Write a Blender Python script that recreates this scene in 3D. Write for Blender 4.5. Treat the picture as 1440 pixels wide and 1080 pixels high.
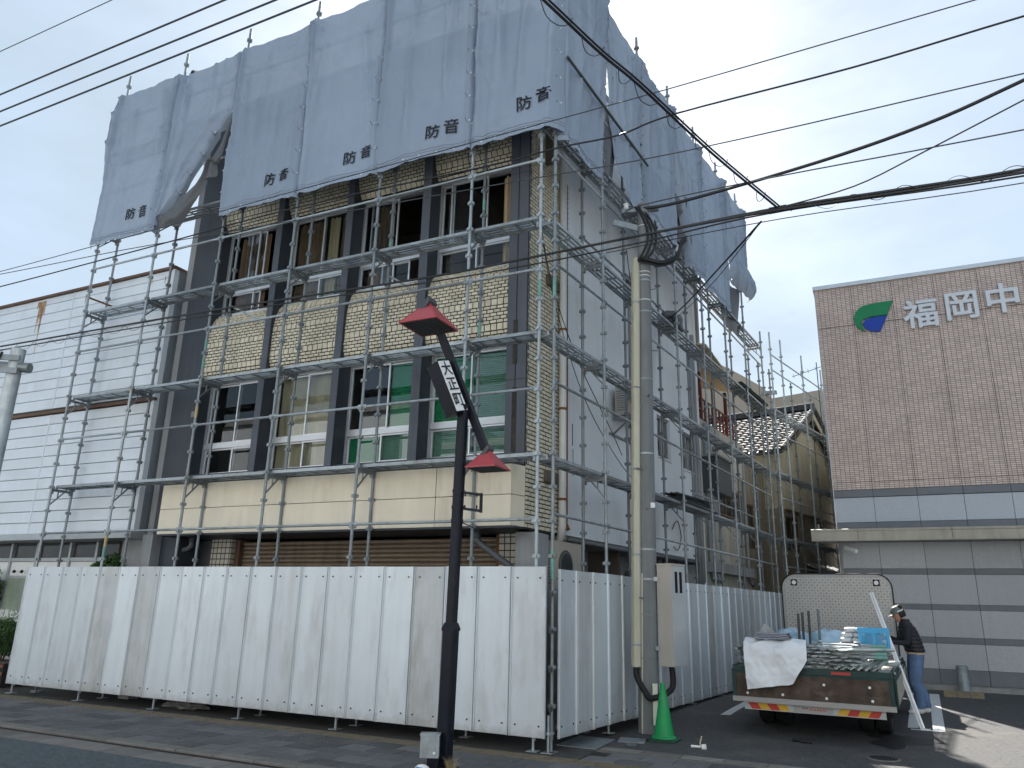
import bpy, math, random
from mathutils import Vector, Matrix, noise
R = math.radians
random.seed(7)
for o in list(bpy.data.objects):
    bpy.data.objects.remove(o)
sc = bpy.context.scene
COL = sc.collection

# ---------------------------------------------------------------- camera
CAM = Vector((3.890, -9.238, 1.70))
YAW, PITCH, ROLL = R(-25.946), R(16.281), R(1.345)
fw = Vector((math.sin(YAW) * math.cos(PITCH), math.cos(YAW) * math.cos(PITCH), math.sin(PITCH)))
rt = Vector((math.cos(YAW), -math.sin(YAW), 0))
up = rt.cross(fw)
rt2 = rt * math.cos(ROLL) + up * math.sin(ROLL)
up2 = up * math.cos(ROLL) - rt * math.sin(ROLL)
cd = bpy.data.cameras.new('camera')
cam = bpy.data.objects.new('camera', cd)
COL.objects.link(cam)
cam.matrix_world = Matrix(((rt2.x, up2.x, -fw.x, CAM.x), (rt2.y, up2.y, -fw.y, CAM.y), (rt2.z, up2.z, -fw.z, CAM.z), (0, 0, 0, 1)))
cd.sensor_fit = 'HORIZONTAL'
cd.sensor_width = 36
cd.lens = 1066.7 / 1440 * 36
cd.clip_start = 0.05
cd.clip_end = 3000
sc.camera = cam

# ---------------------------------------------------------------- sky, sun, exposure
SUN_AZ, SUN_EL = R(-22.5), R(46.0)      # azimuth from +Y towards +X
world = bpy.data.worlds.new('World')
sc.world = world
world.use_nodes = True
wn = world.node_tree
wn.nodes.clear()
wo = wn.nodes.new('ShaderNodeOutputWorld')
bg = wn.nodes.new('ShaderNodeBackground')
sky = wn.nodes.new('ShaderNodeTexSky')
sky.sky_type = 'NISHITA'
sky.sun_disc = False
sky.sun_elevation = SUN_EL
sky.sun_rotation = SUN_AZ
sky.air_density = 1.0
sky.dust_density = 1.5
sky.ozone_density = 1.0
sky.altitude = 20
# thin veil of high cloud mixed over the clear sky
tc = wn.nodes.new('ShaderNodeTexCoord')
mp = wn.nodes.new('ShaderNodeMapping')
mp.inputs['Scale'].default_value = (1.4, 1.4, 4.0)
nz = wn.nodes.new('ShaderNodeTexNoise')
nz.inputs['Scale'].default_value = 2.2
nz.inputs['Detail'].default_value = 6
nz.inputs['Roughness'].default_value = 0.55
rmp = wn.nodes.new('ShaderNodeMapRange')
rmp.inputs[1].default_value = 0.30
rmp.inputs[2].default_value = 0.72
rmp.inputs[3].default_value = 0.72
rmp.inputs[4].default_value = 0.95
mixc = wn.nodes.new('ShaderNodeMix')
mixc.data_type = 'RGBA'
mixc.inputs[7].default_value = (1.90, 2.34, 2.74, 1)
wn.links.new(tc.outputs['Generated'], mp.inputs['Vector'])
wn.links.new(mp.outputs[0], nz.inputs['Vector'])
wn.links.new(nz.outputs['Fac'], rmp.inputs[0])
wn.links.new(rmp.outputs[0], mixc.inputs[0])
wn.links.new(sky.outputs[0], mixc.inputs[6])
wn.links.new(mixc.outputs[2], bg.inputs['Color'])
bg.inputs['Strength'].default_value = 0.10
wn.links.new(bg.outputs[0], wo.inputs['Surface'])

sl = bpy.data.lights.new('sun', 'SUN')
sl.energy = 5.0
sl.angle = R(0.6)
sl.color = (1.0, 0.95, 0.87)
sun = bpy.data.objects.new('sun', sl)
COL.objects.link(sun)
sdir = Vector((math.sin(SUN_AZ) * math.cos(SUN_EL), math.cos(SUN_AZ) * math.cos(SUN_EL), math.sin(SUN_EL)))
sun.rotation_euler = (-sdir).to_track_quat('-Z', 'Y').to_euler()
sun.location = (0, 0, 40)

sc.view_settings.view_transform = 'Standard'
sc.view_settings.look = 'None'
sc.view_settings.gamma = 1
sc.view_settings.use_curve_mapping = False
sc.view_settings.exposure = 1.55
sc.cycles.max_bounces = 8
sc.cycles.transparent_max_bounces = 12
sc.cycles.use_denoising = True
sc.cycles.sample_clamp_indirect = 6

# ---------------------------------------------------------------- frames: the building front runs along X; the side turns 96 degrees away
SK = R(6.082)
SD = Vector((math.sin(SK), math.cos(SK), 0))
SROT = R(90) - SK
RA = R(13.55)
RD = Vector((math.sin(RA), math.cos(RA), 0))
RROT = R(90) - RA
P0 = SD * 12.6

def gz(y):
    if y < 0.7:
        return 0.0
    if y < 5.2:
        return 0.022 * (y - 0.7)
    return 0.099 + 0.005 * (y - 5.2)

# ---------------------------------------------------------------- mesh helpers
class MB:
    def __init__(s):
        s.v, s.f, s.mi = [], [], []
        s.cur = 0
    def add(s, vs, fs):
        b = len(s.v)
        s.v += [tuple(p) for p in vs]
        s.f += [tuple(b + i for i in f) for f in fs]
        s.mi += [s.cur] * len(fs)
        return s
    def box(s, x0, x1, y0, y1, z0, z1):
        if x0 > x1: x0, x1 = x1, x0
        if y0 > y1: y0, y1 = y1, y0
        if z0 > z1: z0, z1 = z1, z0
        return s.add([(x0, y0, z0), (x1, y0, z0), (x1, y1, z0), (x0, y1, z0), (x0, y0, z1), (x1, y0, z1), (x1, y1, z1), (x0, y1, z1)],
                     [(0, 3, 2, 1), (4, 5, 6, 7), (0, 1, 5, 4), (1, 2, 6, 5), (2, 3, 7, 6), (3, 0, 4, 7)])
    def obox(s, c, a, b, d):
        c, a, b, d = Vector(c), Vector(a), Vector(b), Vector(d)
        vs = [c - a - b - d, c + a - b - d, c + a + b - d, c - a + b - d, c - a - b + d, c + a - b + d, c + a + b + d, c - a + b + d]
        return s.add(vs, [(0, 3, 2, 1), (4, 5, 6, 7), (0, 1, 5, 4), (1, 2, 6, 5), (2, 3, 7, 6), (3, 0, 4, 7)])
    def bar(s, p, q, w, h, upv=(0, 0, 1)):
        p, q = Vector(p), Vector(q)
        t = (q - p)
        L = t.length / 2
        t.normalize()
        u = Vector(upv)
        n = t.cross(u)
        if n.length < 1e-4: n = t.cross(Vector((1, 0, 0)))
        n.normalize()
        u = n.cross(t).normalized()
        return s.obox((p + q) / 2, t * L, n * w / 2, u * h / 2)
    def cyl(s, p, q, r, n=10, r2=None, caps=True):
        p, q = Vector(p), Vector(q)
        r2 = r if r2 is None else r2
        t = (q - p).normalized()
        a = t.orthogonal().normalized()
        b = t.cross(a)
        vs = []
        for c, rr in ((p, r), (q, r2)):
            for i in range(n):
                an = 2 * math.pi * i / n
                vs.append(c + (a * math.cos(an) + b * math.sin(an)) * rr)
        fs = [(i, (i + 1) % n, n + (i + 1) % n, n + i) for i in range(n)]
        if caps:
            fs += [tuple(range(n - 1, -1, -1)), tuple(range(n, 2 * n))]
        return s.add(vs, fs)
    def tube(s, pts, r, n=6, closed=False):
        pts = [Vector(p) for p in pts]
        rs = r if isinstance(r, (list, tuple)) else [r] * len(pts)
        t0 = (pts[1] - pts[0]).normalized()
        a = t0.orthogonal().normalized()
        vs = []
        for i, p in enumerate(pts):
            if i == 0: t = pts[1] - pts[0]
            elif i == len(pts) - 1: t = pts[-1] - pts[-2]
            else: t = pts[i + 1] - pts[i - 1]
            t.normalize()
            a = (a - t * a.dot(t))
            if a.length < 1e-5: a = t.orthogonal()
            a.normalize()
            b = t.cross(a)
            for k in range(n):
                an = 2 * math.pi * k / n
                vs.append(p + (a * math.cos(an) + b * math.sin(an)) * rs[i])
        fs = []
        m = len(pts)
        for i in range(m - 1):
            for k in range(n):
                fs.append((i * n + k, i * n + (k + 1) % n, (i + 1) * n + (k + 1) % n, (i + 1) * n + k))
        fs += [tuple(range(n - 1, -1, -1)), tuple(range((m - 1) * n, m * n))]
        return s.add(vs, fs)
    def prism(s, poly, fn, d0, d1):
        n = len(poly)
        vs = [fn(a, b, d0) for a, b in poly] + [fn(a, b, d1) for a, b in poly]
        fs = [tuple(range(n)), tuple(range(2 * n - 1, n - 1, -1))]
        fs += [(i, n + i, n + (i + 1) % n, (i + 1) % n) for i in range(n)]
        return s.add(vs, fs)
    def lathe(s, prof, n=16, c=(0, 0, 0)):
        vs = []
        for r, z in prof:
            for k in range(n):
                an = 2 * math.pi * k / n
                vs.append((c[0] + r * math.cos(an), c[1] + r * math.sin(an), c[2] + z))
        m = len(prof)
        fs = []
        for i in range(m - 1):
            for k in range(n):
                fs.append((i * n + k, i * n + (k + 1) % n, (i + 1) * n + (k + 1) % n, (i + 1) * n + k))
        fs += [tuple(range(n - 1, -1, -1)), tuple(range((m - 1) * n, m * n))]
        return s.add(vs, fs)
    def loft(s, rings):
        """rings: list of lists of points of equal length"""
        n = len(rings[0])
        vs = [p for r in rings for p in r]
        fs = []
        for i in range(len(rings) - 1):
            for k in range(n):
                fs.append((i * n + k, i * n + (k + 1) % n, (i + 1) * n + (k + 1) % n, (i + 1) * n + k))
        fs += [tuple(range(n - 1, -1, -1)), tuple(range((len(rings) - 1) * n, len(rings) * n))]
        return s.add(vs, fs)
    def grid(s, fn, nu, nv):
        vs = [fn(i / nu, j / nv) for j in range(nv + 1) for i in range(nu + 1)]
        fs = [(j * (nu + 1) + i, j * (nu + 1) + i + 1, (j + 1) * (nu + 1) + i + 1, (j + 1) * (nu + 1) + i) for j in range(nv) for i in range(nu)]
        return s.add(vs, fs)
    def mesh(s, name, mats, smooth=False):
        m = bpy.data.meshes.new(name)
        m.from_pydata(s.v, [], s.f)
        if not isinstance(mats, (list, tuple)): mats = [mats]
        for x in mats: m.materials.append(x)
        if len(mats) > 1: m.polygons.foreach_set('material_index', s.mi)
        if smooth: m.polygons.foreach_set('use_smooth', [True] * len(m.polygons))
        m.update()
        return m
    def build(s, name, mats, parent=None, smooth=False, loc=None, rot=None):
        return inst(name, s.mesh(name, mats, smooth), parent, loc, rot)

def inst(name, mesh, parent=None, loc=None, rot=None):
    o = bpy.data.objects.new(name, mesh)
    COL.objects.link(o)
    if isinstance(parent, tuple):
        parent, rz = parent
        o.rotation_euler = (0, 0, rz)
    if parent is not None: o.parent = parent
    if loc is not None: o.location = loc
    if rot is not None: o.rotation_euler = rot if not isinstance(rot, (int, float)) else (0, 0, rot)
    return o

def tag(o, label, cat, group=None):
    o['label'] = label
    o['category'] = cat
    if group: o['group'] = group
    return o

def thing(name, label, cat, loc=(0, 0, 0), rotz=0, group=None):
    o = bpy.data.objects.new(name, None)
    COL.objects.link(o)
    o.location = loc
    o.rotation_euler = (0, 0, rotz)
    o.empty_display_size = 0.3
    return tag(o, label, cat, group)

def struct(o):
    o['kind'] = 'structure'
    return o

def stuff(o):
    o['kind'] = 'stuff'
    return o

def smooth_by_angle(o, ang=40):
    m = o.data
    m.polygons.foreach_set('use_smooth', [True] * len(m.polygons))
    m.set_sharp_from_angle(angle=R(ang))
    return o

def text_verts(body, size=1.0, bold=0.0, res=3):
    c = bpy.data.curves.new('text', 'FONT')
    c.body = body
    c.size = size
    c.align_x = 'CENTER'
    c.align_y = 'CENTER'
    c.resolution_u = res
    o = bpy.data.objects.new('text', c)
    COL.objects.link(o)
    dg = bpy.context.evaluated_depsgraph_get()
    m = o.evaluated_get(dg).to_mesh()
    vs = [v.co.copy() for v in m.vertices]
    fs = [tuple(p.vertices) for p in m.polygons]
    bpy.data.objects.remove(o)
    bpy.data.curves.remove(c)
    if bold:                # heavier strokes: the glyph laid over itself with small shifts, each layer a hair higher
        v0, f0, n = vs, fs, len(vs)
        vs, fs = [], []
        for k, (dx, dy) in enumerate(((0, 0), (1, 0), (-1, 0), (0, 1), (0, -1), (0.7, 0.7), (-0.7, -0.7))):
            vs += [Vector((p.x + dx * bold, p.y + dy * bold, 0.0006 * k)) for p in v0]
            fs += [tuple(i + n * k for i in f) for f in f0]
    return vs, fs

def text_solid(body, size, bold, depth):
    """extruded lettering, centred, in the XY plane, front at +Z"""
    mbt = MB()
    c = bpy.data.curves.new('text', 'FONT')
    c.body = body
    c.size = size
    c.extrude = depth / 2
    c.align_x = 'CENTER'
    c.align_y = 'CENTER'
    c.resolution_u = 4
    o = bpy.data.objects.new('text', c)
    COL.objects.link(o)
    dg = bpy.context.evaluated_depsgraph_get()
    m = o.evaluated_get(dg).to_mesh()
    v0 = [v.co.copy() for v in m.vertices]
    f0 = [tuple(p.vertices) for p in m.polygons]
    bpy.data.objects.remove(o)
    for k, (dx, dy) in enumerate(((0, 0), (1, 0), (-1, 0), (0, 1), (0, -1), (0.8, 0.8), (-0.8, -0.8), (0.8, -0.8), (-0.8, 0.8))):
        mbt.add([(p.x + dx * bold, p.y + dy * bold, p.z * (1 + 0.02 * k)) for p in v0], f0)
    return mbt.mesh('letter', MT['letter'])

# ---------------------------------------------------------------- materials
def M(name, base, rough=0.6, metal=0.0, var=0.12, scale=2.0, streak=0.0, grime=None, gscale=1.0, gamt=0.5, bump=0.0, bscale=40.0, orand=0.0, spec=0.4, gstretch=0.25, foot=None):
    m = bpy.data.materials.new(name)
    m.use_nodes = True
    nt = m.node_tree
    N = nt.nodes
    L = nt.links
    bs = N['Principled BSDF']
    bs.inputs['Roughness'].default_value = rough
    bs.inputs['Metallic'].default_value = metal
    bs.inputs['Specular IOR Level'].default_value = spec
    tcn = N.new('ShaderNodeTexCoord')
    oi = N.new('ShaderNodeObjectInfo')
    vadd = N.new('ShaderNodeVectorMath')
    vadd.operation = 'MULTIPLY_ADD'
    comb = N.new('ShaderNodeCombineXYZ')
    for k in range(3): L.new(oi.outputs['Random'], comb.inputs[k])
    vadd.inputs[1].default_value = (37.0, 53.0, 29.0)
    L.new(comb.outputs[0], vadd.inputs[0])
    L.new(tcn.outputs['Object'], vadd.inputs[2])
    vec = vadd.outputs[0]
    n1 = N.new('ShaderNodeTexNoise')
    n1.inputs['Scale'].default_value = scale
    n1.inputs['Detail'].default_value = 5
    n1.inputs['Roughness'].default_value = 0.62
    L.new(vec, n1.inputs['Vector'])
    mr = N.new('ShaderNodeMapRange')
    mr.inputs[1].default_value = 0.25
    mr.inputs[2].default_value = 0.75
    mr.inputs[3].default_value = 1 - var
    mr.inputs[4].default_value = 1 + var
    L.new(n1.outputs['Fac'], mr.inputs[0])
    fac = mr.outputs[0]
    if orand:
        mo = N.new('ShaderNodeMapRange')
        mo.inputs[3].default_value = 1 - orand
        mo.inputs[4].default_value = 1 + orand
        L.new(oi.outputs['Random'], mo.inputs[0])
        mm = N.new('ShaderNodeMath')
        mm.operation = 'MULTIPLY'
        L.new(fac, mm.inputs[0])
        L.new(mo.outputs[0], mm.inputs[1])
        fac = mm.outputs[0]
    if streak:
        mpn = N.new('ShaderNodeMapping')
        mpn.inputs['Scale'].default_value = (9, 9, 0.5)
        L.new(vec, mpn.inputs['Vector'])
        n2 = N.new('ShaderNodeTexNoise')
        n2.inputs['Scale'].default_value = 1.0
        n2.inputs['Detail'].default_value = 4
        L.new(mpn.outputs[0], n2.inputs['Vector'])
        m2 = N.new('ShaderNodeMapRange')
        m2.inputs[1].default_value = 0.3
        m2.inputs[2].default_value = 0.7
        m2.inputs[3].default_value = 1 - streak
        m2.inputs[4].default_value = 1 + streak * 0.4
        L.new(n2.outputs['Fac'], m2.inputs[0])
        mm = N.new('ShaderNodeMath')
        mm.operation = 'MULTIPLY'
        L.new(fac, mm.inputs[0])
        L.new(m2.outputs[0], mm.inputs[1])
        fac = mm.outputs[0]
    vm = N.new('ShaderNodeVectorMath')
    vm.operation = 'SCALE'
    vm.inputs[0].default_value = base
    L.new(fac, vm.inputs['Scale'])
    out = vm.outputs[0]
    if grime:
        mpg = N.new('ShaderNodeMapping')
        mpg.inputs['Scale'].default_value = (gscale, gscale, gscale * gstretch)
        L.new(vec, mpg.inputs['Vector'])
        n3 = N.new('ShaderNodeTexNoise')
        n3.inputs['Scale'].default_value = 1.0
        n3.inputs['Detail'].default_value = 8
        n3.inputs['Roughness'].default_value = 0.68
        L.new(mpg.outputs[0], n3.inputs['Vector'])
        m3 = N.new('ShaderNodeMapRange')
        m3.inputs[1].default_value = 0.52
        m3.inputs[2].default_value = 0.75
        m3.inputs[3].default_value = 0
        m3.inputs[4].default_value = gamt
        L.new(n3.outputs['Fac'], m3.inputs[0])
        mx = N.new('ShaderNodeMix')
        mx.data_type = 'RGBA'
        L.new(m3.outputs[0], mx.inputs[0])
        L.new(out, mx.inputs[6])
        mx.inputs[7].default_value = (*grime, 1)
        out = mx.outputs[2]
    if foot:                # splashed mud: (colour, height) above the lower edge
        sp = N.new('ShaderNodeSeparateXYZ')
        L.new(tcn.outputs['Object'], sp.inputs[0])
        nf = N.new('ShaderNodeTexNoise')
        nf.inputs['Scale'].default_value = 9
        nf.inputs['Detail'].default_value = 6
        nf.inputs['Roughness'].default_value = 0.7
        L.new(vec, nf.inputs['Vector'])
        ma = N.new('ShaderNodeMath')
        ma.operation = 'MULTIPLY_ADD'
        ma.inputs[1].default_value = foot[1] * 1.6
        ma.inputs[2].default_value = -foot[1] * 0.3
        L.new(nf.outputs['Fac'], ma.inputs[0])
        mf = N.new('ShaderNodeMath')
        mf.operation = 'SUBTRACT'
        L.new(ma.outputs[0], mf.inputs[0])
        L.new(sp.outputs[2], mf.inputs[1])
        mg = N.new('ShaderNodeMapRange')
        mg.inputs[1].default_value = 0.0
        mg.inputs[2].default_value = foot[1] * 0.7
        mg.inputs[4].default_value = 0.55
        L.new(mf.outputs[0], mg.inputs[0])
        mx2 = N.new('ShaderNodeMix')
        mx2.data_type = 'RGBA'
        L.new(mg.outputs[0], mx2.inputs[0])
        L.new(out, mx2.inputs[6])
        mx2.inputs[7].default_value = (*foot[0], 1)
        out = mx2.outputs[2]
    L.new(out, bs.inputs['Base Color'])
    if bump:
        n4 = N.new('ShaderNodeTexNoise')
        n4.inputs['Scale'].default_value = bscale
        n4.inputs['Detail'].default_value = 4
        L.new(vec, n4.inputs['Vector'])
        bp = N.new('ShaderNodeBump')
        bp.inputs['Strength'].default_value = bump
        bp.inputs['Distance'].default_value = 0.01
        L.new(n4.outputs['Fac'], bp.inputs['Height'])
        L.new(bp.outputs[0], bs.inputs['Normal'])
    return m

def glass_mat(name, tint=(0.75, 0.8, 0.82), refl=0.09):
    m = bpy.data.materials.new(name)
    m.use_nodes = True
    nt = m.node_tree
    N, L = nt.nodes, nt.links
    N.remove(N['Principled BSDF'])
    o = N['Material Output']
    tr = N.new('ShaderNodeBsdfTransparent')
    tr.inputs[0].default_value = (*tint, 1)
    gl = N.new('ShaderNodeBsdfGlossy')
    gl.inputs['Roughness'].default_value = 0.01
    gl.inputs['Color'].default_value = (0.9, 0.95, 1, 1)
    fr = N.new('ShaderNodeFresnel')
    fr.inputs['IOR'].default_value = 1.52
    ad = N.new('ShaderNodeMath')
    ad.operation = 'ADD'
    ad.inputs[1].default_value = refl
    ad.use_clamp = True
    L.new(fr.outputs[0], ad.inputs[0])
    ge = N.new('ShaderNodeNewGeometry')
    inv = N.new('ShaderNodeMath')
    inv.operation = 'SUBTRACT'
    inv.inputs[0].default_value = 1.0
    L.new(ge.outputs['Backfacing'], inv.inputs[1])
    mu = N.new('ShaderNodeMath')
    mu.operation = 'MULTIPLY'
    L.new(ad.outputs[0], mu.inputs[0])
    L.new(inv.outputs[0], mu.inputs[1])
    mx = N.new('ShaderNodeMixShader')
    L.new(mu.outputs[0], mx.inputs[0])
    L.new(tr.outputs[0], mx.inputs[1])
    L.new(gl.outputs[0], mx.inputs[2])
    L.new(mx.outputs[0], o.inputs['Surface'])
    return m

def cloth_mat(name, base, trans=0.03, var=0.06):
    m = M(name, base, 0.55, 0, var, 1.2, streak=0.03, bump=0.05, bscale=140, spec=0.3, orand=0.05)
    nt = m.node_tree
    N, L = nt.nodes, nt.links
    bs = N['Principled BSDF']
    tl = N.new('ShaderNodeBsdfTranslucent')
    tl.inputs[0].default_value = (*[min(1, c * 1.1) for c in base], 1)
    mx = N.new('ShaderNodeMixShader')
    mx.inputs[0].default_value = trans
    L.new(bs.outputs[0], mx.inputs[1])
    L.new(tl.outputs[0], mx.inputs[2])
    L.new(mx.outputs[0], N['Material Output'].inputs['Surface'])
    return m

def brick_mat(name, base, mortar, w, h, ms, rough=0.7, axis='XZ', offset=0.0, var=0.1):
    m = bpy.data.materials.new(name)
    m.use_nodes = True
    nt = m.node_tree
    N, L = nt.nodes, nt.links
    bs = N['Principled BSDF']
    bs.inputs['Roughness'].default_value = rough
    tcn = N.new('ShaderNodeTexCoord')
    sx = N.new('ShaderNodeSeparateXYZ')
    cx = N.new('ShaderNodeCombineXYZ')
    L.new(tcn.outputs['Object'], sx.inputs[0])
    L.new(sx.outputs[axis[0]], cx.inputs[0])
    L.new(sx.outputs[axis[1]], cx.inputs[1])
    br = N.new('ShaderNodeTexBrick')
    br.offset = offset
    br.inputs['Scale'].default_value = 1.0
    br.inputs['Brick Width'].default_value = w
    br.inputs['Row Height'].default_value = h
    br.inputs['Mortar Size'].default_value = ms
    br.inputs['Mortar Smooth'].default_value = 0.2
    br.inputs['Color1'].default_value = (*[c * (1 - var) for c in base], 1)
    br.inputs['Color2'].default_value = (*[min(1, c * (1 + var)) for c in base], 1)
    br.inputs['Mortar'].default_value = (*mortar, 1)
    L.new(cx.outputs[0], br.inputs['Vector'])
    n1 = N.new('ShaderNodeTexNoise')
    n1.inputs['Scale'].default_value = 1.3
    n1.inputs['Detail'].default_value = 4
    L.new(tcn.outputs['Object'], n1.inputs['Vector'])
    mr = N.new('ShaderNodeMapRange')
    mr.inputs[3].default_value = 0.8
    mr.inputs[4].default_value = 1.2
    L.new(n1.outputs['Fac'], mr.inputs[0])
    vm = N.new('ShaderNodeVectorMath')
    vm.operation = 'SCALE'
    L.new(br.outputs['Color'], vm.inputs[0])
    L.new(mr.outputs[0], vm.inputs['Scale'])
    L.new(vm.outputs[0], bs.inputs['Base Color'])
    bp = N.new('ShaderNodeBump')
    bp.inputs['Strength'].default_value = 0.6
    bp.inputs['Distance'].default_value = 0.004
    bp.invert = True
    L.new(br.outputs['Fac'], bp.inputs['Height'])
    L.new(bp.outputs[0], bs.inputs['Normal'])
    return m

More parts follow.
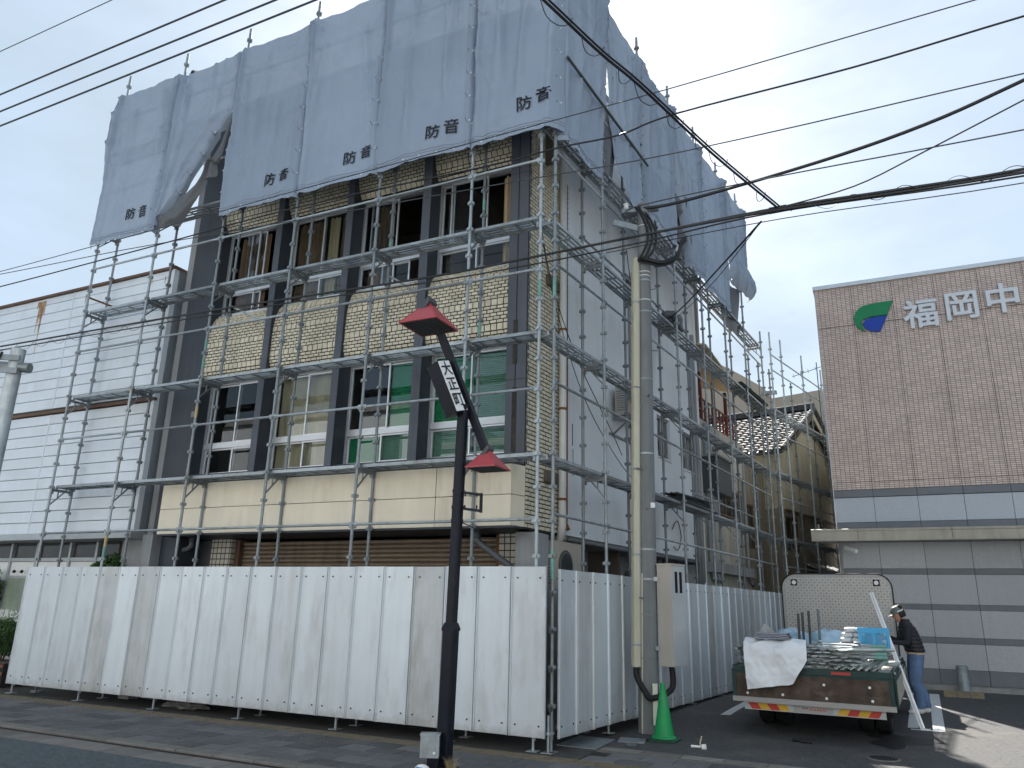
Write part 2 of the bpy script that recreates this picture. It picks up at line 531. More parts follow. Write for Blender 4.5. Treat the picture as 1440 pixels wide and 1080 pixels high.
MT = dict(
    galv=M('galvanised_steel', (0.30, 0.335, 0.355), 0.45, 0.4, 0.25, 7, orand=0.28, grime=(0.16, 0.13, 0.10), gscale=5, gamt=0.7),
    galv_dark=M('worn_galvanised_steel', (0.20, 0.225, 0.24), 0.5, 0.4, 0.2, 6, orand=0.18, grime=(0.10, 0.085, 0.07), gscale=4, gamt=0.5),
    green_paint=M('faded_green_paint', (0.14, 0.30, 0.26), 0.55, 0, 0.25, 14, grime=(0.35, 0.38, 0.38), gscale=14, gamt=0.6),
    yellow_paint=M('faded_ochre_paint', (0.42, 0.33, 0.16), 0.55, 0, 0.25, 14, grime=(0.30, 0.30, 0.30), gscale=14, gamt=0.6),
    hoard=M('hoarding_steel', (0.575, 0.62, 0.655), 0.42, 0.25, 0.05, 1.5, streak=0.06, grime=(0.34, 0.33, 0.32), gscale=3.2, gamt=0.55, orand=0.09, foot=((0.25, 0.225, 0.19), 0.22)),
    hoard_dull=M('weathered_hoarding_steel', (0.49, 0.51, 0.52), 0.5, 0.25, 0.10, 2.5, streak=0.12, grime=(0.24, 0.215, 0.18), gscale=2.6, gamt=0.6, orand=0.1, foot=((0.2, 0.18, 0.15), 0.3)),
    bolt=M('dark_bolt', (0.06, 0.06, 0.06), 0.5, 0.5, 0.2, 10),
    sheet=cloth_mat('grey_pvc_sheet', (0.255, 0.305, 0.385)),
    sheet_back=cloth_mat('shade_toned_sheet_inside', (0.115, 0.12, 0.13), 0.03),  # back of the same grey sheet, its shade put into a darker colour
    print_black=M('black_print', (0.012, 0.014, 0.022), 0.6, 0, 0.1),
    seam=M('sheet_seam', (0.13, 0.14, 0.165), 0.6),
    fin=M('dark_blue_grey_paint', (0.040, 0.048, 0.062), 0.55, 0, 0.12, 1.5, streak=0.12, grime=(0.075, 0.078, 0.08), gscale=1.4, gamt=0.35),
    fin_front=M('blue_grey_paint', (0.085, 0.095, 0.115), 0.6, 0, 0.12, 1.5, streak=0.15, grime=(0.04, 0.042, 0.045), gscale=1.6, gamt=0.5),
    tile=M('buff_split_face_tile', (0.63, 0.575, 0.445), 0.72, 0, 0.22, 6, streak=0.05, bump=0.5, bscale=60, orand=0.14, grime=(0.14, 0.11, 0.07), gscale=2.4, gamt=0.3),
    mortar=M('dark_mortar', (0.028, 0.026, 0.024), 0.9, 0, 0.2, 8),
    cream=M('cream_panel', (0.72, 0.655, 0.52), 0.6, 0, 0.06, 1.5, streak=0.05, grime=(0.34, 0.29, 0.20), gscale=1.6, gamt=0.5, bump=0.08, bscale=80),
    sidewall=M('pale_grey_render', (0.64, 0.67, 0.695), 0.75, 0, 0.07, 0.8, streak=0.03, grime=(0.27, 0.26, 0.245), gscale=0.8, gamt=0.55, bump=0.12, bscale=60),
    concrete=M('concrete', (0.30, 0.295, 0.28), 0.85, 0, 0.15, 2.5, streak=0.14, grime=(0.14, 0.13, 0.115), gscale=1.8, gamt=0.6, bump=0.2, bscale=70),
    conc_grey=M('pale_grey_concrete', (0.27, 0.28, 0.29), 0.8, 0, 0.12, 1.5, streak=0.18, grime=(0.17, 0.12, 0.07), gscale=1.3, gamt=0.5),
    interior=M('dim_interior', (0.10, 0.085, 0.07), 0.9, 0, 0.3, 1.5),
    alu=M('aluminium_frame', (0.60, 0.62, 0.64), 0.38, 0.5, 0.08, 4, orand=0.06),
    alu_dull=M('dull_aluminium_frame', (0.36, 0.38, 0.40), 0.45, 0.4, 0.12, 4),
    glass=glass_mat('window_glass', (0.88, 0.91, 0.92), 0.0),
    glass_refl=glass_mat('reflective_window_glass', (0.84, 0.88, 0.88), 0.03),
    curtain_brown=M('brown_curtain', (0.17, 0.105, 0.062), 0.9, 0, 0.25, 2, streak=0.25),
    curtain_tan=M('tan_curtain', (0.48, 0.385, 0.25), 0.9, 0, 0.12, 2, streak=0.15),
    blind_green=M('green_blind', (0.010, 0.26, 0.10), 0.7, 0, 0.08, 3),
    blind_pale=M('pale_green_blind', (0.18, 0.33, 0.24), 0.7, 0, 0.1, 3),
    shutter=M('brown_shutter', (0.20, 0.155, 0.11), 0.5, 0.2, 0.18, 3, streak=0.12, grime=(0.07, 0.055, 0.04), gscale=3, gamt=0.5),
    rust=M('rusty_brown_steel', (0.20, 0.085, 0.035), 0.8, 0.1, 0.35, 8, grime=(0.07, 0.04, 0.02), gscale=7, gamt=0.7),
    red_rail=M('red_brown_railing', (0.135, 0.035, 0.022), 0.6, 0, 0.25, 6),
    white_tile=brick_mat('white_square_tile', (0.52, 0.49, 0.42), (0.04, 0.04, 0.04), 0.10, 0.10, 0.010),
    white_tile_side=brick_mat('white_square_tile_side', (0.52, 0.49, 0.42), (0.04, 0.04, 0.04), 0.10, 0.10, 0.010, axis='YZ'),
    pipe_white=M('old_white_downpipe', (0.55, 0.55, 0.53), 0.55, 0, 0.08, 3, streak=0.08, grime=(0.28, 0.14, 0.05), gscale=2.5, gamt=0.55),
    pipe_grey=M('grey_pvc_pipe', (0.12, 0.13, 0.145), 0.5, 0, 0.12, 4),
    siding=M('white_siding_board', (0.64, 0.69, 0.74), 0.55, 0.05, 0.06, 1.2, streak=0.03, grime=(0.42, 0.42, 0.40), gscale=0.9, gamt=0.4, orand=0.03, bump=0.06, bscale=90),
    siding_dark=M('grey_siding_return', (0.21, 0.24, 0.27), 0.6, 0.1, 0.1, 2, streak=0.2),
    joint=M('dark_joint', (0.05, 0.055, 0.06), 0.9),  # dark grey of joints, cracks and the core behind the panels
    brown_trim=M('rust_brown_trim', (0.13, 0.075, 0.05), 0.7, 0.1, 0.3, 5),
    white=M('white_paint', (0.72, 0.73, 0.72), 0.5, 0, 0.05, 3),
    black=M('black_metal_paint', (0.008, 0.010, 0.017), 0.38, 0.1, 0.25, 6, grime=(0.03, 0.026, 0.024), gscale=3, gamt=0.2, spec=0.2),
    red=M('lamp_red_paint', (0.36, 0.060, 0.070), 0.45, 0, 0.10, 5, grime=(0.30, 0.10, 0.09), gscale=4, gamt=0.35),
    lamp_dark=M('lamp_dark_grey', (0.06, 0.065, 0.07), 0.5, 0.1, 0.15, 5),
    louvre=M('lamp_louvre', (0.075, 0.075, 0.065), 0.5, 0.3, 0.2, 12),
    pole_conc=M('utility_pole_concrete', (0.185, 0.195, 0.20), 0.8, 0, 0.10, 3, streak=0.18, grime=(0.12, 0.125, 0.125), gscale=3, gamt=0.65, bump=0.1, bscale=90),
    beige_pvc=M('beige_cable_cover', (0.50, 0.475, 0.375), 0.5, 0, 0.06, 2, streak=0.08),
    cab_beige=M('beige_cabinet_paint', (0.44, 0.405, 0.36), 0.45, 0.1, 0.05, 2, streak=0.05),
    cable=M('black_cable', (0.010, 0.011, 0.013), 0.5, 0, 0.1),
    wire=M('grey_wire', (0.05, 0.055, 0.06), 0.5, 0.2, 0.1),
    rubber=M('black_rubber', (0.014, 0.014, 0.015), 0.75, 0, 0.2, 8),
    cone=M('green_cone', (0.006, 0.26, 0.075), 0.55, 0, 0.15, 6, grime=(0.10, 0.28, 0.15), gscale=9, gamt=0.6),
    stripe=M('pale_reflective_strip', (0.60, 0.62, 0.50), 0.4),
    rtile=brick_mat('pinkish_brown_tile', (0.66, 0.525, 0.46), (0.20, 0.165, 0.15), 0.107, 0.0480, 0.0065, var=0.14),
    slate=M('dark_slate', (0.155, 0.165, 0.18), 0.55, 0, 0.12, 3, bump=0.05),
    granite=M('grey_granite', (0.41, 0.42, 0.43), 0.6, 0, 0.14, 30, streak=0.04, bump=0.05, bscale=120, orand=0.04),
    granite_pale=M('pale_granite', (0.46, 0.49, 0.53), 0.6, 0, 0.10, 30, bump=0.05, bscale=120, orand=0.03),
    canopy=M('beige_canopy_metal', (0.36, 0.335, 0.28), 0.5, 0.15, 0.10, 3, streak=0.1, grime=(0.16, 0.14, 0.11), gscale=3, gamt=0.5),
    letter=M('white_metal_letter', (0.66, 0.68, 0.71), 0.4, 0.1, 0.04),
    lgreen=M('logo_green', (0.003, 0.215, 0.075), 0.4, 0, 0.04),
    lblue=M('logo_blue', (0.004, 0.045, 0.36), 0.4, 0, 0.04),
    asphalt=M('road_asphalt', (0.070, 0.086, 0.096), 0.85, 0, 0.55, 22, bump=0.8, bscale=60, grime=(0.09, 0.095, 0.095), gscale=1.5, gamt=0.35, gstretch=1),
    lot=M('parking_asphalt', (0.060, 0.060, 0.062), 0.88, 0, 0.40, 18, bump=0.7, bscale=70, grime=(0.12, 0.112, 0.10), gscale=0.8, gamt=0.75, gstretch=1),
    slab=M('grey_paving_slab', (0.098, 0.096, 0.098), 0.85, 0, 0.18, 9, bump=0.3, bscale=90, orand=0.34, grime=(0.16, 0.15, 0.14), gscale=3, gamt=0.5, gstretch=1),
    tactile=M('worn_yellow_tactile_block', (0.145, 0.122, 0.085), 0.85, 0, 0.3, 8, grime=(0.10, 0.09, 0.075), gscale=7, gamt=0.75, bump=0.3, gstretch=1),
    kerb=M('kerb_concrete', (0.145, 0.140, 0.128), 0.88, 0, 0.2, 8, bump=0.3, orand=0.12, grime=(0.08, 0.075, 0.07), gscale=4, gamt=0.5, gstretch=1),
    gutter=M('gutter_concrete', (0.165, 0.155, 0.145), 0.9, 0, 0.2, 6, bump=0.3, orand=0.32, grime=(0.08, 0.078, 0.075), gscale=2.5, gamt=0.6, gstretch=1),
    soil=M('bare_dirt', (0.085, 0.072, 0.056), 0.95, 0, 0.3, 6, bump=0.6, bscale=40),
    plot=M('dark_plot_ground', (0.055, 0.052, 0.048), 0.95, 0, 0.3, 4, bump=0.5),
    ground=M('ground', (0.10, 0.10, 0.095), 0.9, 0, 0.2, 0.5),
    line=M('white_road_paint', (0.55, 0.56, 0.56), 0.75, 0, 0.08, 5, grime=(0.22, 0.22, 0.22), gscale=9, gamt=0.45, gstretch=1, bump=0.2, bscale=120),
    wet=M('dark_damp_patch', (0.026, 0.026, 0.027), 0.55, 0, 0.15, 10),
    leaf=M('leaf_green', (0.045, 0.105, 0.028), 0.55, 0, 0.35, 9),
    bark=M('bark', (0.06, 0.045, 0.03), 0.9, 0, 0.2, 12),
    olive=M('olive_fan', (0.085, 0.095, 0.05), 0.6),
    stain=M('dark_stain', (0.036, 0.031, 0.028), 0.85, 0, 0.4, 8, grime=(0.08, 0.07, 0.06), gscale=8, gamt=0.6),
    brick=M('red_brick', (0.235, 0.085, 0.055), 0.85, 0, 0.2, 8, orand=0.2, bump=0.3),
)
# ================================================================ GROUND
g = MB().add([(-1500, -1500, -0.14), (1500, -1500, -0.14), (1500, 1500, -0.14), (-1500, 1500, -0.14)], [(0, 1, 2, 3)])
struct(g.build('ground', MT['ground']))
g = MB().add([(-70, -14, -0.055), (70, -14, -0.055), (70, -2.5, -0.055), (-70, -2.5, -0.055)], [(0, 1, 2, 3)])
struct(g.build('road', MT['asphalt']))
# site under the building and hoarding: bare concrete, level with the pavement
g = MB().box(-40, 0.42, -0.13, 26, -0.12, -0.006)
struct(g.build('building_plot', MT['plot']))
# pavement bed with slabs, kerb and gutter
bed = MB().box(-40, 30, -2.02, -0.13, -0.12, -0.016).build('pavement', MT['mortar'])
struct(bed)
bed2 = MB().box(0.42, 30, -0.13, 0.52, -0.12, -0.016).build('pavement_apron', MT['mortar'])
struct(bed2)
slab_mesh = []
for k in range(3):
    w, d = 0.394, 0.301
    mb = MB()
    e = 0.006
    mb.add([(-w/2+e, -d/2+e, 0), (w/2-e, -d/2+e, 0), (w/2-e, d/2-e, 0), (-w/2+e, d/2-e, 0),
            (-w/2, -d/2, -0.006), (w/2, -d/2, -0.006), (w/2, d/2, -0.006), (-w/2, d/2, -0.006),
            (-w/2, -d/2, -0.05), (w/2, -d/2, -0.05), (w/2, d/2, -0.05), (-w/2, d/2, -0.05)],
           [(0, 1, 2, 3), (4, 5, 1, 0), (5, 6, 2, 1), (6, 7, 3, 2), (7, 4, 0, 3), (8, 9, 5, 4), (9, 10, 6, 5), (10, 11, 7, 6), (11, 8, 4, 7)])
    slab_mesh.append(mb.mesh('paving_slab', MT['slab']))
cands = []
for r in range(5):
    y = -1.99 + 0.31 * (r + 0.5)
    for c in range(60):
        x = -15.6 + 0.402 * c + (0.2 if r % 2 else 0)
        cands.append((x, y, 0))
for r in range(2):
    y = -0.125 + 0.32 * (r + 0.5)
    for c in range(14):
        x = 0.65 + 0.402 * c + (0.2 if r % 2 else 0)
        cands.append((x, y, 1))
cands.sort(key=lambda p: (Vector((p[0], p[1], 0)) - CAM).length)
rest = MB()
rng = random.Random(3)
for i, (x, y, k) in enumerate(cands):
    if i < 285:
        o = inst('paving_slab', slab_mesh[i % 3], bed if k == 0 else bed2, (x, y, rng.uniform(-0.003, 0.003)), (rng.uniform(-0.008, 0.008), rng.uniform(-0.006, 0.006), rng.uniform(-0.006, 0.006)))
    else:
        rest.box(x - 0.197, x + 0.197, y - 0.15, y + 0.15, -0.05, 0)
stuff(rest.build('far_paving_slabs', MT['slab'], bed))
# tactile blocks
mb = MB().box(-0.147, 0.147, -0.147, 0.147, -0.05, 0.0)
for j in range(4):
    yy = -0.105 + 0.07 * j
    mb.box(-0.13, 0.13, yy - 0.014, yy + 0.014, 0.0, 0.005)
tm = mb.mesh('tactile_block', MT['tactile'])
for c in range(62):
    inst('tactile_block', tm, bed, (-15.6 + 0.3 * c, -0.29, rng.uniform(-0.002, 0.002)), rng.uniform(-0.006, 0.006))
# kerb stones and gutter slabs
kb = MB().box(-40, 30, -2.16, -2.0, -0.13, -0.03)
kerb = struct(kb.build('kerb', MT['mortar']))
km = MB().prism([(-2.155, -0.06), (-2.155, -0.012), (-2.142, 0.0), (-2.005, 0.003), (-2.005, -0.06)], lambda a, b, d: (d, a, b), -0.297, 0.297).mesh('kerb_stone', MT['kerb'])
for c in range(44):
    inst('kerb_stone', km, kerb, (-18 + 0.603 * c, 0, rng.uniform(-0.003, 0.002)), rng.uniform(-0.002, 0.002))
gb = MB().box(-40, 30, -2.52, -2.165, -0.13, -0.075)
gut = struct(gb.build('gutter', MT['mortar']))
gm = MB().prism([(-2.515, -0.09), (-2.515, -0.051), (-2.17, -0.045), (-2.17, -0.09)], lambda a, b, d: (d, a, b), -0.296, 0.296).mesh('gutter_slab', MT['gutter'])
for c in range(44):
    inst('gutter_slab', gm, gut, (-18.2 + 0.6 * c, 0, rng.uniform(-0.002, 0.002)))
# parking lot, rising gently from the street
def lotp(u, v):
    x = 0.42 + u * 26
    y = 0.80 + v * 14.2
    return (x, y, gz(y))
struct(MB().grid(lotp, 26, 60).build('parking_lot', MT['lot']))
# drain channel between pavement and lot
dr = MB().box(0.42, 30, 0.52, 0.80, -0.12, 0.0).build('drain_channel', MT['kerb'])
struct(dr)
cov = MB().box(-0.245, 0.245, 0.60, 0.76, 0.0, 0.012)
covm = cov.mesh('channel_cover', MT['gutter'])
for c in range(16):
    inst('channel_cover', covm, dr, (0.7 + 0.5 * c, 0, 0))
gr = MB()
for k in range(24):
    gr.box(-0.24 + 0.02 * k, -0.23 + 0.02 * k, 0.60, 0.76, 0.0, 0.016)
gr.box(-0.245, 0.245, 0.598, 0.608, 0, 0.017).box(-0.245, 0.245, 0.752, 0.762, 0, 0.017)
grm = gr.mesh('channel_grate', MT['galv_dark'])
for c in (5, 6, 7, 8):
    inst('channel_grate', grm, dr, (0.7 + 0.5 * c, 0, 0.002))
# painted bay lines
def line(pts, name='parking_line'):
    vs = []
    for x, y in pts: vs.append((x, y, gz(y) + 0.005))
    n = 8
    a, b, c, d = [Vector(p) for p in vs]
    mb = MB()
    def fn(u, v):
        p = a.lerp(b, u).lerp(d.lerp(c, u), v)
        return (p.x, p.y, gz(p.y) + 0.005)
    mb.grid(fn, 1, n)
    return struct(mb.build(name, MT['line']))
line([(1.23, 4.22), (1.38, 4.25), (1.60, 10.2), (1.45, 10.2)])
line([(4.27, 4.36), (4.43, 4.38), (4.62, 9.95), (4.44, 9.92)])
line([(3.94, 4.42), (4.09, 4.45), (4.27, 9.9), (4.12, 9.9)])
line([(3.98, 4.24), (4.43, 4.26), (4.43, 4.37), (3.98, 4.35)])
line([(6.9, 4.4), (7.05, 4.4), (7.2, 9.9), (7.05, 9.9)])
# damp patch on the asphalt
mb = MB()
pts = []
for k in range(40):
    a = 2 * math.pi * k / 40
    rr = 1 + 0.35 * math.sin(3 * a + 1) + 0.15 * math.sin(7 * a)
    pts.append((3.80 + 0.40 * rr * math.cos(a), 3.25 + 0.55 * rr * math.sin(a)))
mb.add([(x, y, gz(y) + 0.004) for x, y in pts], [tuple(range(40))])
struct(mb.build('damp_patch', MT['wet']))
# manhole cover
t = thing('manhole_cover', 'small round iron manhole cover set in the dark asphalt near the road', 'manhole', (3.63, 1.8, gz(1.8)))
MB().lathe([(0.19, -0.05), (0.19, 0.005), (0.175, 0.009)], 28).build('frame_ring', MT['kerb'], t)
mb = MB().lathe([(0.165, -0.05), (0.165, 0.010)], 28)
for i in range(-4, 5):
    for j in range(-4, 5):
        if i * i + j * j < 17 and (i + j) % 2 == 0: mb.box(i*0.034-0.012, i*0.034+0.012, j*0.034-0.012, j*0.034+0.012, 0.008, 0.014)
mb.build('lid', MT['rubber'], t)
# two steel cover plates by the hoarding foot
t = tag(MB().obox((0.62, 1.38, gz(1.4) + 0.004), (0.17, 0.03, 0), (-0.03, 0.15, 0.003), (0, 0, 0.006)).build('inspection_cover', MT['galv']), 'square grey steel inspection cover between the hoarding and the green cone', 'cover')
t = tag(MB().lathe([(0.075, 0), (0.075, 0.009), (0.06, 0.011)], 20, (0.69, 1.12, gz(1.12))).build('valve_cover', MT['galv_dark']), 'small round metal valve cover beside the square inspection cover', 'cover')
tag(MB().add([(-0.15, 0.60, 0.006), (0.40, 0.58, 0.006), (0.40, 1.35, 0.016), (-0.12, 1.4, 0.016), (-0.15, 0.60, -0.004), (0.40, 0.58, -0.004), (0.40, 1.35, 0.002), (-0.12, 1.4, 0.002)],
    [(0, 1, 2, 3), (4, 5, 1, 0), (5, 6, 2, 1), (6, 7, 3, 2), (7, 4, 0, 3)]).build('steel_plate', MT['galv']), 'flat grey steel plate lying under the hoarding corner', 'plate')
# concrete upstand along the foot of the right-hand building, wheel stop, post
struct(MB().box(2.75, 26, 10.98, 11.36, 0.0, gz(11) + 0.10).build('wall_kerb', MT['concrete']))
t = thing('wheel_stop', 'weathered tan concrete wheel stop at the foot of the granite wall', 'wheel stop', (5.05, 9.62, gz(9.6)))
for x in (-0.24, 0.0, 0.24):
    MB().prism([(-0.075, 0), (-0.05, 0.115), (0.05, 0.115), (0.075, 0)], lambda a, b, d: (d, a, b), x - 0.116, x + 0.116).build('block', M('tan_concrete_%d' % int(x * 100), (0.21, 0.175, 0.115), 0.9, 0, 0.25, 8, grime=(0.10, 0.085, 0.06), gscale=8, gamt=0.6), t)
t = thing('bollard', 'short grey metal post standing against the granite wall', 'bollard', (5.16, 10.86, gz(10.86)))
MB().lathe([(0.115, 0), (0.112, 0.50)], 24).build('post', MT['galv'], t, smooth=False)
smooth_by_angle(t.children[0])
MB().lathe([(0.122, 0.44), (0.122, 0.52), (0.10, 0.545)], 24).build('cap', MT['galv'], t)
# dropped things on the asphalt
t = tag(MB().tube([(2.52, 2.40, 0.055), (2.60, 2.42, 0.062), (2.68, 2.36, 0.058), (2.78, 2.36, 0.055)], [0.015, 0.03, 0.028, 0.012], 6).tube([(2.62, 2.42, 0.055), (2.66, 2.48, 0.06), (2.72, 2.50, 0.05)], [0.015, 0.014, 0.008], 5).tube([(2.58, 2.40, 0.055), (2.54, 2.47, 0.055), (2.56, 2.53, 0.05)], [0.015, 0.012, 0.008], 5).build('work_glove', MT['rubber'], smooth=True), 'crumpled dark work glove dropped on the asphalt behind the truck', 'glove')
t = thing('pipe_fitting', 'broken pale pipe fitting lying on the asphalt beside the drain', 'fitting', (1.54, 1.30, gz(1.3)))
MB().cyl((-0.12, 0, 0.02), (0.0, 0.01, 0.02), 0.016, 8).cyl((0.02, 0, 0.02), (0.07, 0.0, 0.025), 0.035, 10).build('tap_body', MT['white'], t)
MB().tube([(0.0, 0.0, 0.03), (-0.01, 0.03, 0.07), (0.0, 0.05, 0.11), (0.01, 0.04, 0.14)], 0.010, 6).build('spout', MT['curtain_tan'], t)
# ================================================================ MAIN BUILDING (front y = 0.8, side 0.8 m behind the hoarding)
main = thing('office_building', 'three-storey office building with dark fins and bowed buff tile spandrels behind the scaffold', 'building', (0, 0, 0))
ROOF = 11.9
sside = Matrix.Rotation(SROT, 4, 'Z')
def SP(a, b, z):          # side frame: a along the side wall, b inwards
    return (sside @ Vector((a, b, z)))
# --- left end wall: dark return with paler concrete edge
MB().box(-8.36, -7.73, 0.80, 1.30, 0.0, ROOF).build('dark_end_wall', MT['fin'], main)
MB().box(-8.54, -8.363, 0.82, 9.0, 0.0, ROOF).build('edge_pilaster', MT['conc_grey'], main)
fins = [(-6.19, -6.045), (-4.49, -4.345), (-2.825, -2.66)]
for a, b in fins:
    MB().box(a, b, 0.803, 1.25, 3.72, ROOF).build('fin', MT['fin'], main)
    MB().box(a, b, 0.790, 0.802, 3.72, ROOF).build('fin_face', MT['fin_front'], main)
# corner pillar: front face with vertical groove
cp = MB().box(-1.095, -0.725, 0.803, 1.25, 3.66, ROOF).build('corner_pillar', MT['fin'], main)
MB().box(-1.095, -0.945, 0.785, 0.802, 3.70, ROOF).box(-0.925, -0.725, 0.785, 0.802, 3.70, ROOF).build('pillar_face', MT['fin_front'], cp)
for z in (5.02, 8.6): MB().box(-1.095, -0.725, 0.781, 0.784, z, z + 0.012).build('pillar_joint', MT['joint'], cp)
for (x, z0, z1) in ((-0.985, 5.28, 6.0), (-0.98, 3.9, 4.9)):
    MB().box(x, x + 0.075, 0.777, 0.786, z0, z1).build('rusty_strip', MT['stain'], cp)

BAYS = [(-7.73, -6.19), (-6.045, -4.49), (-4.345, -2.825), (-2.66, -1.095)]
MID = [(7.13, 1.08), (7.08, 1.02), (7.0, 0.965), (6.9, 0.925), (6.78, 0.895), (6.64, 0.875), (6.45, 0.865), (6.05, 0.865), (5.94, 0.875), (5.86, 0.90), (5.79, 0.945), (5.75, 1.0), (5.74, 1.06)]
TOPP = [(10.9, 0.865), (9.62, 0.865), (9.45, 0.87), (9.32, 0.885), (9.2, 0.915), (9.1, 0.955), (9.02, 1.0), (8.97, 1.06)]
def profile_at(prof):
    """arc-length parametrised profile -> function s -> (y,z,ty,tz)"""
    seg = []
    tot = 0
    for (z0, y0), (z1, y1) in zip(prof[:-1], prof[1:]):
        l = math.hypot(z1 - z0, y1 - y0)
        seg.append((tot, l, z0, y0, z1, y1))
        tot += l
    def f(s):
        s = max(0, min(tot - 1e-6, s))
        for t0, l, z0, y0, z1, y1 in seg:
            if s <= t0 + l:
                k = (s - t0) / l
                return (y0 + (y1 - y0) * k, z0 + (z1 - z0) * k, (y1 - y0) / l, (z1 - z0) / l)
    return f, tot
tile_rng = random.Random(11)
def tile_rows(tot, cycle, start=0):
    rows, s, i = [], 0.012, start
    while s < tot - 0.03:
        h = 0.100 if cycle[i % len(cycle)] else 0.044
        if s + h > tot - 0.004: h = tot - 0.004 - s
        if h < 0.025: break
        rows.append((s, s + h, cycle[i % len(cycle)]))
        s += h + 0.0175
        i += 1
    return rows
CYC = [0, 0, 0, 0, 1, 0, 0, 0, 0, 0, 1, 0, 0]
def spandrel(x0, x1, prof, individual):
    f, tot = profile_at(prof)
    # mortar backing
    back = [(y, z) for z, y in prof] + [(1.24, prof[-1][0]), (1.24, prof[0][0])]
    sp = MB().prism(back, lambda a, b, d: (d, a, b), x0, x1).build('spandrel', MT['mortar'], main)
    mb = MB()
    cnt = 0
    for ri, (s0, s1, tall) in enumerate(tile_rows(tot, CYC, ri0)):
        w = 0.104 if not tall else 0.094
        off = 0 if tall else (0.5 * (w + 0.018) if ri % 2 else 0)
        x = x0 + 0.004 - off
        while x < x1 - 0.01:
            a, b = max(x, x0 + 0.003), min(x + w, x1 - 0.003)
            if b - a > 0.02:
                y, z, ty, tz = f((s0 + s1) / 2)
                t = Vector((0, ty, tz))
                n = Vector((0, tz, -ty))        # outward (towards -y)
                h = (s1 - s0) / 2
                dep = 0.0075 + tile_rng.uniform(-0.002, 0.003)
                c = Vector(((a + b) / 2, y, z)) + n * dep * 0.5
                tilt = tile_rng.uniform(-0.03, 0.03)
                n2 = (n + Vector((1, 0, 0)) * tilt * 0.3 + t * tile_rng.uniform(-0.035, 0.035)).normalized()
                ax = Vector(((b - a) / 2, 0, 0))
                if individual:
                    q = MB().obox((0, 0, 0), ax, t * h, n2 * dep)
                    q.build('brick', MT['tile'], sp, loc=c)
                    cnt += 1
                else:
                    mb.obox(c, ax, t * h, n2 * dep)
            x += w + 0.018
    if not individual:
        stuff(mb.build('brick_facing', MT['tile'], sp))
    return sp
for bi, (x0, x1) in enumerate(BAYS):
    ri0 = 2 * bi
    spandrel(x0, x1, MID, bi == 3)
    spandrel(x0, x1, TOPP, False)

# --- windows
def curtain(mb, x0, x1, z0, z1, y, folds, amp=0.03):
    n = max(8, int(folds * 8))
    vs, fs = [], []
    for i in range(n + 1):
        u = i / n
        yy = y + amp * math.sin(u * folds * 2 * math.pi) + amp * 0.4 * math.sin(u * folds * 4.7 + 1)
        vs += [(x0 + (x1 - x0) * u, yy, z0), (x0 + (x1 - x0) * u, yy + 0.01, z1)]
    for i in range(n):
        fs.append((2 * i, 2 * i + 2, 2 * i + 3, 2 * i + 1))
    mb.add(vs, fs)
def pane_frame(mb, x0, x1, z0, z1, y, w=0.028, d=0.03):
    mb.box(x0, x1, y, y + d, z0, z0 + w).box(x0, x1, y, y + d, z1 - w, z1)
    mb.box(x0, x0 + w, y + 0.001, y + d - 0.001, z0 + w, z1 - w).box(x1 - w, x1, y + 0.001, y + d - 0.001, z0 + w, z1 - w)
def window(x0, x1, zs, ztr, zh, upper, lower, gl='glass'):
    """upper/lower: list of (u0,u1,yoff,open) sashes; a window with a transom rail"""
    y = 1.115
    w = MB()
    w.box(x0, x1, y, y + 0.09, zs, zs + 0.035)
    w.box(x0, x1, y, y + 0.09, zh - 0.035, zh)
    w.box(x0, x0 + 0.035, y + 0.001, y + 0.089, zs + 0.035, zh - 0.035)
    w.box(x1 - 0.035, x1, y + 0.001, y + 0.089, zs + 0.035, zh - 0.035)
    wo_ = w.build('window', MT['alu_dull'], main)
    w = MB()
    w.box(x0 + 0.036, x1 - 0.036, y - 0.012, y + 0.07, ztr, ztr + 0.045)
    w.box(x0 + 0.036, x1 - 0.036, y - 0.004, y + 0.08, ztr + 0.0465, ztr + 0.095)
    w.build('transom', MT['alu'], wo_)
    w = MB().box(x0, x1, y - 0.05, y - 0.002, zs - 0.01, zs + 0.025).build('sill', MT['alu'], wo_)
    W = x1 - x0 - 0.072
    for za, zb, lst in ((ztr + 0.097, zh - 0.037, upper), (zs + 0.037, ztr - 0.002, lower)):
        for u0, u1, dy in lst:
            a, b = x0 + 0.036 + W * u0, x0 + 0.036 + W * u1
            fr = MB()
            pane_frame(fr, a, b, za, zb, y + 0.012 + dy)
            s = fr.build('sash', MT['alu'], wo_)
            MB().box(a + 0.027, b - 0.027, y + 0.023 + dy, y + 0.027 + dy, za + 0.027, zb - 0.027).build('pane', MT[gl], wo_)
    return wo_
def add_curtain(w, mat, x0, x1, z0, z1, y=1.30, folds=7):
    y = 1.24
    mb = MB()
    curtain(mb, x0, x1, z0, z1, y, folds)
    mb.build('curtain', MT[mat], w, smooth=True)
def blind(w, mat, x0, x1, z0, z1, y=1.215):
    mb = MB()
    n = int((z1 - z0) / 0.035)
    for i in range(n):
        z = z0 + (z1 - z0) * (i + 0.5) / n
        mb.obox(((x0 + x1) / 2, y, z), ((x1 - x0) / 2, 0, 0), (0, 0.008, 0.018), (0, 0.0015, -0.0007))
    for k in range(2):
        xx = x0 + (x1 - x0) * (k + 1) / 3
        mb.box(xx - 0.003, xx + 0.003, y - 0.012, y - 0.010, z0, z1)
    mb.build('blind', MT[mat], w)
SH = [(0, 0.5, 0.034), (0.48, 1, 0)]
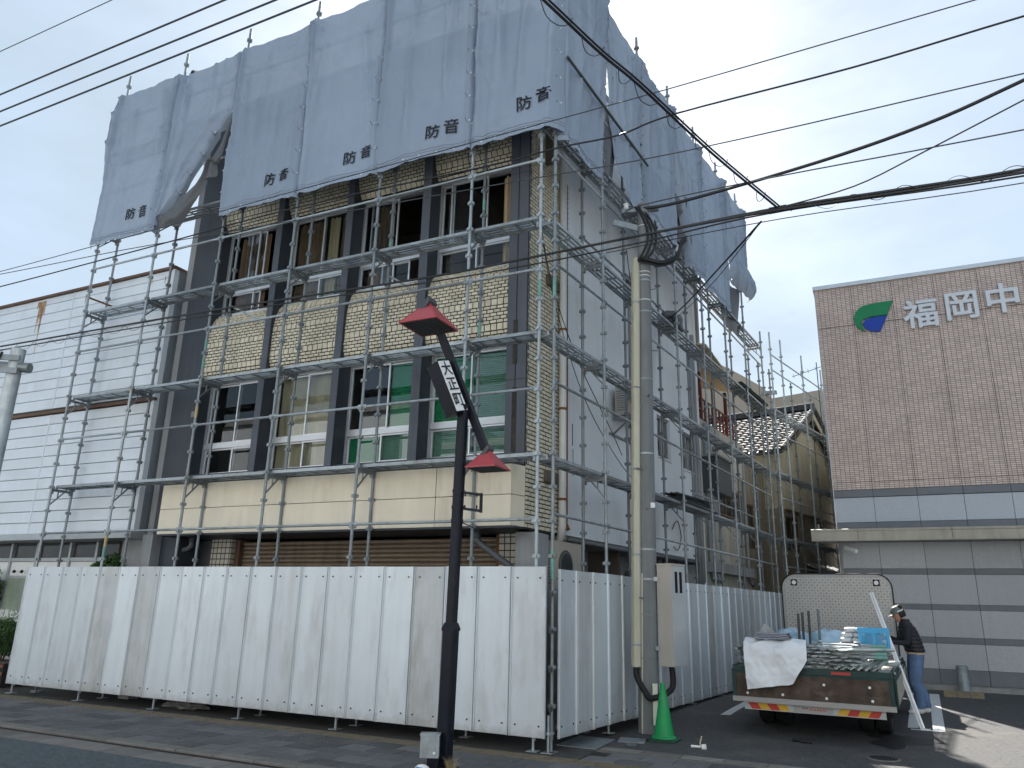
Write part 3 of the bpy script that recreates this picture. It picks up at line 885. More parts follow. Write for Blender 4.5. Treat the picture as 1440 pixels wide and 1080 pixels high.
# third floor
Z3 = (7.14, 7.615, 8.97)
w = window(*BAYS[0], *Z3, [(0, 0.52, 0), (0.34, 0.62, 0.034)], [(0, 0.52, 0), (0.5, 0.62, 0.034)])
add_curtain(w, 'curtain_brown', -7.55, -6.75, 7.2, 8.9, 1.32, 7)
w = window(*BAYS[1], *Z3, SH, SH, 'glass_refl')
add_curtain(w, 'curtain_brown', -6.0, -5.35, 7.2, 8.9, 1.28, 5)
add_curtain(w, 'curtain_tan', -5.25, -5.0, 7.2, 8.9, 1.30, 3)
add_curtain(w, 'curtain_brown', -4.95, -4.55, 7.2, 8.9, 1.28, 4)
w = window(*BAYS[2], *Z3, [(0, 0.45, 0), (0.08, 0.50, 0.034)], [(0, 0.5, 0), (0.3, 0.72, 0.034)])
add_curtain(w, 'curtain_brown', -4.25, -3.75, 7.2, 8.9, 1.30, 4)
w = window(*BAYS[3], *Z3, [(0.12, 0.62, 0), (0.0, 0.16, 0.034)], SH, 'glass')
add_curtain(w, 'curtain_tan', -1.45, -1.17, 7.2, 8.9, 1.25, 3)
# second floor
Z2 = (3.92, 4.44, 5.73)
w = window(*BAYS[0], *Z2, SH, SH, 'glass')
w = window(*BAYS[1], *Z2, SH, SH, 'glass_refl')
add_curtain(w, 'curtain_tan', -6.0, -4.55, 3.95, 5.7, 1.26, 4)
w = window(*BAYS[2], *Z2, [(0, 0.56, 0), (0.53, 1.0, 0.034)], SH, 'glass_refl')
blind(w, 'blind_green', -3.50, -2.86, 4.5, 5.70)
blind(w, 'blind_green', -4.30, -3.62, 3.96, 4.42)
blind(w, 'blind_pale', -3.60, -2.86, 3.96, 4.42)
w = window(*BAYS[3], *Z2, SH, SH, 'glass_refl')
blind(w, 'blind_green', -2.62, -1.85, 4.5, 5.70)
blind(w, 'blind_pale', -1.84, -1.13, 4.5, 5.70)
blind(w, 'blind_pale', -1.84, -1.13, 3.96, 4.42)
blind(w, 'blind_pale', -2.62, -1.88, 3.96, 4.42)
# --- structure behind the windows
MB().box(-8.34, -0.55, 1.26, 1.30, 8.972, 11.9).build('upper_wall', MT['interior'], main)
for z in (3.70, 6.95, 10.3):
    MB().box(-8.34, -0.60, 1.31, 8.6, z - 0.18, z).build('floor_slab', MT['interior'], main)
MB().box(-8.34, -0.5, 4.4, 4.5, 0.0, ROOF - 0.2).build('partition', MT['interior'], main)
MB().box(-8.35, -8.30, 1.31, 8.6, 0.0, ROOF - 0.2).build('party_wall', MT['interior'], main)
MB().add([tuple(p) for p in [(-8.53, 0.84, ROOF), (-0.73, 0.84, ROOF), tuple(SP(8.75, 0.82, ROOF)), (-8.53, 9.5, ROOF), (-8.53, 0.84, ROOF + 0.2), (-0.73, 0.84, ROOF + 0.2), tuple(SP(8.75, 0.82, ROOF + 0.2)), (-8.53, 9.5, ROOF + 0.2)]],
         [(0, 3, 2, 1), (4, 5, 6, 7), (0, 1, 5, 4), (1, 2, 6, 5), (2, 3, 7, 6), (3, 0, 4, 7)]).build('roof', MT['concrete'], main)
MB().box(-8.52, 0.1, 9.5, 9.7, 0, ROOF).build('rear_wall', MT['conc_grey'], main)
# --- canopy band over the shop front: dark flashing, cream panels, soffit
band = MB().box(-7.90, -0.82, 0.53, 0.80, 2.80, 3.67).build('shop_band', MT['mortar'], main)
MB().box(-7.95, -0.80, 0.50, 0.82, 3.675, 3.72).build('band_flashing', MT['lamp_dark'], band)
for (x0, x1) in ((-7.90, -2.085), (-2.073, -0.825)):
    for (z0, z1) in ((2.79, 3.225), (3.235, 3.67)):
        MB().box(x0, x1, 0.505, 0.529, z0, z1).build('cream_panel', MT['cream'], band)
for (z0, z1) in ((2.79, 3.225), (3.235, 3.67)):
    MB().add([(-0.82, 0.506, z0), (-0.735, 0.79, z0), (-0.735, 0.79, z1), (-0.82, 0.506, z1), (-0.84, 0.53, z0), (-0.76, 0.79, z0), (-0.76, 0.79, z1), (-0.84, 0.53, z1)],
             [(0, 1, 2, 3), (7, 6, 5, 4), (0, 4, 5, 1), (3, 2, 6, 7)]).build('cream_return_panel', MT['cream'], band)
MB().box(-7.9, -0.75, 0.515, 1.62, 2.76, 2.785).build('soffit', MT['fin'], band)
# wall between band and second-floor sills
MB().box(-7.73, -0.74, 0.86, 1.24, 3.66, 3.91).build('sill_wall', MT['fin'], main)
# --- shop front (only its head shows above the hoarding)
sh = MB()
for i in range(36):
    z = 0.05 + 0.074 * i
    sh.prism([(1.50, z), (1.485, z + 0.02), (1.485, z + 0.05), (1.50, z + 0.07), (1.52, z + 0.07), (1.52, z)], lambda a, b, d: (d, a, b), -6.75, -1.5)
sh.build('roller_shutter', MT['shutter'], main)
MB().box(-1.49, -1.40, 1.40, 1.56, 0, 2.75).build('shutter_jamb', MT['rust'], main)
MB().box(-6.86, -6.76, 1.40, 1.56, 0, 2.75).build('shutter_jamb', MT['brown_trim'], main)
MB().box(-1.395, -0.98, 1.30, 1.6, 0, 2.75).build('tiled_pier', MT['white_tile'], main)
MB().box(-7.35, -6.87, 1.30, 1.6, 0, 2.75).build('tiled_pier', MT['white_tile'], main)
MB().box(-8.0, -7.36, 1.55, 1.75, 0, 2.75).build('grey_infill', MT['slate'], main)
MB().box(-0.975, -0.66, 1.0, 1.5, 0, 2.74).build('corner_column', MT['conc_grey'], main)
MB().box(-8.36, -8.10, 0.6, 1.3, 0, 2.8).build('left_column', MT['conc_grey'], main)
MB().tube([(-1.62, 0.95, 2.76), (-1.62, 0.95, 2.66), (-1.55, 0.98, 2.58), (-1.12, 1.12, 2.26), (-1.05, 1.15, 2.18), (-1.05, 1.15, 0.02)], 0.05, 10).cyl((-1.62, 0.95, 2.66), (-1.62, 0.95, 2.76), 0.075, 10).build('downpipe', MT['pipe_grey'], main, smooth=True)
MB().tube([(-7.55, 1.0, 2.76), (-7.55, 1.0, 2.62), (-7.62, 1.0, 2.57), (-7.95, 1.0, 2.50), (-8.02, 1.0, 2.42), (-8.02, 1.0, 0.02)], 0.045, 10).build('downpipe', MT['pipe_grey'], main, smooth=True)
MB().box(-7.25, -7.19, 0.79, 0.80, 0, 0.01).build('threshold', MT['joint'], main)
MB().box(-7.78, -7.70, 0.772, 0.799, 5.0, 5.12).build('house_number_plate', MT['galv_dark'], main)

# --- side: tiled return strip, pale rendered wall, openings
sidew = (main, SROT)
# openings on the side wall (a0,a1,z0,z1)
OPEN = [(6.05, 6.82, 4.76, 5.66), (7.58, 8.45, 4.74, 5.62), (4.42, 4.95, 7.72, 8.30), (4.5, 5.1, 4.4, 5.0)]
OPEN = OPEN[:3]
def wall_with_holes(a0, a1, z0, z1, holes, b0, b1):
    mb = MB()
    xs = sorted({a0, a1, *[h[0] for h in holes], *[h[1] for h in holes]})
    zs = sorted({z0, z1, *[h[2] for h in holes], *[h[3] for h in holes]})
    for i in range(len(xs) - 1):
        j = 0
        while j < len(zs) - 1:
            def solid(jj):
                cx, cz = (xs[i] + xs[i + 1]) / 2, (zs[jj] + zs[jj + 1]) / 2
                return not any(h[0] < cx < h[1] and h[2] < cz < h[3] for h in holes)
            if solid(j):
                k = j
                while k + 1 < len(zs) - 1 and solid(k + 1): k += 1
                mb.box(xs[i], xs[i + 1], b0, b1, zs[j], zs[k + 1])
                j = k + 1
            else: j += 1
    return mb
wall_with_holes(1.80, 8.72, 2.78, ROOF, OPEN, 0.80, 1.0).build('rendered_wall', MT['sidewall'], sidew)
MB().box(0.70, 1.80, 0.815, 1.0, 2.76, ROOF).build('tile_strip_backing', MT['mortar'], sidew)
mb = MB()
z = 2.79
row = 0
while z < 10.4:
    a = 0.705 - (0.0 if row % 2 else 0.085)
    while a < 1.79:
        p, q = max(a, 0.703), min(a + 0.150, 1.797)
        if q - p > 0.015:
            dep = 0.008 + tile_rng.uniform(-0.002, 0.003)
            mb.box(p, q, 0.815 - dep, 0.82, z, z + 0.047)
        a += 0.172
    z += 0.066
    row += 1
stuff(mb.build('brick_facing', MT['tile'], sidew))
MB().box(1.80, 8.72, 0.84, 3.0, 2.70, 2.775).build('side_soffit', MT['conc_grey'], sidew)
MB().box(1.9, 8.72, 1.55, 1.75, 0, 2.70).build('ground_floor_wall', MT['conc_grey'], sidew)
MB().box(8.72, 8.92, 0.80, 9, 2.0, ROOF).build('rear_return', MT['sidewall'], sidew)
for k, (a0, a1, z0, z1) in enumerate(OPEN):
    w = MB()
    pane_frame(w, a0, a1, z0, z1, 0.86, 0.04, 0.06)
    wo_ = w.build('window', MT['alu_dull'], sidew)
    MB().box(a0 - 0.02, a1 + 0.02, 0.765, 0.86, z0 - 0.03, z0).build('sill', MT['sidewall'], wo_)
    MB().box(a0 + 0.04, a0 + (a1 - a0) * (0.45 if k == 0 else 0.5), 0.895, 0.90, z0 + 0.04, z1 - 0.04).build('pane', MT['glass'], wo_)
    m2 = MB().box(a0 + (a1 - a0) * 0.48, a0 + (a1 - a0) * 0.54, 0.87, 0.905, z0 + 0.04, z1 - 0.04)
    m2.build('mullion', MT['alu_dull'], wo_)
    if k == 1:
        mb = MB()
        curtain(mb, a0 + 0.05, a1 - 0.05, z0, z1, 1.02, 4, 0.02)
        mb.build('curtain', M('mauve_curtain', (0.20, 0.13, 0.15), 0.9), wo_, smooth=True)
MB().box(1.0, 8.7, 2.6, 2.7, 2.8, ROOF).build('inner_wall', MT['interior'], sidew)
# hairline band, cracks as slim dark strips, old bracket holes
for (a, z0, z1) in ((2.16, 4.25, 4.62), (2.18, 3.75, 4.2)):
    MB().box(a, a + 0.022, 0.795, 0.80, z0, z1).build('wall_crack', MT['joint'] if z0 > 4.2 else MT['conc_grey'], sidew)
# downpipes: fat white one on the tile strip and a thin rusty one
MB().tube([(1.68, 0.72, 9.4), (1.68, 0.72, 2.90), (1.72, 0.76, 2.74), (1.9, 0.95, 2.62)], 0.062, 12).build('downpipe', MT['pipe_white'], sidew, smooth=True)
for z in (6.1, 4.75, 3.3):
    MB().lathe([(0.07, -0.02), (0.07, 0.02)], 12, (1.68, 0.72, z)).build('pipe_collar', MT['rust'], sidew)
MB().tube([(1.86, 0.755, 5.6), (1.86, 0.755, 2.95), (1.84, 0.70, 2.85)], 0.034, 8).build('downpipe', MT['rust'], sidew, smooth=True)
MB().tube([(1.84, 0.755, 8.9), (1.86, 0.755, 5.62)], 0.034, 8).build('downpipe', MT['pipe_grey'], sidew, smooth=True)
mb = MB()
for k in range(34):
    mb.box(1.93, 1.985, 0.785, 0.80, 5.6 + k * 0.1, 5.64 + k * 0.1)
stuff(mb.build('toothed_tile_edge', MT['brown_trim'], sidew))
for (a, z0, z1, r) in ((4.62, 2.8, 7.6, 0.03), (4.78, 2.8, 8.4, 0.018), (4.95, 2.78, 8.6, 0.028), (4.98, 2.0, 4.6, 0.02), (8.3, 2.2, 7.8, 0.035), (8.48, 2.2, 8.2, 0.05), (8.62, 2.3, 6.0, 0.03)):
    MB().tube([(a, 0.76, z1), (a + 0.01, 0.76, (z0 + z1) / 2), (a, 0.76, z0)], r, 8).build('conduit', MT['conc_grey'] if r > 0.02 else MT['cable'], sidew, smooth=True)
MB().tube([(2.0, 0.78, 2.72), (4.0, 0.78, 2.70), (8.6, 0.78, 2.72)], 0.03, 8).build('wall_pipe', MT['pipe_grey'], sidew, smooth=True)
# pipes under the side soffit
for a in (4.9, 6.3, 6.6, 7.4): MB().tube([(a, 0.95, 2.7), (a, 0.95, 2.45), (a + 0.12, 1.1, 2.35), (a + 0.12, 1.1, 0.1)], 0.05, 8).build('waste_pipe', MT['pipe_grey'], sidew, smooth=True)
# loose black cables hanging on the side wall
def cable(mb, pts, r, n=5, sub=6):
    P = [Vector(p) for p in pts]
    out = []
    for i in range(len(P) - 1):
        p0 = P[max(0, i - 1)]; p1 = P[i]; p2 = P[i + 1]; p3 = P[min(len(P) - 1, i + 2)]
        for k in range(sub):
            t = k / sub
            out.append(0.5 * ((2 * p1) + (-p0 + p2) * t + (2 * p0 - 5 * p1 + 4 * p2 - p3) * t * t + (-p0 + 3 * p1 - 3 * p2 + p3) * t ** 3))
    out.append(P[-1])
    return mb.tube(out, r, n)
cable(MB(), [(0.75, 0.62, 7.5), (1.0, 0.55, 6.6), (1.75, 0.5, 5.6), (3.0, 0.5, 4.7), (3.5, 0.5, 4.3)], 0.008).build('loose_cable', MT['cable'], sidew)
cable(MB(), [(0.75, 0.62, 7.4), (1.1, 0.55, 6.3), (2.0, 0.5, 5.0), (3.3, 0.5, 4.2), (4.5, 0.6, 3.9)], 0.007).build('loose_cable', MT['cable'], sidew)
cable(MB(), [(4.5, 0.75, 8.8), (4.9, 0.75, 7.0), (5.0, 0.78, 5.0), (4.8, 0.78, 3.0), (4.3, 0.8, 2.5)], 0.01).build('loose_cable', MT['cable'], sidew)
cable(MB(), [(6.6, 0.75, 3.3), (6.9, 0.74, 3.5), (7.1, 0.74, 3.2), (6.9, 0.74, 2.9), (6.65, 0.75, 2.95)], 0.01).build('loose_cable', MT['cable'], sidew)

# --- air-conditioner units by the side wall
def aircon(label, M4, w=0.80, h=0.55, d=0.28, fan=True, fanmat='lamp_dark'):
    t = thing('air_conditioner', label, 'air conditioner')
    t.matrix_world = M4
    MB().box(0, w, 0, d, 0, h).build('casing', MT['cab_beige'], t)
    if fan:
        mb = MB()
        for k in range(10): mb.lathe([(0.02 + 0.021 * k, -0.004), (0.026 + 0.021 * k, 0.004)], 24)
        o = mb.build('fan_grille', MT['galv_dark'], t)
        o.rotation_euler = (R(90), 0, 0)
        o.location = (w * 0.40, -0.012, h / 2)
        f = MB().lathe([(0.235, -0.005), (0.235, 0.004)], 28).build('fan_opening', MT[fanmat], t)
        f.rotation_euler = (R(90), 0, 0)
        f.location = (w * 0.40, -0.003, h / 2)
    for xa, xb in ((w, w + 0.008), (-0.008, 0)):
        for k in range(9): MB().box(xa, xb, 0.03, d - 0.03, 0.08 + k * 0.045, 0.10 + k * 0.045).build('side_louvre', MT['galv_dark'], t)
    MB().box(0.08, 0.14, 0.0, d, -0.05, 0).box(w - 0.14, w - 0.08, 0, d, -0.05, 0).build('foot_rail', MT['galv'], t)
    return t
t = aircon('beige air conditioner bracketed high on the pale side wall', sside @ Matrix.Translation((3.72, 0.43, 5.10)))
MB().bar((0.06, 0.0, -0.05), (0.06, 0.37, -0.05), 0.04, 0.04).bar((0.06, 0.02, -0.07), (0.06, 0.37, -0.35), 0.03, 0.03).bar((0.74, 0.0, -0.05), (0.74, 0.37, -0.05), 0.04, 0.04).bar((0.74, 0.02, -0.07), (0.74, 0.37, -0.35), 0.03, 0.03).bar((-0.1, 0.355, -0.35), (0.9, 0.355, -0.35), 0.03, 0.04).build('bracket', MT['galv'], t)
t = aircon('pale air conditioner with olive fan opening just above the side hoarding', sside @ Matrix.Translation((1.55, 0.78, 1.95)), 0.9, 0.72, 0.32, True, 'olive')
MB().box(-0.05, 0.95, 0.0, 0.4, -1.95, -0.06).build('stand', MT['concrete'], t)
# ================================================================ SCAFFOLD
PITCH_C = 0.4525
_post_cache = {}
def post_mesh(z0, z1, dark=False, sleeve0=1.9):
    key = (round(z0, 2), round(z1, 2), dark)
    if key in _post_cache: return _post_cache[key]
    mb = MB()
    mb.cyl((0, 0, z0), (0, 0, z1), 0.0245, 10)
    k = 0
    z = 0.52
    while z < z1 - 0.12:
        if z > z0 + 0.05:
            mb.cyl((0, 0, z - 0.030), (0, 0, z + 0.030), 0.0305, 10)
            for a in range(4):
                an = a * math.pi / 2
                d = Vector((math.cos(an), math.sin(an), 0))
                n = Vector((-d.y, d.x, 0))
                mb.obox(Vector((0, 0, z)) + d * 0.040, d * 0.013, n * 0.020, Vector((0, 0, 0.022)))
        z += PITCH_C
        k += 1
    z = sleeve0
    while z < z1:
        if z > z0: mb.cyl((0, 0, z), (0, 0, z + 0.14), 0.0275, 10)
        z += 1.81
    m = mb.mesh('post', MT['galv_dark'] if dark else MT['galv'])
    _post_cache[key] = m
    return m
def tube_mesh(L, r=0.0213, mat='galv'):
    mb = MB().cyl((0.0, 0, 0), (L, 0, 0), r, 10)
    for x, s in ((0.0, 1), (L, -1)):
        mb.obox((x + s * 0.015, 0, 0), (0.03, 0, 0), (0, 0.012, 0), (0, 0, 0.034))
        mb.obox((x + s * 0.005, 0, -0.02), (0.008, 0, 0), (0, 0.006, 0), (0, 0, 0.06))
    return mb.mesh('ledger', MT[mat])
_plank_cache = {}
def plank_mesh(L, W=0.30, mat='galv'):
    key = (round(L, 2), W, mat)
    if key in _plank_cache: return _plank_cache[key]
    mb = MB()
    a, b = 0.05, L - 0.05
    n = 4
    sw = W / n
    for i in range(n):          # deck strips with slots between them
        y0 = -W / 2 + i * sw
        mb.box(a, b, y0 + 0.014, y0 + sw - 0.014, -0.006, 0.0)
        mb.box(a, b, y0 + 0.014, y0 + 0.019, -0.024, -0.0062)
    for y in (-W / 2, W / 2):   # side rails
        mb.box(a, b, y - 0.006, y + 0.006, -0.042, 0.005)
        mb.box(a, b, y - 0.014, y + 0.014, -0.045, -0.0422)
    for k in range(4):          # cross members
        x = a + (b - a) * (k + 0.5) / 4
        mb.box(x - 0.022, x + 0.022, -W / 2 + 0.007, W / 2 - 0.007, -0.045, -0.030)
    for x, s in ((0.0, 1), (L, -1)):    # hooks
        for y in (-W / 2 + 0.05, W / 2 - 0.05):
            mb.obox((x + s * 0.03, y, -0.005), (0.04, 0, 0), (0, 0.018, 0), (0, 0, 0.006))
            mb.obox((x - s * 0.012, y, -0.03), (0.005, 0, 0), (0, 0.018, 0), (0, 0, 0.03))
        mb.box(min(x + s * 0.05, x + s * 0.07), max(x + s * 0.05, x + s * 0.07), -W / 2 + 0.007, W / 2 - 0.007, -0.05, -0.0065)
    m = mb.mesh('platform', MT[mat])
    _plank_cache[key] = m
    return m
def bracket_mesh(W, outer_y):
    """transverse bearer with diagonal strut, from outer post (y=outer) to inner"""
    mb = MB()
    mb.bar((0, 0.02, -0.085), (0, W - 0.02, -0.085), 0.036, 0.05)
    mb.bar((0, 0.025, -0.36), (0, W * 0.62, -0.11), 0.022, 0.022)
    mb.bar((0, W * 0.35, -0.11), (0, W * 0.35, -0.22), 0.018, 0.018)
    mb.obox((0, 0.03, -0.10), (0.022, 0, 0), (0, 0.012, 0), (0, 0, 0.06))
    mb.obox((0, W - 0.02, -0.10), (0.03, 0, 0), (0, 0.03, 0), (0, 0, 0.05))
    return mb.mesh('bracket', MT['galv_dark'])
jack = MB().box(-0.07, 0.07, -0.07, 0.07, 0, 0.008).cyl((0, 0, 0.008), (0, 0, 0.42), 0.017, 8).cyl((0, 0, 0.20), (0, 0, 0.23), 0.04, 8).mesh('jack_base', MT['galv'])
def paint(parent, z0, z1, mat='green_paint'):
    MB().cyl((0, 0, z0), (0, 0, z1), 0.0262, 10, caps=False).build('paint_mark', MT[mat], parent)
srng = random.Random(5)

# --- front scaffold
sf = thing('scaffold', 'galvanised steel scaffold standing along the building front behind the hoarding', 'scaffold', (0, 0, 0), 0, 'scaffolds round the building')
XF = [-10.42, -8.62, -6.82, -5.02, -3.22, -1.42, -0.22]
OY, IY = 0.055, 0.48
outer_f, inner_f = [], []
for i, x in enumerate(XF):
    p = inst('post', post_mesh(0.12, 13.02 if i < 6 else 12.3), sf, (x, OY, 0), srng.uniform(0, 0.12))
    outer_f.append(p)
    inst('jack_base', jack, sf, (x, OY - 0.02, 0.0))
for x in XF[:-1]:
    p = inst('post', post_mesh(0.12, 12.0, True), sf, (x, IY, 0), srng.uniform(0, 0.12))
    inner_f.append(p)
    inst('jack_base', jack, sf, (x + 0.02, IY, 0.0))
inst('jack_base', jack, sf, (-0.02, 0.03, 0.0))
inst('jack_base', jack, sf, (-10.2, 0.34, 0.0))
paint(outer_f[2], 5.62, 5.86)
paint(outer_f[2], 6.02, 6.20)
paint(inner_f[5], 7.86, 8.06)
paint(inner_f[5], 5.72, 5.98)
paint(inner_f[4], 7.58, 7.66)
paint(outer_f[6], 5.95, 6.25)
paint(outer_f[1], 2.55, 2.80, 'yellow_paint')
paint(outer_f[1], 2.30, 2.55)
paint(outer_f[1], 5.42, 5.62, 'yellow_paint')
paint(outer_f[2], 4.75, 4.95, 'yellow_paint')
lm18, lm12 = tube_mesh(1.74), tube_mesh(1.14)
for z in (2.81, 4.62, 6.43, 8.25, 10.06, 11.87):
    for i in range(6):
        L = XF[i + 1] - XF[i]
        inst('ledger', lm18 if L > 1.5 else lm12, sf, (XF[i] + 0.03, OY, z))
bm = bracket_mesh(IY - OY, OY)
LF = (1.88, 3.72, 5.50, 7.33, 9.14, 11.12)
for z in LF:
    for i in range(6):
        L = XF[i + 1] - XF[i]
        inst('platform', plank_mesh(L), sf, (XF[i], (OY + IY) / 2, z))
    for x in XF[:-1]: inst('bracket', bm, sf, (x, OY, z))
MB().cyl((XF[0], OY, 7.62), (XF[0] + 0.02, IY + 0.25, 7.62), 0.0213, 8).build('transom_tube', MT['rust'], sf)
MB().cyl((XF[6] + 0.03, OY, 9.55), (0.0, 0.12, 9.55), 0.0213, 8).build('transom_tube', MT['galv'], sf)
# bits of bracing seen through the windows
MB().bar((-6.85, 0.52, 7.05), (-6.25, 0.85, 6.75), 0.03, 0.03).build('tie_rod', MT['galv'], sf)
MB().bar((-3.25, 0.52, 7.05), (-2.85, 0.85, 6.8), 0.03, 0.03).build('tie_rod', MT['galv'], sf)

# --- side scaffold
ss = thing('scaffold', 'galvanised steel scaffold running back along the pale side wall', 'scaffold', (0, 0, 0), SROT, 'scaffolds round the building')
AS = [0.10, 1.76, 3.52, 5.28, 7.02, 8.80, 10.6, 12.4]
OB, IB = 0.02, 0.40
side_posts = []
for i, a in enumerate(AS):
    top = 13.0 if i < 7 else 9.45
    p = inst('post', post_mesh(0.14, top if i else 12.3), ss, (a, OB, 0), srng.uniform(0, 0.12))
    side_posts.append(p)
    inst('jack_base', jack, ss, (a, OB, 0.0 if a < 1 else gz(a) + 0.0))
    if i:
        inst('post', post_mesh(0.14, 12.0 if i < 7 else 8.8, True), ss, (a, IB, 0), srng.uniform(0, 0.12))
        inst('jack_base', jack, ss, (a, IB, 0.0))
paint(side_posts[0], 2.0, 2.42)
paint(side_posts[0], 5.95, 6.25)
for z in (2.88, 4.70, 6.51, 8.38):
    for i in range(7):
        L = AS[i + 1] - AS[i]
        inst('ledger', lm18, ss, (AS[i] + 0.03, OB, z))
for z in (10.06, 11.87):
    for i in range(6): inst('ledger', lm18, ss, (AS[i] + 0.03, OB + 0.05, z))
bms = bracket_mesh(IB - OB, OB)
for z in (3.67, 5.46, 7.24, 9.04):
    for i in range(7):
        inst('platform', plank_mesh(AS[i + 1] - AS[i], 0.30), ss, (AS[i], (OB + IB) / 2, z))
    for a in AS[1:]: inst('bracket', bms, ss, (a, OB, z))
# knee guard rails on the platforms (thin second rail seen on the side)
for i in range(1, 7): inst('ledger', lm18, ss, (AS[i] + 0.03, IB, 7.75 if i < 4 else 4.10))
# dark holding-down pipe outside the sheets near the corner
MB().cyl((0.12, -0.17, 10.02), (3.45, -0.17, 9.90), 0.024, 10).build('holding_pipe', MT['lamp_dark'], ss)

# --- rear scaffold, bending further right along the tiled-roof house
sr = thing('scaffold', 'steel scaffold around the far tiled-roof house with bare post tops against the sky', 'scaffold', tuple(P0), RROT, 'scaffolds round the building')
AR = [0.55, 1.42, 3.27, 5.15, 7.0]
for i, a in enumerate(AR):
    inst('post', post_mesh(0.14, 9.66), sr, (a, 0, 0), srng.uniform(0, 0.12))
    inst('jack_base', jack, sr, (a, 0, 0.0))
    inst('post', post_mesh(0.14, 8.8, True), sr, (a, 0.4, 0), srng.uniform(0, 0.12))
    inst('jack_base', jack, sr, (a, 0.4, 0.0))
lm08 = tube_mesh(0.81)
for z in (2.88, 4.74, 6.60, 8.49, 8.96):
    inst('ledger', lm08, sr, (AR[0] + 0.03, 0, z))
    for i in range(1, 4): inst('ledger', lm18, sr, (AR[i] + 0.03, 0, z))
for z in (3.67, 5.50, 7.35):
    for i in range(1, 4): inst('platform', plank_mesh(AR[i + 1] - AR[i], 0.30), sr, (AR[i], 0.2, z))
    inst('platform', plank_mesh(0.87, 0.30), sr, (AR[0], 0.2, z))
    for a in AR: inst('bracket', bms, sr, (a, 0.0, z))

# --- loose items stored on the side platforms
def bundle(label, name, a0, a1, z, n, mat, seed, rot=0.05):
    rg = random.Random(seed)
    t = thing(name, label, 'sheet stack')
    t.matrix_world = sside @ Matrix.Translation((a0, 0.21, z))
    L = a1 - a0
    for k in range(n):
        w = 0.17
        def fn(u, v, k=k, w=w, o=rg.uniform(-0.06, 0.06), dx=rg.uniform(-0.15, 0.2)):
            return (u * L + dx, (v - 0.5) * 2 * w + o, 0.02 + k * 0.025 + 0.012 * math.sin(v * 22) + rot * k * u)
        MB().grid(fn, 6, 28).build('corrugated_sheet', MT[mat], t)
    return t
bundle('stack of dark corrugated sheets on the lowest side platform behind the utility pole', 'corrugated_sheets', 5.0, 7.4, 3.68, 5, 'galv_dark', 1, 0.02)
bundle('stack of dark corrugated sheets sticking out of the side platform by the annex', 'corrugated_sheets', 10.2, 12.9, 7.26, 5, 'lamp_dark', 2, 0.01)
t = thing('folded_tarp', 'crumpled dark grey tarp heaped on the side platform right of the utility pole', 'tarp')
t.matrix_world = sside @ Matrix.Translation((5.5, 0.2, 7.25))
def tarp(u, v):
    th = u * 2 * math.pi
    ph = v * math.pi
    r = 0.24 * (1 + 0.3 * noise.noise(Vector((math.cos(th) * 1.5, math.sin(th) * 1.5, v * 4))))
    return (1.8 * r * math.sin(ph) * math.cos(th), 0.8 * r * math.sin(ph) * math.sin(th), max(0.0, 0.17 - 0.9 * r * math.cos(ph) + 0.07 * noise.noise(Vector((th * 2, v * 7, 3)))))
MB().grid(tarp, 40, 24).build('heap', MT['lamp_dark'], t, smooth=True)

# ================================================================ HOARDING
def panel_mesh(wd, mat, H=2.02):
    pts = [(0.0, 0.034), (0.0, 0.006), (0.004, 0.0), (0.016, 0.0), (0.026, 0.017), (0.050, 0.022), (wd - 0.050, 0.022), (wd - 0.026, 0.017), (wd - 0.016, 0.0), (wd - 0.004, 0.0), (wd, 0.006), (wd, 0.034)]
    return MB().prism(pts, lambda a, b, d: (a, b, d), 0.0, H).mesh('hoarding_panel', MT[mat])
def bolt_mesh(wd, H=2.02):
    mb = MB()
    for x in (0.085, wd - 0.085):
        for z in (0.13, H - 0.14):
            mb.cyl((x, 0.0225, z), (x, 0.012, z), 0.0115, 8)
    return mb.mesh('bolts', MT['bolt'])
WD = 0.497
pmesh, pdull, pbolt = panel_mesh(WD - 0.009, 'hoard'), panel_mesh(WD - 0.009, 'hoard_dull'), bolt_mesh(WD - 0.009)
hf = thing('hoarding', 'long pale steel panel hoarding facing the road', 'hoarding', (-10.45, -0.085, 0.17), 0, 'site hoardings')
hrng = random.Random(9)
for i in range(21):
    dull = i in (4, 6, 17)
    p = inst('hoarding_panel', pdull if dull else pmesh, hf, (i * WD, hrng.uniform(-0.004, 0.004), hrng.uniform(-0.002, 0.003)), hrng.uniform(-0.006, 0.006))
    inst('bolts', pbolt, p)
for z in (0.12, 1.9):
    MB().cyl((0.05, 0.064, z), (10.4, 0.064, z), 0.0213, 8).build('rail', MT['galv_dark'], hf)
hs = thing('hoarding', 'bluish steel panel hoarding receding along the parking lot', 'hoarding', tuple(SD * 0.15 + Vector((math.cos(SK), -math.sin(SK), 0)) * 0.075 + Vector((0, 0, 0.15))), SROT, 'site hoardings')
for i in range(25):
    dull = i in (1, 7, 12, 18)
    p = inst('hoarding_panel', pdull if dull else pmesh, hs, (i * WD, hrng.uniform(-0.004, 0.004), hrng.uniform(-0.002, 0.003)), hrng.uniform(-0.01, 0.01))
    inst('bolts', pbolt, p)
for z in (0.12, 1.9):
    MB().cyl((0.05, 0.062, z), (12.4, 0.062, z), 0.0213, 8).build('rail', MT['galv_dark'], hs)
for z in (0.3, 0.75, 1.2, 1.65):
    MB().box(-0.016, 0.016, 0.0, 0.05, z, z + 0.05).build('corner_clamp', MT['bolt'], hf, loc=(10.475, 0.05, 0))

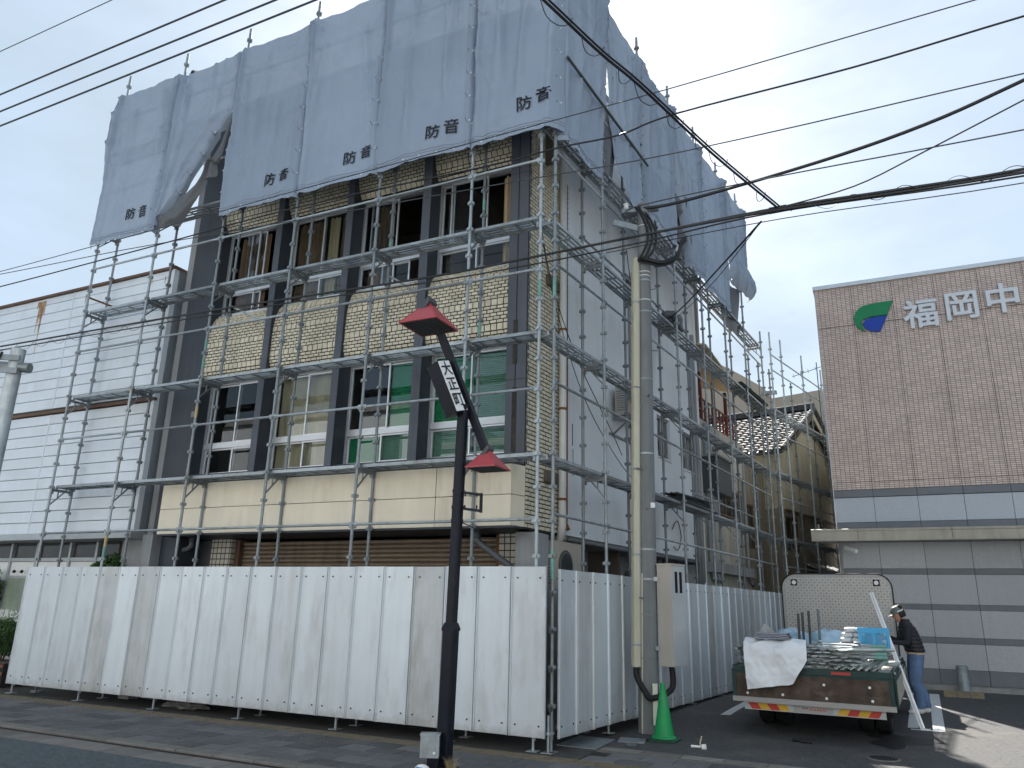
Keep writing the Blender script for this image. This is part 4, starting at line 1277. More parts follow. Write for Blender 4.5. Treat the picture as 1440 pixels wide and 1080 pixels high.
# ================================================================ SOUNDPROOF SHEETS
def sheet_fn(a0, a1, zt, zb, seed, bell=0.0, sag=0.05, base=-0.03, pull=None):
    rg = random.Random(seed)
    W, H = a1 - a0, zt - zb
    cre = []
    for k in range(13):
        cu = rg.choice((0.0, 1.0))
        cv = rg.choice((0.0, 0.0, 0.02, 0.12, 0.3, 0.5))
        ang = rg.uniform(0.15, 1.25)
        dx = math.cos(ang) * (1 if cu == 0 else -1)
        dy = math.sin(ang)
        cre.append((cu * W, cv * H, dx, dy, rg.uniform(0.018, 0.05) * rg.choice((1, 1, -1)), rg.uniform(0.02, 0.045), rg.uniform(0.8, 2.4)))
    for k in range(6):      # vertical drapes
        cre.append((rg.uniform(0.06, 0.94) * W, rg.uniform(-0.1, 1.6), rg.uniform(-0.10, 0.10), 1.0, rg.uniform(0.05, 0.12), rg.uniform(0.035, 0.075), rg.uniform(2.0, 5)))
    for cu in (0.045, 0.955): # rolled fold over the post
        cre.append((cu * W, -0.05, rg.uniform(-0.03, 0.03), 1.0, rg.uniform(0.09, 0.14), 0.036, 9.0))
    ph = rg.uniform(0, 6)
    def fn(u, v):
        x, y = u * W, v * H
        edge = math.sin(math.pi * u)
        b = base - 0.055 * edge * (0.25 + 0.75 * v) - bell * v * v
        b -= 0.022 * math.sin(2 * math.pi * (1.6 * u + 0.15 * v) + ph) * v * edge
        for cx, cy, dx, dy, am, wd, ln in cre:
            rx, ry = x - cx, y - cy
            al = rx * dx + ry * dy
            if -0.1 < al < ln:
                pe = -rx * dy + ry * dx
                g = math.exp(-(pe / (wd * (0.7 + al * 0.35))) ** 2)
                b -= am * g * min(1, (al + 0.1) * 4) * max(0, 1 - al / ln)
        b += 0.07 * (math.exp(-(x / 0.035) ** 2) + math.exp(-((W - x) / 0.035) ** 2))
        b -= 0.055 * noise.noise(Vector((x * 1.7 + seed * 3.1, y * 1.1, seed)))
        b -= 0.014 * noise.noise(Vector((x * 5 + seed, y * 6, seed * 1.7)))
        for c in (0.25, 0.5, 0.75): b -= 0.006 * math.exp(-((u - c) / 0.010) ** 2)
        for c in (0.12, 0.24, 0.36, 0.48, 0.6, 0.72, 0.84): b += 0.007 * math.exp(-((v - c) / 0.0045) ** 2)
        z = zt - y - sag * edge * (1 - v) ** 3 - 0.03 * edge * v ** 4 * math.sin(ph)
        # the cloth gathers a little between its ties
        a = a0 + x + 0.012 * noise.noise(Vector((y * 1.5, seed, 0))) * (1 if u > 0.5 else -1)
        if pull: a, b, z = pull(u, v, a, b, z)
        return (a, b, z)
    return fn
def add_print(o_parent, fn, a0, a1, zt, zb, chars):
    for ch, a, z, size in chars:
        vs, fs = text_verts(ch, size, 0.0045)
        mb = MB()
        out = []
        for p in vs:
            u = (a + p.x - a0) / (a1 - a0)
            v = (zt - (z + p.y)) / (zt - zb)
            q = fn(u, v)
            out.append((q[0], q[1] - 0.016 - p.z, q[2]))
        mb.add(out, fs)
        mb.build('lettering', MT['print_black'], o_parent)
eyelet = MB().lathe([(0.010, -0.002), (0.018, 0.0), (0.010, 0.002)], 10)
eyelet.v = [(x, z, y) for x, y, z in eyelet.v]
eyelet = eyelet.mesh('eyelet', MT['alu'])
tie = MB().tube([(0, -0.01, 0), (0.02, -0.02, -0.03), (0.03, 0.0, -0.06), (0.02, 0.06, -0.02), (0.0, 0.10, 0.0)], 0.004, 5).mesh('tie_cord', MT['wire'])
def sheet(label, frame, a0, a1, zt, zb, seed, chars=(), bell=0.0, sag=0.05, base=-0.03, pull=None, nu=56, nv=90, hem=True, mat='sheet'):
    fn = sheet_fn(a0, a1, zt, zb, seed, bell, sag, base, pull)
    t = thing('soundproof_sheet', label, 'sheet', (0, 0, 0), frame, 'grey soundproof sheets hung on the scaffold')
    MB().grid(fn, nu, nv).build('cloth', MT[mat], t, smooth=True)
    if hem:
        for vv in (0.962, 0.975):
            MB().tube([Vector(fn(i / 40, vv)) + Vector((0, -0.004, 0)) for i in range(41)], 0.0032, 4).build('hem_seam', MT['seam'], t)
    add_print(t, fn, a0, a1, zt, zb, chars)
    for uu in (0.022, 0.978):           # eyelets and cord ties along both edges
        for k in range(8):
            q = Vector(fn(uu, 0.03 + 0.12 * k))
            inst('eyelet', eyelet, t, tuple(q + Vector((0, -0.006, 0))))
            inst('tie_cord', tie, t, tuple(q), (0, 0, 0.3 if uu < 0.5 else 2.8))
    if hem:
        for k in range(1, 6): inst('eyelet', eyelet, t, tuple(Vector(fn(k / 6, 0.985)) + Vector((0, -0.006, 0))))
    return t
TX = 0.275
order = ['leftmost', 'second from left, bottom corner tied up,', 'third from left', 'fourth from left', 'fifth from left', 'corner']
sheet('leftmost grey soundproof sheet on the scaffold front with black lettering', 0, -10.50, -8.58, 12.45, 8.68, 1, [('防', -9.32, 9.19, TX), ('音', -8.95, 9.17, TX)], bell=0.05, base=-0.02)
def pull2(u, v, a, b, z):
    # lower right corner drawn up and tied back: free edge runs diagonally from the right-hand side
    k = max(0.0, (v - 0.40) / 0.60)
    if k > 0:
        lim = 1 - 0.92 * k ** 0.8
        a2 = -8.62 + (a + 8.62) * (lim * 0.9 + 0.1)
        z2 = z + 0.42 * u * k
        b2 = b - 0.10 * math.sin(math.pi * u) * k - 0.04 * math.sin(u * 11) * k
        return (a2, b2, z2)
    return (a, b, z)
t2 = sheet('second grey soundproof sheet with its lower corner gathered and tied up', 0, -8.62, -6.80, 12.42, 8.66, 2, bell=0.0, base=0.0, pull=pull2, hem=False)
# gathered flap: inside of the cloth rolled over along the free edge
def flap(u, v):
    P = [Vector((-6.86, -0.02, 10.85)), Vector((-7.05, -0.05, 10.25)), Vector((-7.22, -0.10, 9.92)), Vector((-7.55, -0.10, 9.50)), Vector((-8.0, -0.10, 9.18)), Vector((-8.42, -0.08, 9.0))]
    s = u * (len(P) - 1)
    i = min(len(P) - 2, int(s))
    p = P[i].lerp(P[i + 1], s - i)
    wd = [0.06, 0.22, 0.26, 0.42, 0.50, 0.30][i] * (1 - (s - i)) + [0.06, 0.22, 0.26, 0.42, 0.50, 0.30][i + 1] * (s - i)
    f = 0.05 * math.sin(v * 9 + u * 14) + 0.03 * math.sin(v * 17 + u * 5)
    pinch = math.exp(-((u - 0.40) / 0.05) ** 2)
    drop = wd * v * (1 - 0.75 * pinch)
    return (p.x + 0.10 * v * (1 - pinch), p.y - 0.07 * math.sin(v * math.pi) + f * (0.3 + v) * 0.6, p.z - drop + 0.03 * math.sin(u * 23) * v)
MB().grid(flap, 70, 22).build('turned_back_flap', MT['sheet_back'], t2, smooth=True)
def tail(u, v):
    return (-7.22 + 0.10 * (u - 0.3) + (0.05 + 0.22 * v) * (u - 0.5) * 1.3, -0.09 + 0.05 * math.sin(u * 9 + v), 9.95 - 0.50 * v + 0.18 * v * u)
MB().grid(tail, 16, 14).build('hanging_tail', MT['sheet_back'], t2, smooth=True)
sheet('third grey soundproof sheet from the left on the scaffold front', 0, -6.86, -4.96, 12.46, 8.64, 3, [('防', -5.62, 9.09, TX), ('音', -5.28, 9.12, TX * 0.93)], bell=0.02)
sheet('fourth grey soundproof sheet from the left on the scaffold front', 0, -5.04, -3.24, 12.48, 8.68, 4, [('防', -3.82, 9.12, TX), ('音', -3.49, 9.16, TX * 0.93)], base=-0.045)
sheet('fifth grey soundproof sheet from the left on the scaffold front', 0, -3.30, -1.40, 12.46, 8.72, 5, [('防', -2.12, 9.14, TX), ('音', -1.77, 9.16, TX)], base=-0.03)
def pull6(u, v, a, b, z):
    k = max(0.0, (u - 0.86) / 0.14)
    return (a, b + 0.12 * k * k, z)
sheet('wide grey soundproof sheet at the scaffold corner with deep folds', 0, -1.44, 0.13, 12.50, 8.66, 6, [('防', -0.44, 9.16, TX), ('音', -0.12, 9.25, TX)], bell=0.03, base=-0.05, pull=pull6)
# side sheets
def pulls1(u, v, a, b, z):
    k = max(0, v - 0.30) / 0.7
    return (a - 0.16 * u * k, b, z - 0.08 * (1 - u) * v)
sheet('first grey soundproof sheet on the building side next to the corner', SROT, 0.12, 1.74, 12.52, 8.64, 11, base=-0.04, pull=pulls1)
def pulls2(u, v, a, b, z):
    # lower half twisted and slipped off its ties
    k = max(0, v - 0.18) / 0.82
    a2 = a + 0.55 * (1 - u) * k - 0.22 * u * k
    b2 = b - 0.06 * math.sin(u * 8 + v * 7) * k
    z2 = z + 1.1 * (1 - u) * max(0, v - 0.5)
    return (a2, b2, z2)
t = sheet('twisted grey soundproof sheet on the side with a loose crumpled lower end', SROT, 1.80, 3.44, 12.46, 8.60, 12, base=-0.03, pull=pulls2, hem=False)
def inner_fold(u, v):
    return (2.02 + 0.55 * u * (1 - 0.2 * v) - 0.25 * v, 0.05 + 0.05 * math.sin(u * 9) * v, 10.35 - 1.15 * v - 0.55 * u * v)
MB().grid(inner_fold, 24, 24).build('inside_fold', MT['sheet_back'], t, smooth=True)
sheet('third grey soundproof sheet along the side, hanging beside the utility pole', SROT, 3.58, 5.32, 12.46, 8.95, 13, base=-0.03)
def pulls4(u, v, a, b, z):
    k = max(0, v - 0.35) / 0.65
    return (a - 0.9 * u * k * 0.0 + 1.05 * (1 - u) * k * (1 - 0.25 * k), b - 0.05 * math.sin(u * 9) * k, z)
t = sheet('fourth grey soundproof sheet along the side with one edge drawn aside', SROT, 5.30, 7.10, 12.5, 8.9, 14, base=-0.03, pull=pulls4)
def crump(u, v):
    a = 5.35 + 0.85 * u - 0.1 * v
    return (a + 0.08 * math.sin(v * 12), 0.02 + 0.10 * math.sin(u * 7 + v * 9) + 0.05 * math.sin(u * 19), 10.6 - 1.5 * v - 0.25 * u + 0.1 * math.sin(u * 11))
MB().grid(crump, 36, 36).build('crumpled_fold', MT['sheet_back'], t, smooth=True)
sheet('fifth grey soundproof sheet along the side with many narrow folds', SROT, 7.02, 8.90, 12.5, 8.72, 15, base=-0.05, bell=0.05)
def pulls6(u, v, a, b, z):
    k = max(0, v - 0.6) / 0.4
    return (a + 0.1 * k, b - 0.20 * math.sin(math.pi * min(1, k)) - 0.08 * u, z + 0.35 * k * k)
t = sheet('last grey soundproof sheet on the side, its bottom rolled up and bulging', SROT, 8.84, 10.72, 12.5, 9.4, 16, base=-0.04, pull=pulls6, hem=False)
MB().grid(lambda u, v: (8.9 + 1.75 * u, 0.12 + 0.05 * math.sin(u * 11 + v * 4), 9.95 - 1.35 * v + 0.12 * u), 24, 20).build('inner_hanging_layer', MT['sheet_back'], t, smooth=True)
# ================================================================ LEFT BUILDING (white siding)
lb = thing('siding_building', 'low building clad in white horizontal boards with a rust stain, left of the scaffold', 'building', (0, 0, 0))
FY = 0.60
MB().box(-17.5, -8.66, FY + 0.03, 9.0, 2.80, 8.16).build('wall_core', MT['joint'], lb)
cols = [(-17.5, -11.775), (-11.735, -8.70)]
for (z0, n) in ((2.87, 11), (5.50, 12)):
    for i in range(n):
        za = z0 + 0.2285 * i
        zb = min(za + 0.2285 - 0.010, 5.36 if z0 < 4 else 8.17)
        if zb - za < 0.05: continue
        for x0, x1 in cols:
            MB().prism([(FY + 0.035, za), (FY + 0.006, za), (FY, za + 0.008), (FY + 0.002, zb - 0.006), (FY + 0.012, zb), (FY + 0.035, zb)], lambda a, b, d: (d, a, b), x0, x1).build('siding_board', MT['siding'], lb)
for (za, zb) in ((2.87, 5.36), (5.50, 8.17)):
    MB().box(-11.773, -11.737, FY - 0.006, FY + 0.03, za, zb).build('joint_cover', MT['siding'], lb)
MB().box(-8.698, -8.625, FY - 0.012, FY + 0.10, 2.84, 8.18).build('corner_trim', MT['siding'], lb)
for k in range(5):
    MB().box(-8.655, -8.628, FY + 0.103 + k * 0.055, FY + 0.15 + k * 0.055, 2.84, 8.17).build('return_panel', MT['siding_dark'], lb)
MB().box(-17.5, -8.60, FY - 0.05, FY + 0.03, 5.38, 5.44).build('belt_flashing', MT['brown_trim'], lb)
MB().box(-17.5, -8.58, FY - 0.06, 1.2, 8.175, 8.225).build('roof_edge', MT['brown_trim'], lb)
MB().box(-17.5, -8.6, 0.7, 9.0, 8.17, 8.22).build('roof', MT['concrete'], lb)
MB().box(-17.5, -8.55, FY - 0.12, FY + 0.5, 2.74, 2.855).build('shop_fascia', MT['alu_dull'], lb)
# rust stain under the roof edge
mb = MB()
rg = random.Random(4)
for k in range(9):
    x = -13.02 + 0.035 * k
    l = rg.uniform(0.35, 1.35) if 1 < k < 7 else rg.uniform(0.1, 0.4)
    mb.add([(x, FY - 0.003, 8.12), (x + 0.036, FY - 0.003, 8.12), (x + 0.026, FY - 0.003, 8.12 - l), (x + 0.010, FY - 0.003, 8.12 - l)], [(0, 3, 2, 1)])
rm = M('rust_stain', (0.30, 0.155, 0.06), 0.85, 0, 0.4, 9, grime=(0.52, 0.50, 0.45), gscale=9, gamt=0.9)
stuff(mb.build('rust_stain', rm, lb))
mb = MB()
for x, l in ((-11.35, 0.22), (-11.31, 0.16), (-8.9, 0.15), (-9.3, 0.1)):
    mb.add([(x, FY - 0.003, 8.05), (x + 0.03, FY - 0.003, 8.05), (x + 0.02, FY - 0.003, 8.05 - l), (x + 0.008, FY - 0.003, 8.05 - l)], [(0, 3, 2, 1)])
stuff(mb.build('rust_stain', rm, lb))
# shop front below
MB().box(-17.5, -9.3, 1.12, 1.25, 2.44, 2.74).build('transom_glass', MT['glass'], lb)
MB().box(-17.5, -9.3, 1.6, 1.7, 0.0, 2.74).build('shop_back_wall', M('shop_back_wall', (0.10, 0.06, 0.045), 0.8, 0, 0.4, 1.2), lb)
for x in (-13.9, -12.9, -12.05, -11.0, -10.2, -9.42):
    MB().box(x - 0.03, x + 0.03, 1.06, 1.14, 0.0, 2.73).build('shop_mullion', MT['alu_dull'], lb)
MB().box(-17.5, -9.3, 1.07, 1.12, 2.36, 2.43).build('shop_rail', MT['alu_dull'], lb)
MB().box(-17.5, -9.3, 1.10, 1.16, 0.0, 2.35).build('white_panel', MT['white'], lb)
MB().box(-9.32, -8.70, 0.95, 1.3, 0.0, 2.74).build('shop_pier', MT['conc_grey'], lb)
MB().box(-9.6, -9.35, 1.2, 1.5, 0, 2.72).build('shop_jamb', MT['lamp_dark'], lb)
sg = thing('shop_window_sign', 'green display window lettered in white beside the hoarding end', 'window sign', (-12.35, 1.05, 1.2))
MB().box(-0.47, 0.62, -0.02, 0.03, -0.55, 0.87).build('frame', MT['alu_dull'], sg)
MB().box(-0.43, 0.58, -0.026, -0.021, -0.50, 0.82).build('panel', M('pale_green_panel', (0.235, 0.285, 0.215), 0.3, 0, 0.25, 2.5, streak=0.15), sg)
for body, z, s in (('家具センター', 0.10, 0.17), ('本館', -0.08, 0.17)):
    vs, fs = text_verts(body, s, 0.004)
    MB().add([(p.x + 0.02, -0.030 - p.z, p.y + z) for p in vs], fs).build('lettering', MT['white'], sg)
for k in range(3): MB().cyl((-0.25 + 0.25 * k, -0.05, 0.93), (-0.25 + 0.25 * k, -0.02, 0.97), 0.03, 8).build('spot_lamp', MT['black'], sg)
MB().box(0.44, 0.56, -0.034, -0.0265, -0.1, 0.16).build('blue_sticker', MT['lblue'], sg)
# hedge in a brick planter
def leaves(mb, n, shape, size, seed):
    rg = random.Random(seed)
    for k in range(n):
        p = Vector(shape(rg))
        d = Vector((rg.gauss(0, 1), rg.gauss(0, 1), rg.gauss(0.5, 0.7))).normalized()
        a = d.orthogonal().normalized()
        a.rotate(Matrix.Rotation(rg.uniform(0, 6.28), 3, d))
        b = d.cross(a)
        s = size * rg.uniform(0.6, 1.3)
        mb.add([p - a * s, p + b * s * 0.42 + d * s * 0.1, p + a * s, p - b * s * 0.42 + d * s * 0.1], [(0, 1, 2, 3)])
def bush(label, loc, rx, ry, rz, n, size, seed, stems=5):
    t = thing('hedge_bush', label, 'bush', loc)
    def shp(rg):
        while True:
            x, y, z = rg.uniform(-1, 1), rg.uniform(-1, 1), rg.uniform(-1, 1)
            r = math.sqrt(x * x + y * y + z * z)
            lump = 0.82 + 0.3 * noise.noise(Vector((x * 2, y * 2, z * 2 + seed)))
            if 0.35 < r < lump: return (x * rx, y * ry, rz * 1.15 + z * rz)
    mb = MB()
    leaves(mb, n, shp, size, seed)
    mb.build('crown', MT['leaf'], t)
    mb = MB()
    rg = random.Random(seed)
    for k in range(stems):
        x, y = rg.uniform(-0.5, 0.5) * rx, rg.uniform(-0.5, 0.5) * ry
        mb.tube([(x * 0.6, y * 0.6, -0.05), (x, y, rz * 0.7), (x * 1.4, y * 1.3, rz * 1.6)], [0.02, 0.014, 0.006], 6)
    mb.build('stem', MT['bark'], t)
    return t
bush('clipped green hedge bush growing in the red brick planter', (-12.2, 0.75, 0.40), 0.75, 0.45, 0.40, 5200, 0.030, 1, 8)
bush('dark leafy shrub in front of the lettered shop window', (-13.1, 0.85, 1.1), 0.35, 0.3, 0.55, 1600, 0.04, 2, 5)
bush('leafy potted shrub showing above the front hoarding', (-9.62, 0.98, 1.30), 0.62, 0.40, 0.58, 4200, 0.045, 3, 6)
pl = thing('brick_planter', 'red brick planter at the far left behind the hoarding end', 'planter', (-12.4, 0.7, 0))
MB().box(-1.4, 1.05, -0.30, 0.3, 0, 0.42).build('core', MT['mortar'], pl)
bmm = MB().box(-0.1, 0.1, -0.02, 0.0, -0.028, 0.028).mesh('brick', MT['brick'])
for r in range(6):
    for c in range(11):
        inst('brick', bmm, pl, (-1.28 + 0.212 * c + (0.106 if r % 2 else 0), -0.301, 0.04 + 0.068 * r))
MB().box(-1.35, 1.0, -0.25, 0.25, 0.42, 0.44).build('soil', MT['soil'], pl)
t = thing('low_rail', 'thin white tubular rail in front of the brick planter', 'rail', (-12.6, 0.2, 0))
MB().cyl((-1.2, 0, 0.24), (0.95, 0, 0.24), 0.022, 10).build('rail', MT['white'], t)
for x in (-1.0, 0.6): MB().cyl((x, 0, 0), (x, 0, 0.24), 0.022, 10).build('post', MT['white'], t)
def bagf(u, v):
    th, ph = u * 2 * math.pi, v * math.pi
    n_ = 1 + 0.45 * noise.noise(Vector((math.cos(th) * 2.2, math.sin(th) * 2.2, v * 6))) + 0.18 * noise.noise(Vector((math.cos(th) * 7, math.sin(th) * 7, v * 15)))
    return (-6.45 + 0.42 * math.sin(ph) * math.cos(th) * n_, 0.33 + 0.13 * math.sin(ph) * math.sin(th) * n_, max(0.0, 0.06 - 0.085 * math.cos(ph) * n_))
tag(MB().grid(bagf, 40, 22).build('plastic_bag', M('grey_plastic', (0.13, 0.125, 0.12), 0.35, 0, 0.5, 14)), 'crumpled grey plastic bag lying under the front hoarding', 'bag')

# ================================================================ RIGHT BUILDING (tiled upper wall, granite base)
RY = 11.40
rb = thing('tiled_building', 'pinkish tiled building with granite base and raised white lettering on the right', 'building', (0, 0, 0))
MB().box(2.93, 26, RY + 0.05, 24, 0.0, 10.06).build('wall_core', MT['joint'], rb)
xs = [2.90] + [3.79 + 0.96 * k for k in range(0, 19)]
for i in range(len(xs) - 1):
    x0, x1 = xs[i], xs[i + 1]
    for (z0, z1) in ((4.655, 4.835), (4.845, 8.955), (8.97, 10.06)):
        MB().box(x0 + 0.006, x1 - 0.006, RY, RY + 0.06, z0, z1).build('tile_panel', MT['rtile'], rb)
    for (z0, z1, y0, mat) in ((4.47, 4.645, -0.02, 'slate'), (3.86, 4.455, 0.0, 'granite_pale'), (3.62, 3.85, 0.0, 'slate'), (2.755, 3.61, 0.0, 'granite'), (2.62, 2.75, -0.008, 'slate'), (1.955, 2.612, 0.0, 'granite'), (1.83, 1.95, -0.008, 'slate'), (1.235, 1.823, 0.0, 'granite'), (1.10, 1.228, -0.008, 'slate'), (0.55, 1.092, 0.0, 'granite'), (0.23, 0.543, -0.008, 'slate')):
        MB().box(x0 + 0.005, x1 - 0.005, RY + y0, RY + 0.055, z0, z1).build('stone_panel', MT[mat], rb)
MB().box(2.86, 26, RY - 0.06, 24, 10.065, 10.17).build('coping', MT['alu'], rb)
MB().box(2.884, 2.90, RY + 0.02, 24, 0.0, 10.06).build('end_trim', MT['alu'], rb)
# canopy
cn = MB().box(2.36, 26, 10.72, 11.38, 3.40, 3.58).build('canopy', MT['lamp_dark'], rb)
for k, (x0, x1) in enumerate(((2.34, 3.365), (3.375, 5.315), (5.325, 7.27), (7.28, 9.3), (9.31, 26))):
    MB().prism([(10.70, 3.35), (10.695, 3.38), (10.70, 3.39), (10.70, 3.57), (10.69, 3.585), (10.69, 3.625), (10.74, 3.64), (10.78, 3.64), (10.78, 3.35)], lambda a, b, d: (d, a, b), x0, x1).build('canopy_fascia', MT['canopy'], cn)
MB().box(2.35, 26, 10.80, 11.39, 3.585, 3.62).build('canopy_top', MT['galv'], cn)
MB().box(2.5, 26, 10.8, 11.39, 3.36, 3.398).build('canopy_soffit', MT['conc_grey'], cn)
MB().cyl((2.93, 11.30, 0.1), (2.93, 11.30, 3.35), 0.035, 10).build('downpipe', MT['conc_grey'], rb)
MB().cyl((3.05, 11.1, 3.22), (3.30, 10.85, 3.12), 0.045, 10).bar((3.05, 11.38, 3.25), (3.05, 11.1, 3.24), 0.03, 0.03).build('security_camera', MT['white'], rb)
# sign: logo and letters stand off the wall
def outline(pts, name, mat, y0=RY - 0.07, y1=RY - 0.012):
    return MB().prism(pts, lambda a, b, d: (a, d, b), y1, y0).build(name, MT[mat], sgn)
sgn = thing('wall_sign', 'green and blue leaf emblem with white raised Japanese letters on the tiled wall', 'sign', (0, 0, 0))
def L2(px, py):          # emblem drawn on a 1 x 0.8 sheet, lower left origin
    return (3.80 + px * 0.945, 8.70 + py * 0.80)
def bez(p0, p1, p2, p3, n=10):
    return [tuple((1 - t) ** 3 * a + 3 * (1 - t) ** 2 * t * b + 3 * (1 - t) * t * t * c + t ** 3 * d for a, b, c, d in zip(p0, p1, p2, p3)) for t in [k / n for k in range(n)]]
gpoly = bez((1.0, 0.97), (0.75, 0.97), (0.45, 0.97), (0.30, 0.93)) + bez((0.30, 0.93), (0.08, 0.86), (0.0, 0.66), (0.0, 0.45)) + bez((0.0, 0.45), (0.02, 0.22), (0.15, 0.08), (0.27, 0.03)) + bez((0.25, 0.05), (0.18, 0.20), (0.16, 0.35), (0.20, 0.42)) + bez((0.20, 0.42), (0.26, 0.50), (0.40, 0.52), (0.50, 0.52)) + [(0.83, 0.525)]
outline([L2(*p) for p in gpoly], 'green_leaf', 'lgreen')
bpoly = bez((0.82, 0.49), (0.6, 0.49), (0.45, 0.49), (0.37, 0.47)) + bez((0.37, 0.47), (0.22, 0.42), (0.20, 0.33), (0.22, 0.24)) + bez((0.22, 0.24), (0.26, 0.10), (0.36, 0.02), (0.48, 0.0)) + [(0.56, -0.01), (0.62, 0.0)]
outline([L2(*p) for p in bpoly], 'blue_leaf', 'lblue')
for ch, x, z in (('福', 5.345, 8.97), ('岡', 6.245, 9.06), ('中', 7.12, 9.10)):
    m = text_solid(ch, 0.80, 0.016, 0.07)
    o = inst('letter', m, sgn, (x, RY - 0.05, z), (R(90), 0, 0))

# ================================================================ ANNEX behind the main building (side frame)
an = thing('annex', 'weathered cream annex with a red-brown balcony railing behind the main building', 'building', (0, 0, 0), SROT)
acream = M('stained_cream_render', (0.40, 0.375, 0.32), 0.85, 0, 0.12, 1.2, streak=0.25, grime=(0.16, 0.145, 0.12), gscale=1.1, gamt=0.75)
wall_with_holes(8.93, 12.55, 0.0, 6.20, [(10.1, 12.3, 3.95, 4.75)], 0.80, 1.0).build('wall', acream, an)
MB().box(12.55, 12.75, 0.80, 6.0, 0.0, 6.20).build('end_wall', acream, an)
MB().box(8.93, 12.55, 2.2, 2.3, 0.0, 8.9).build('balcony_back_wall', acream, an)
MB().box(8.93, 12.75, 1.0, 6.0, 6.0, 6.1).build('balcony_floor', MT['concrete'], an)
for k in range(12):
    MB().box(9.0 + k * 0.31, 9.05 + k * 0.31, 0.86, 0.90, 6.2, 6.82).build('railing_post', MT['red_rail'], an)
for k in range(3):
    MB().box(9.3 + 1.1 * k, 9.38 + 1.1 * k, 0.85, 0.93, 6.2, 7.5).build('frame_post', MT['red_rail'], an)
for z in (6.22, 6.50, 6.80): MB().box(8.95, 12.6, 0.865, 0.895, z, z + 0.045).build('railing_bar', MT['red_rail'], an)
MB().add([(8.95, 0.55, 8.05), (12.0, 0.55, 7.55), (12.0, 2.2, 8.0), (8.95, 2.2, 8.5), (8.95, 0.55, 8.09), (12.0, 0.55, 7.59), (12.0, 2.2, 8.04), (8.95, 2.2, 8.54)], [(0, 3, 2, 1), (4, 5, 6, 7), (0, 1, 5, 4), (1, 2, 6, 5), (2, 3, 7, 6), (3, 0, 4, 7)]).build('balcony_roof', MT['curtain_tan'], an)
for a in (9.3, 10.8): MB().box(a, a + 0.9, 2.16, 2.20, 6.15, 7.9).build('balcony_window', MT['curtain_brown'], an)
hb = MB().box(8.95, 10.2, 0.46, 0.795, 4.40, 5.25).build('shutter_box', MT['lamp_dark'], an)
MB().box(8.9, 10.25, 0.42, 0.80, 5.255, 5.30).build('shutter_box_lid', MT['conc_grey'], hb)
w = MB()
pane_frame(w, 10.2, 12.2, 4.0, 4.72, 0.78, 0.05, 0.06)
for k in range(1, 4): w.box(10.2 + 0.5 * k - 0.02, 10.2 + 0.5 * k + 0.02, 0.79, 0.83, 4.05, 4.67)
w = w.build('window', MT['brown_trim'], an)
MB().box(10.25, 12.15, 0.815, 0.82, 4.05, 4.67).build('pane', MT['glass_refl'], w)
MB().box(10.0, 12.4, 1.2, 1.25, 3.8, 4.9).build('room_dark', MT['interior'], an)
MB().box(12.0, 12.3, 0.74, 0.795, 5.2, 5.62).build('meter_box', MT['cab_beige'], an)
MB().lathe([(0.06, 0), (0.10, 0.04), (0.07, 0.12)], 12, (9.9, 0.74, 5.55)).build('vent_cap', MT['galv'], an)
for a in (9.1, 9.45, 12.35): MB().tube([(a, 0.74, 6.1), (a, 0.74, 2.6), (a + 0.12, 0.72, 2.42), (a + 0.35, 0.74, 2.36)], 0.045, 8).build('pipe', MT['conc_grey'], an, smooth=True)
MB().box(8.93, 12.55, 0.6, 0.80, 2.55, 2.78).build('eaves_band', MT['conc_grey'], an)
# back wing of the main building above the balcony (partly demolished, orange timber showing)
dm = thing('stripped_roof_frame', 'broken roof frame with orange-brown timber against the sky behind the side sheets', 'roof frame', (0, 0, 0), SROT)
MB().bar((8.95, 1.2, 8.9), (9.9, 1.2, 8.05), 0.10, 0.16).bar((8.95, 2.0, 8.95), (9.9, 2.0, 8.1), 0.10, 0.16).build('rafter', MT['rust'], dm)
MB().box(9.75, 9.85, 1.15, 1.25, 6.1, 8.1).build('timber_post', MT['red_rail'], dm)
MB().box(8.95, 9.85, 1.12, 1.2, 7.6, 7.85).build('tie_beam', MT['rust'], dm)
MB().add([(8.94, 0.95, 9.02), (9.95, 0.95, 8.15), (9.95, 2.3, 8.15), (8.94, 2.3, 9.02), (8.94, 0.95, 9.06), (9.95, 0.95, 8.19), (9.95, 2.3, 8.19), (8.94, 2.3, 9.06)], [(0, 3, 2, 1), (4, 5, 6, 7), (0, 1, 5, 4), (1, 2, 6, 5), (2, 3, 7, 6), (3, 0, 4, 7)]).build('roof_board', MT['curtain_tan'], dm)

# ================================================================ TILED-ROOF HOUSE (rear frame)
ho = thing('tiled_roof_house', 'old cream house with grey Japanese roof tiles behind the far scaffold', 'house', tuple(P0), RROT)
hcream = M('yellowed_house_render', (0.48, 0.435, 0.315), 0.85, 0, 0.10, 0.9, streak=0.18, grime=(0.24, 0.20, 0.13), gscale=0.9, gamt=0.6)
hold = M('brownish_house_render', (0.26, 0.225, 0.165), 0.85, 0, 0.12, 0.9, streak=0.25, grime=(0.12, 0.105, 0.085), gscale=0.9, gamt=0.6)
A0, A1, B0, B1, EZ, PZ = 2.72, 8.5, 0.80, 6.5, 6.75, 8.45
AM = (A0 + A1) / 2
MB().box(A0, A1, B0, B1, 4.75, EZ).build('upper_wall', hcream, ho)
MB().add([(A0, B0, EZ), (A1, B0, EZ), (AM, B0, PZ), (A0, B0 + 0.2, EZ), (A1, B0 + 0.2, EZ), (AM, B0 + 0.2, PZ)], [(0, 1, 2), (5, 4, 3), (0, 2, 5, 3), (1, 4, 5, 2)]).build('gable', hcream, ho)
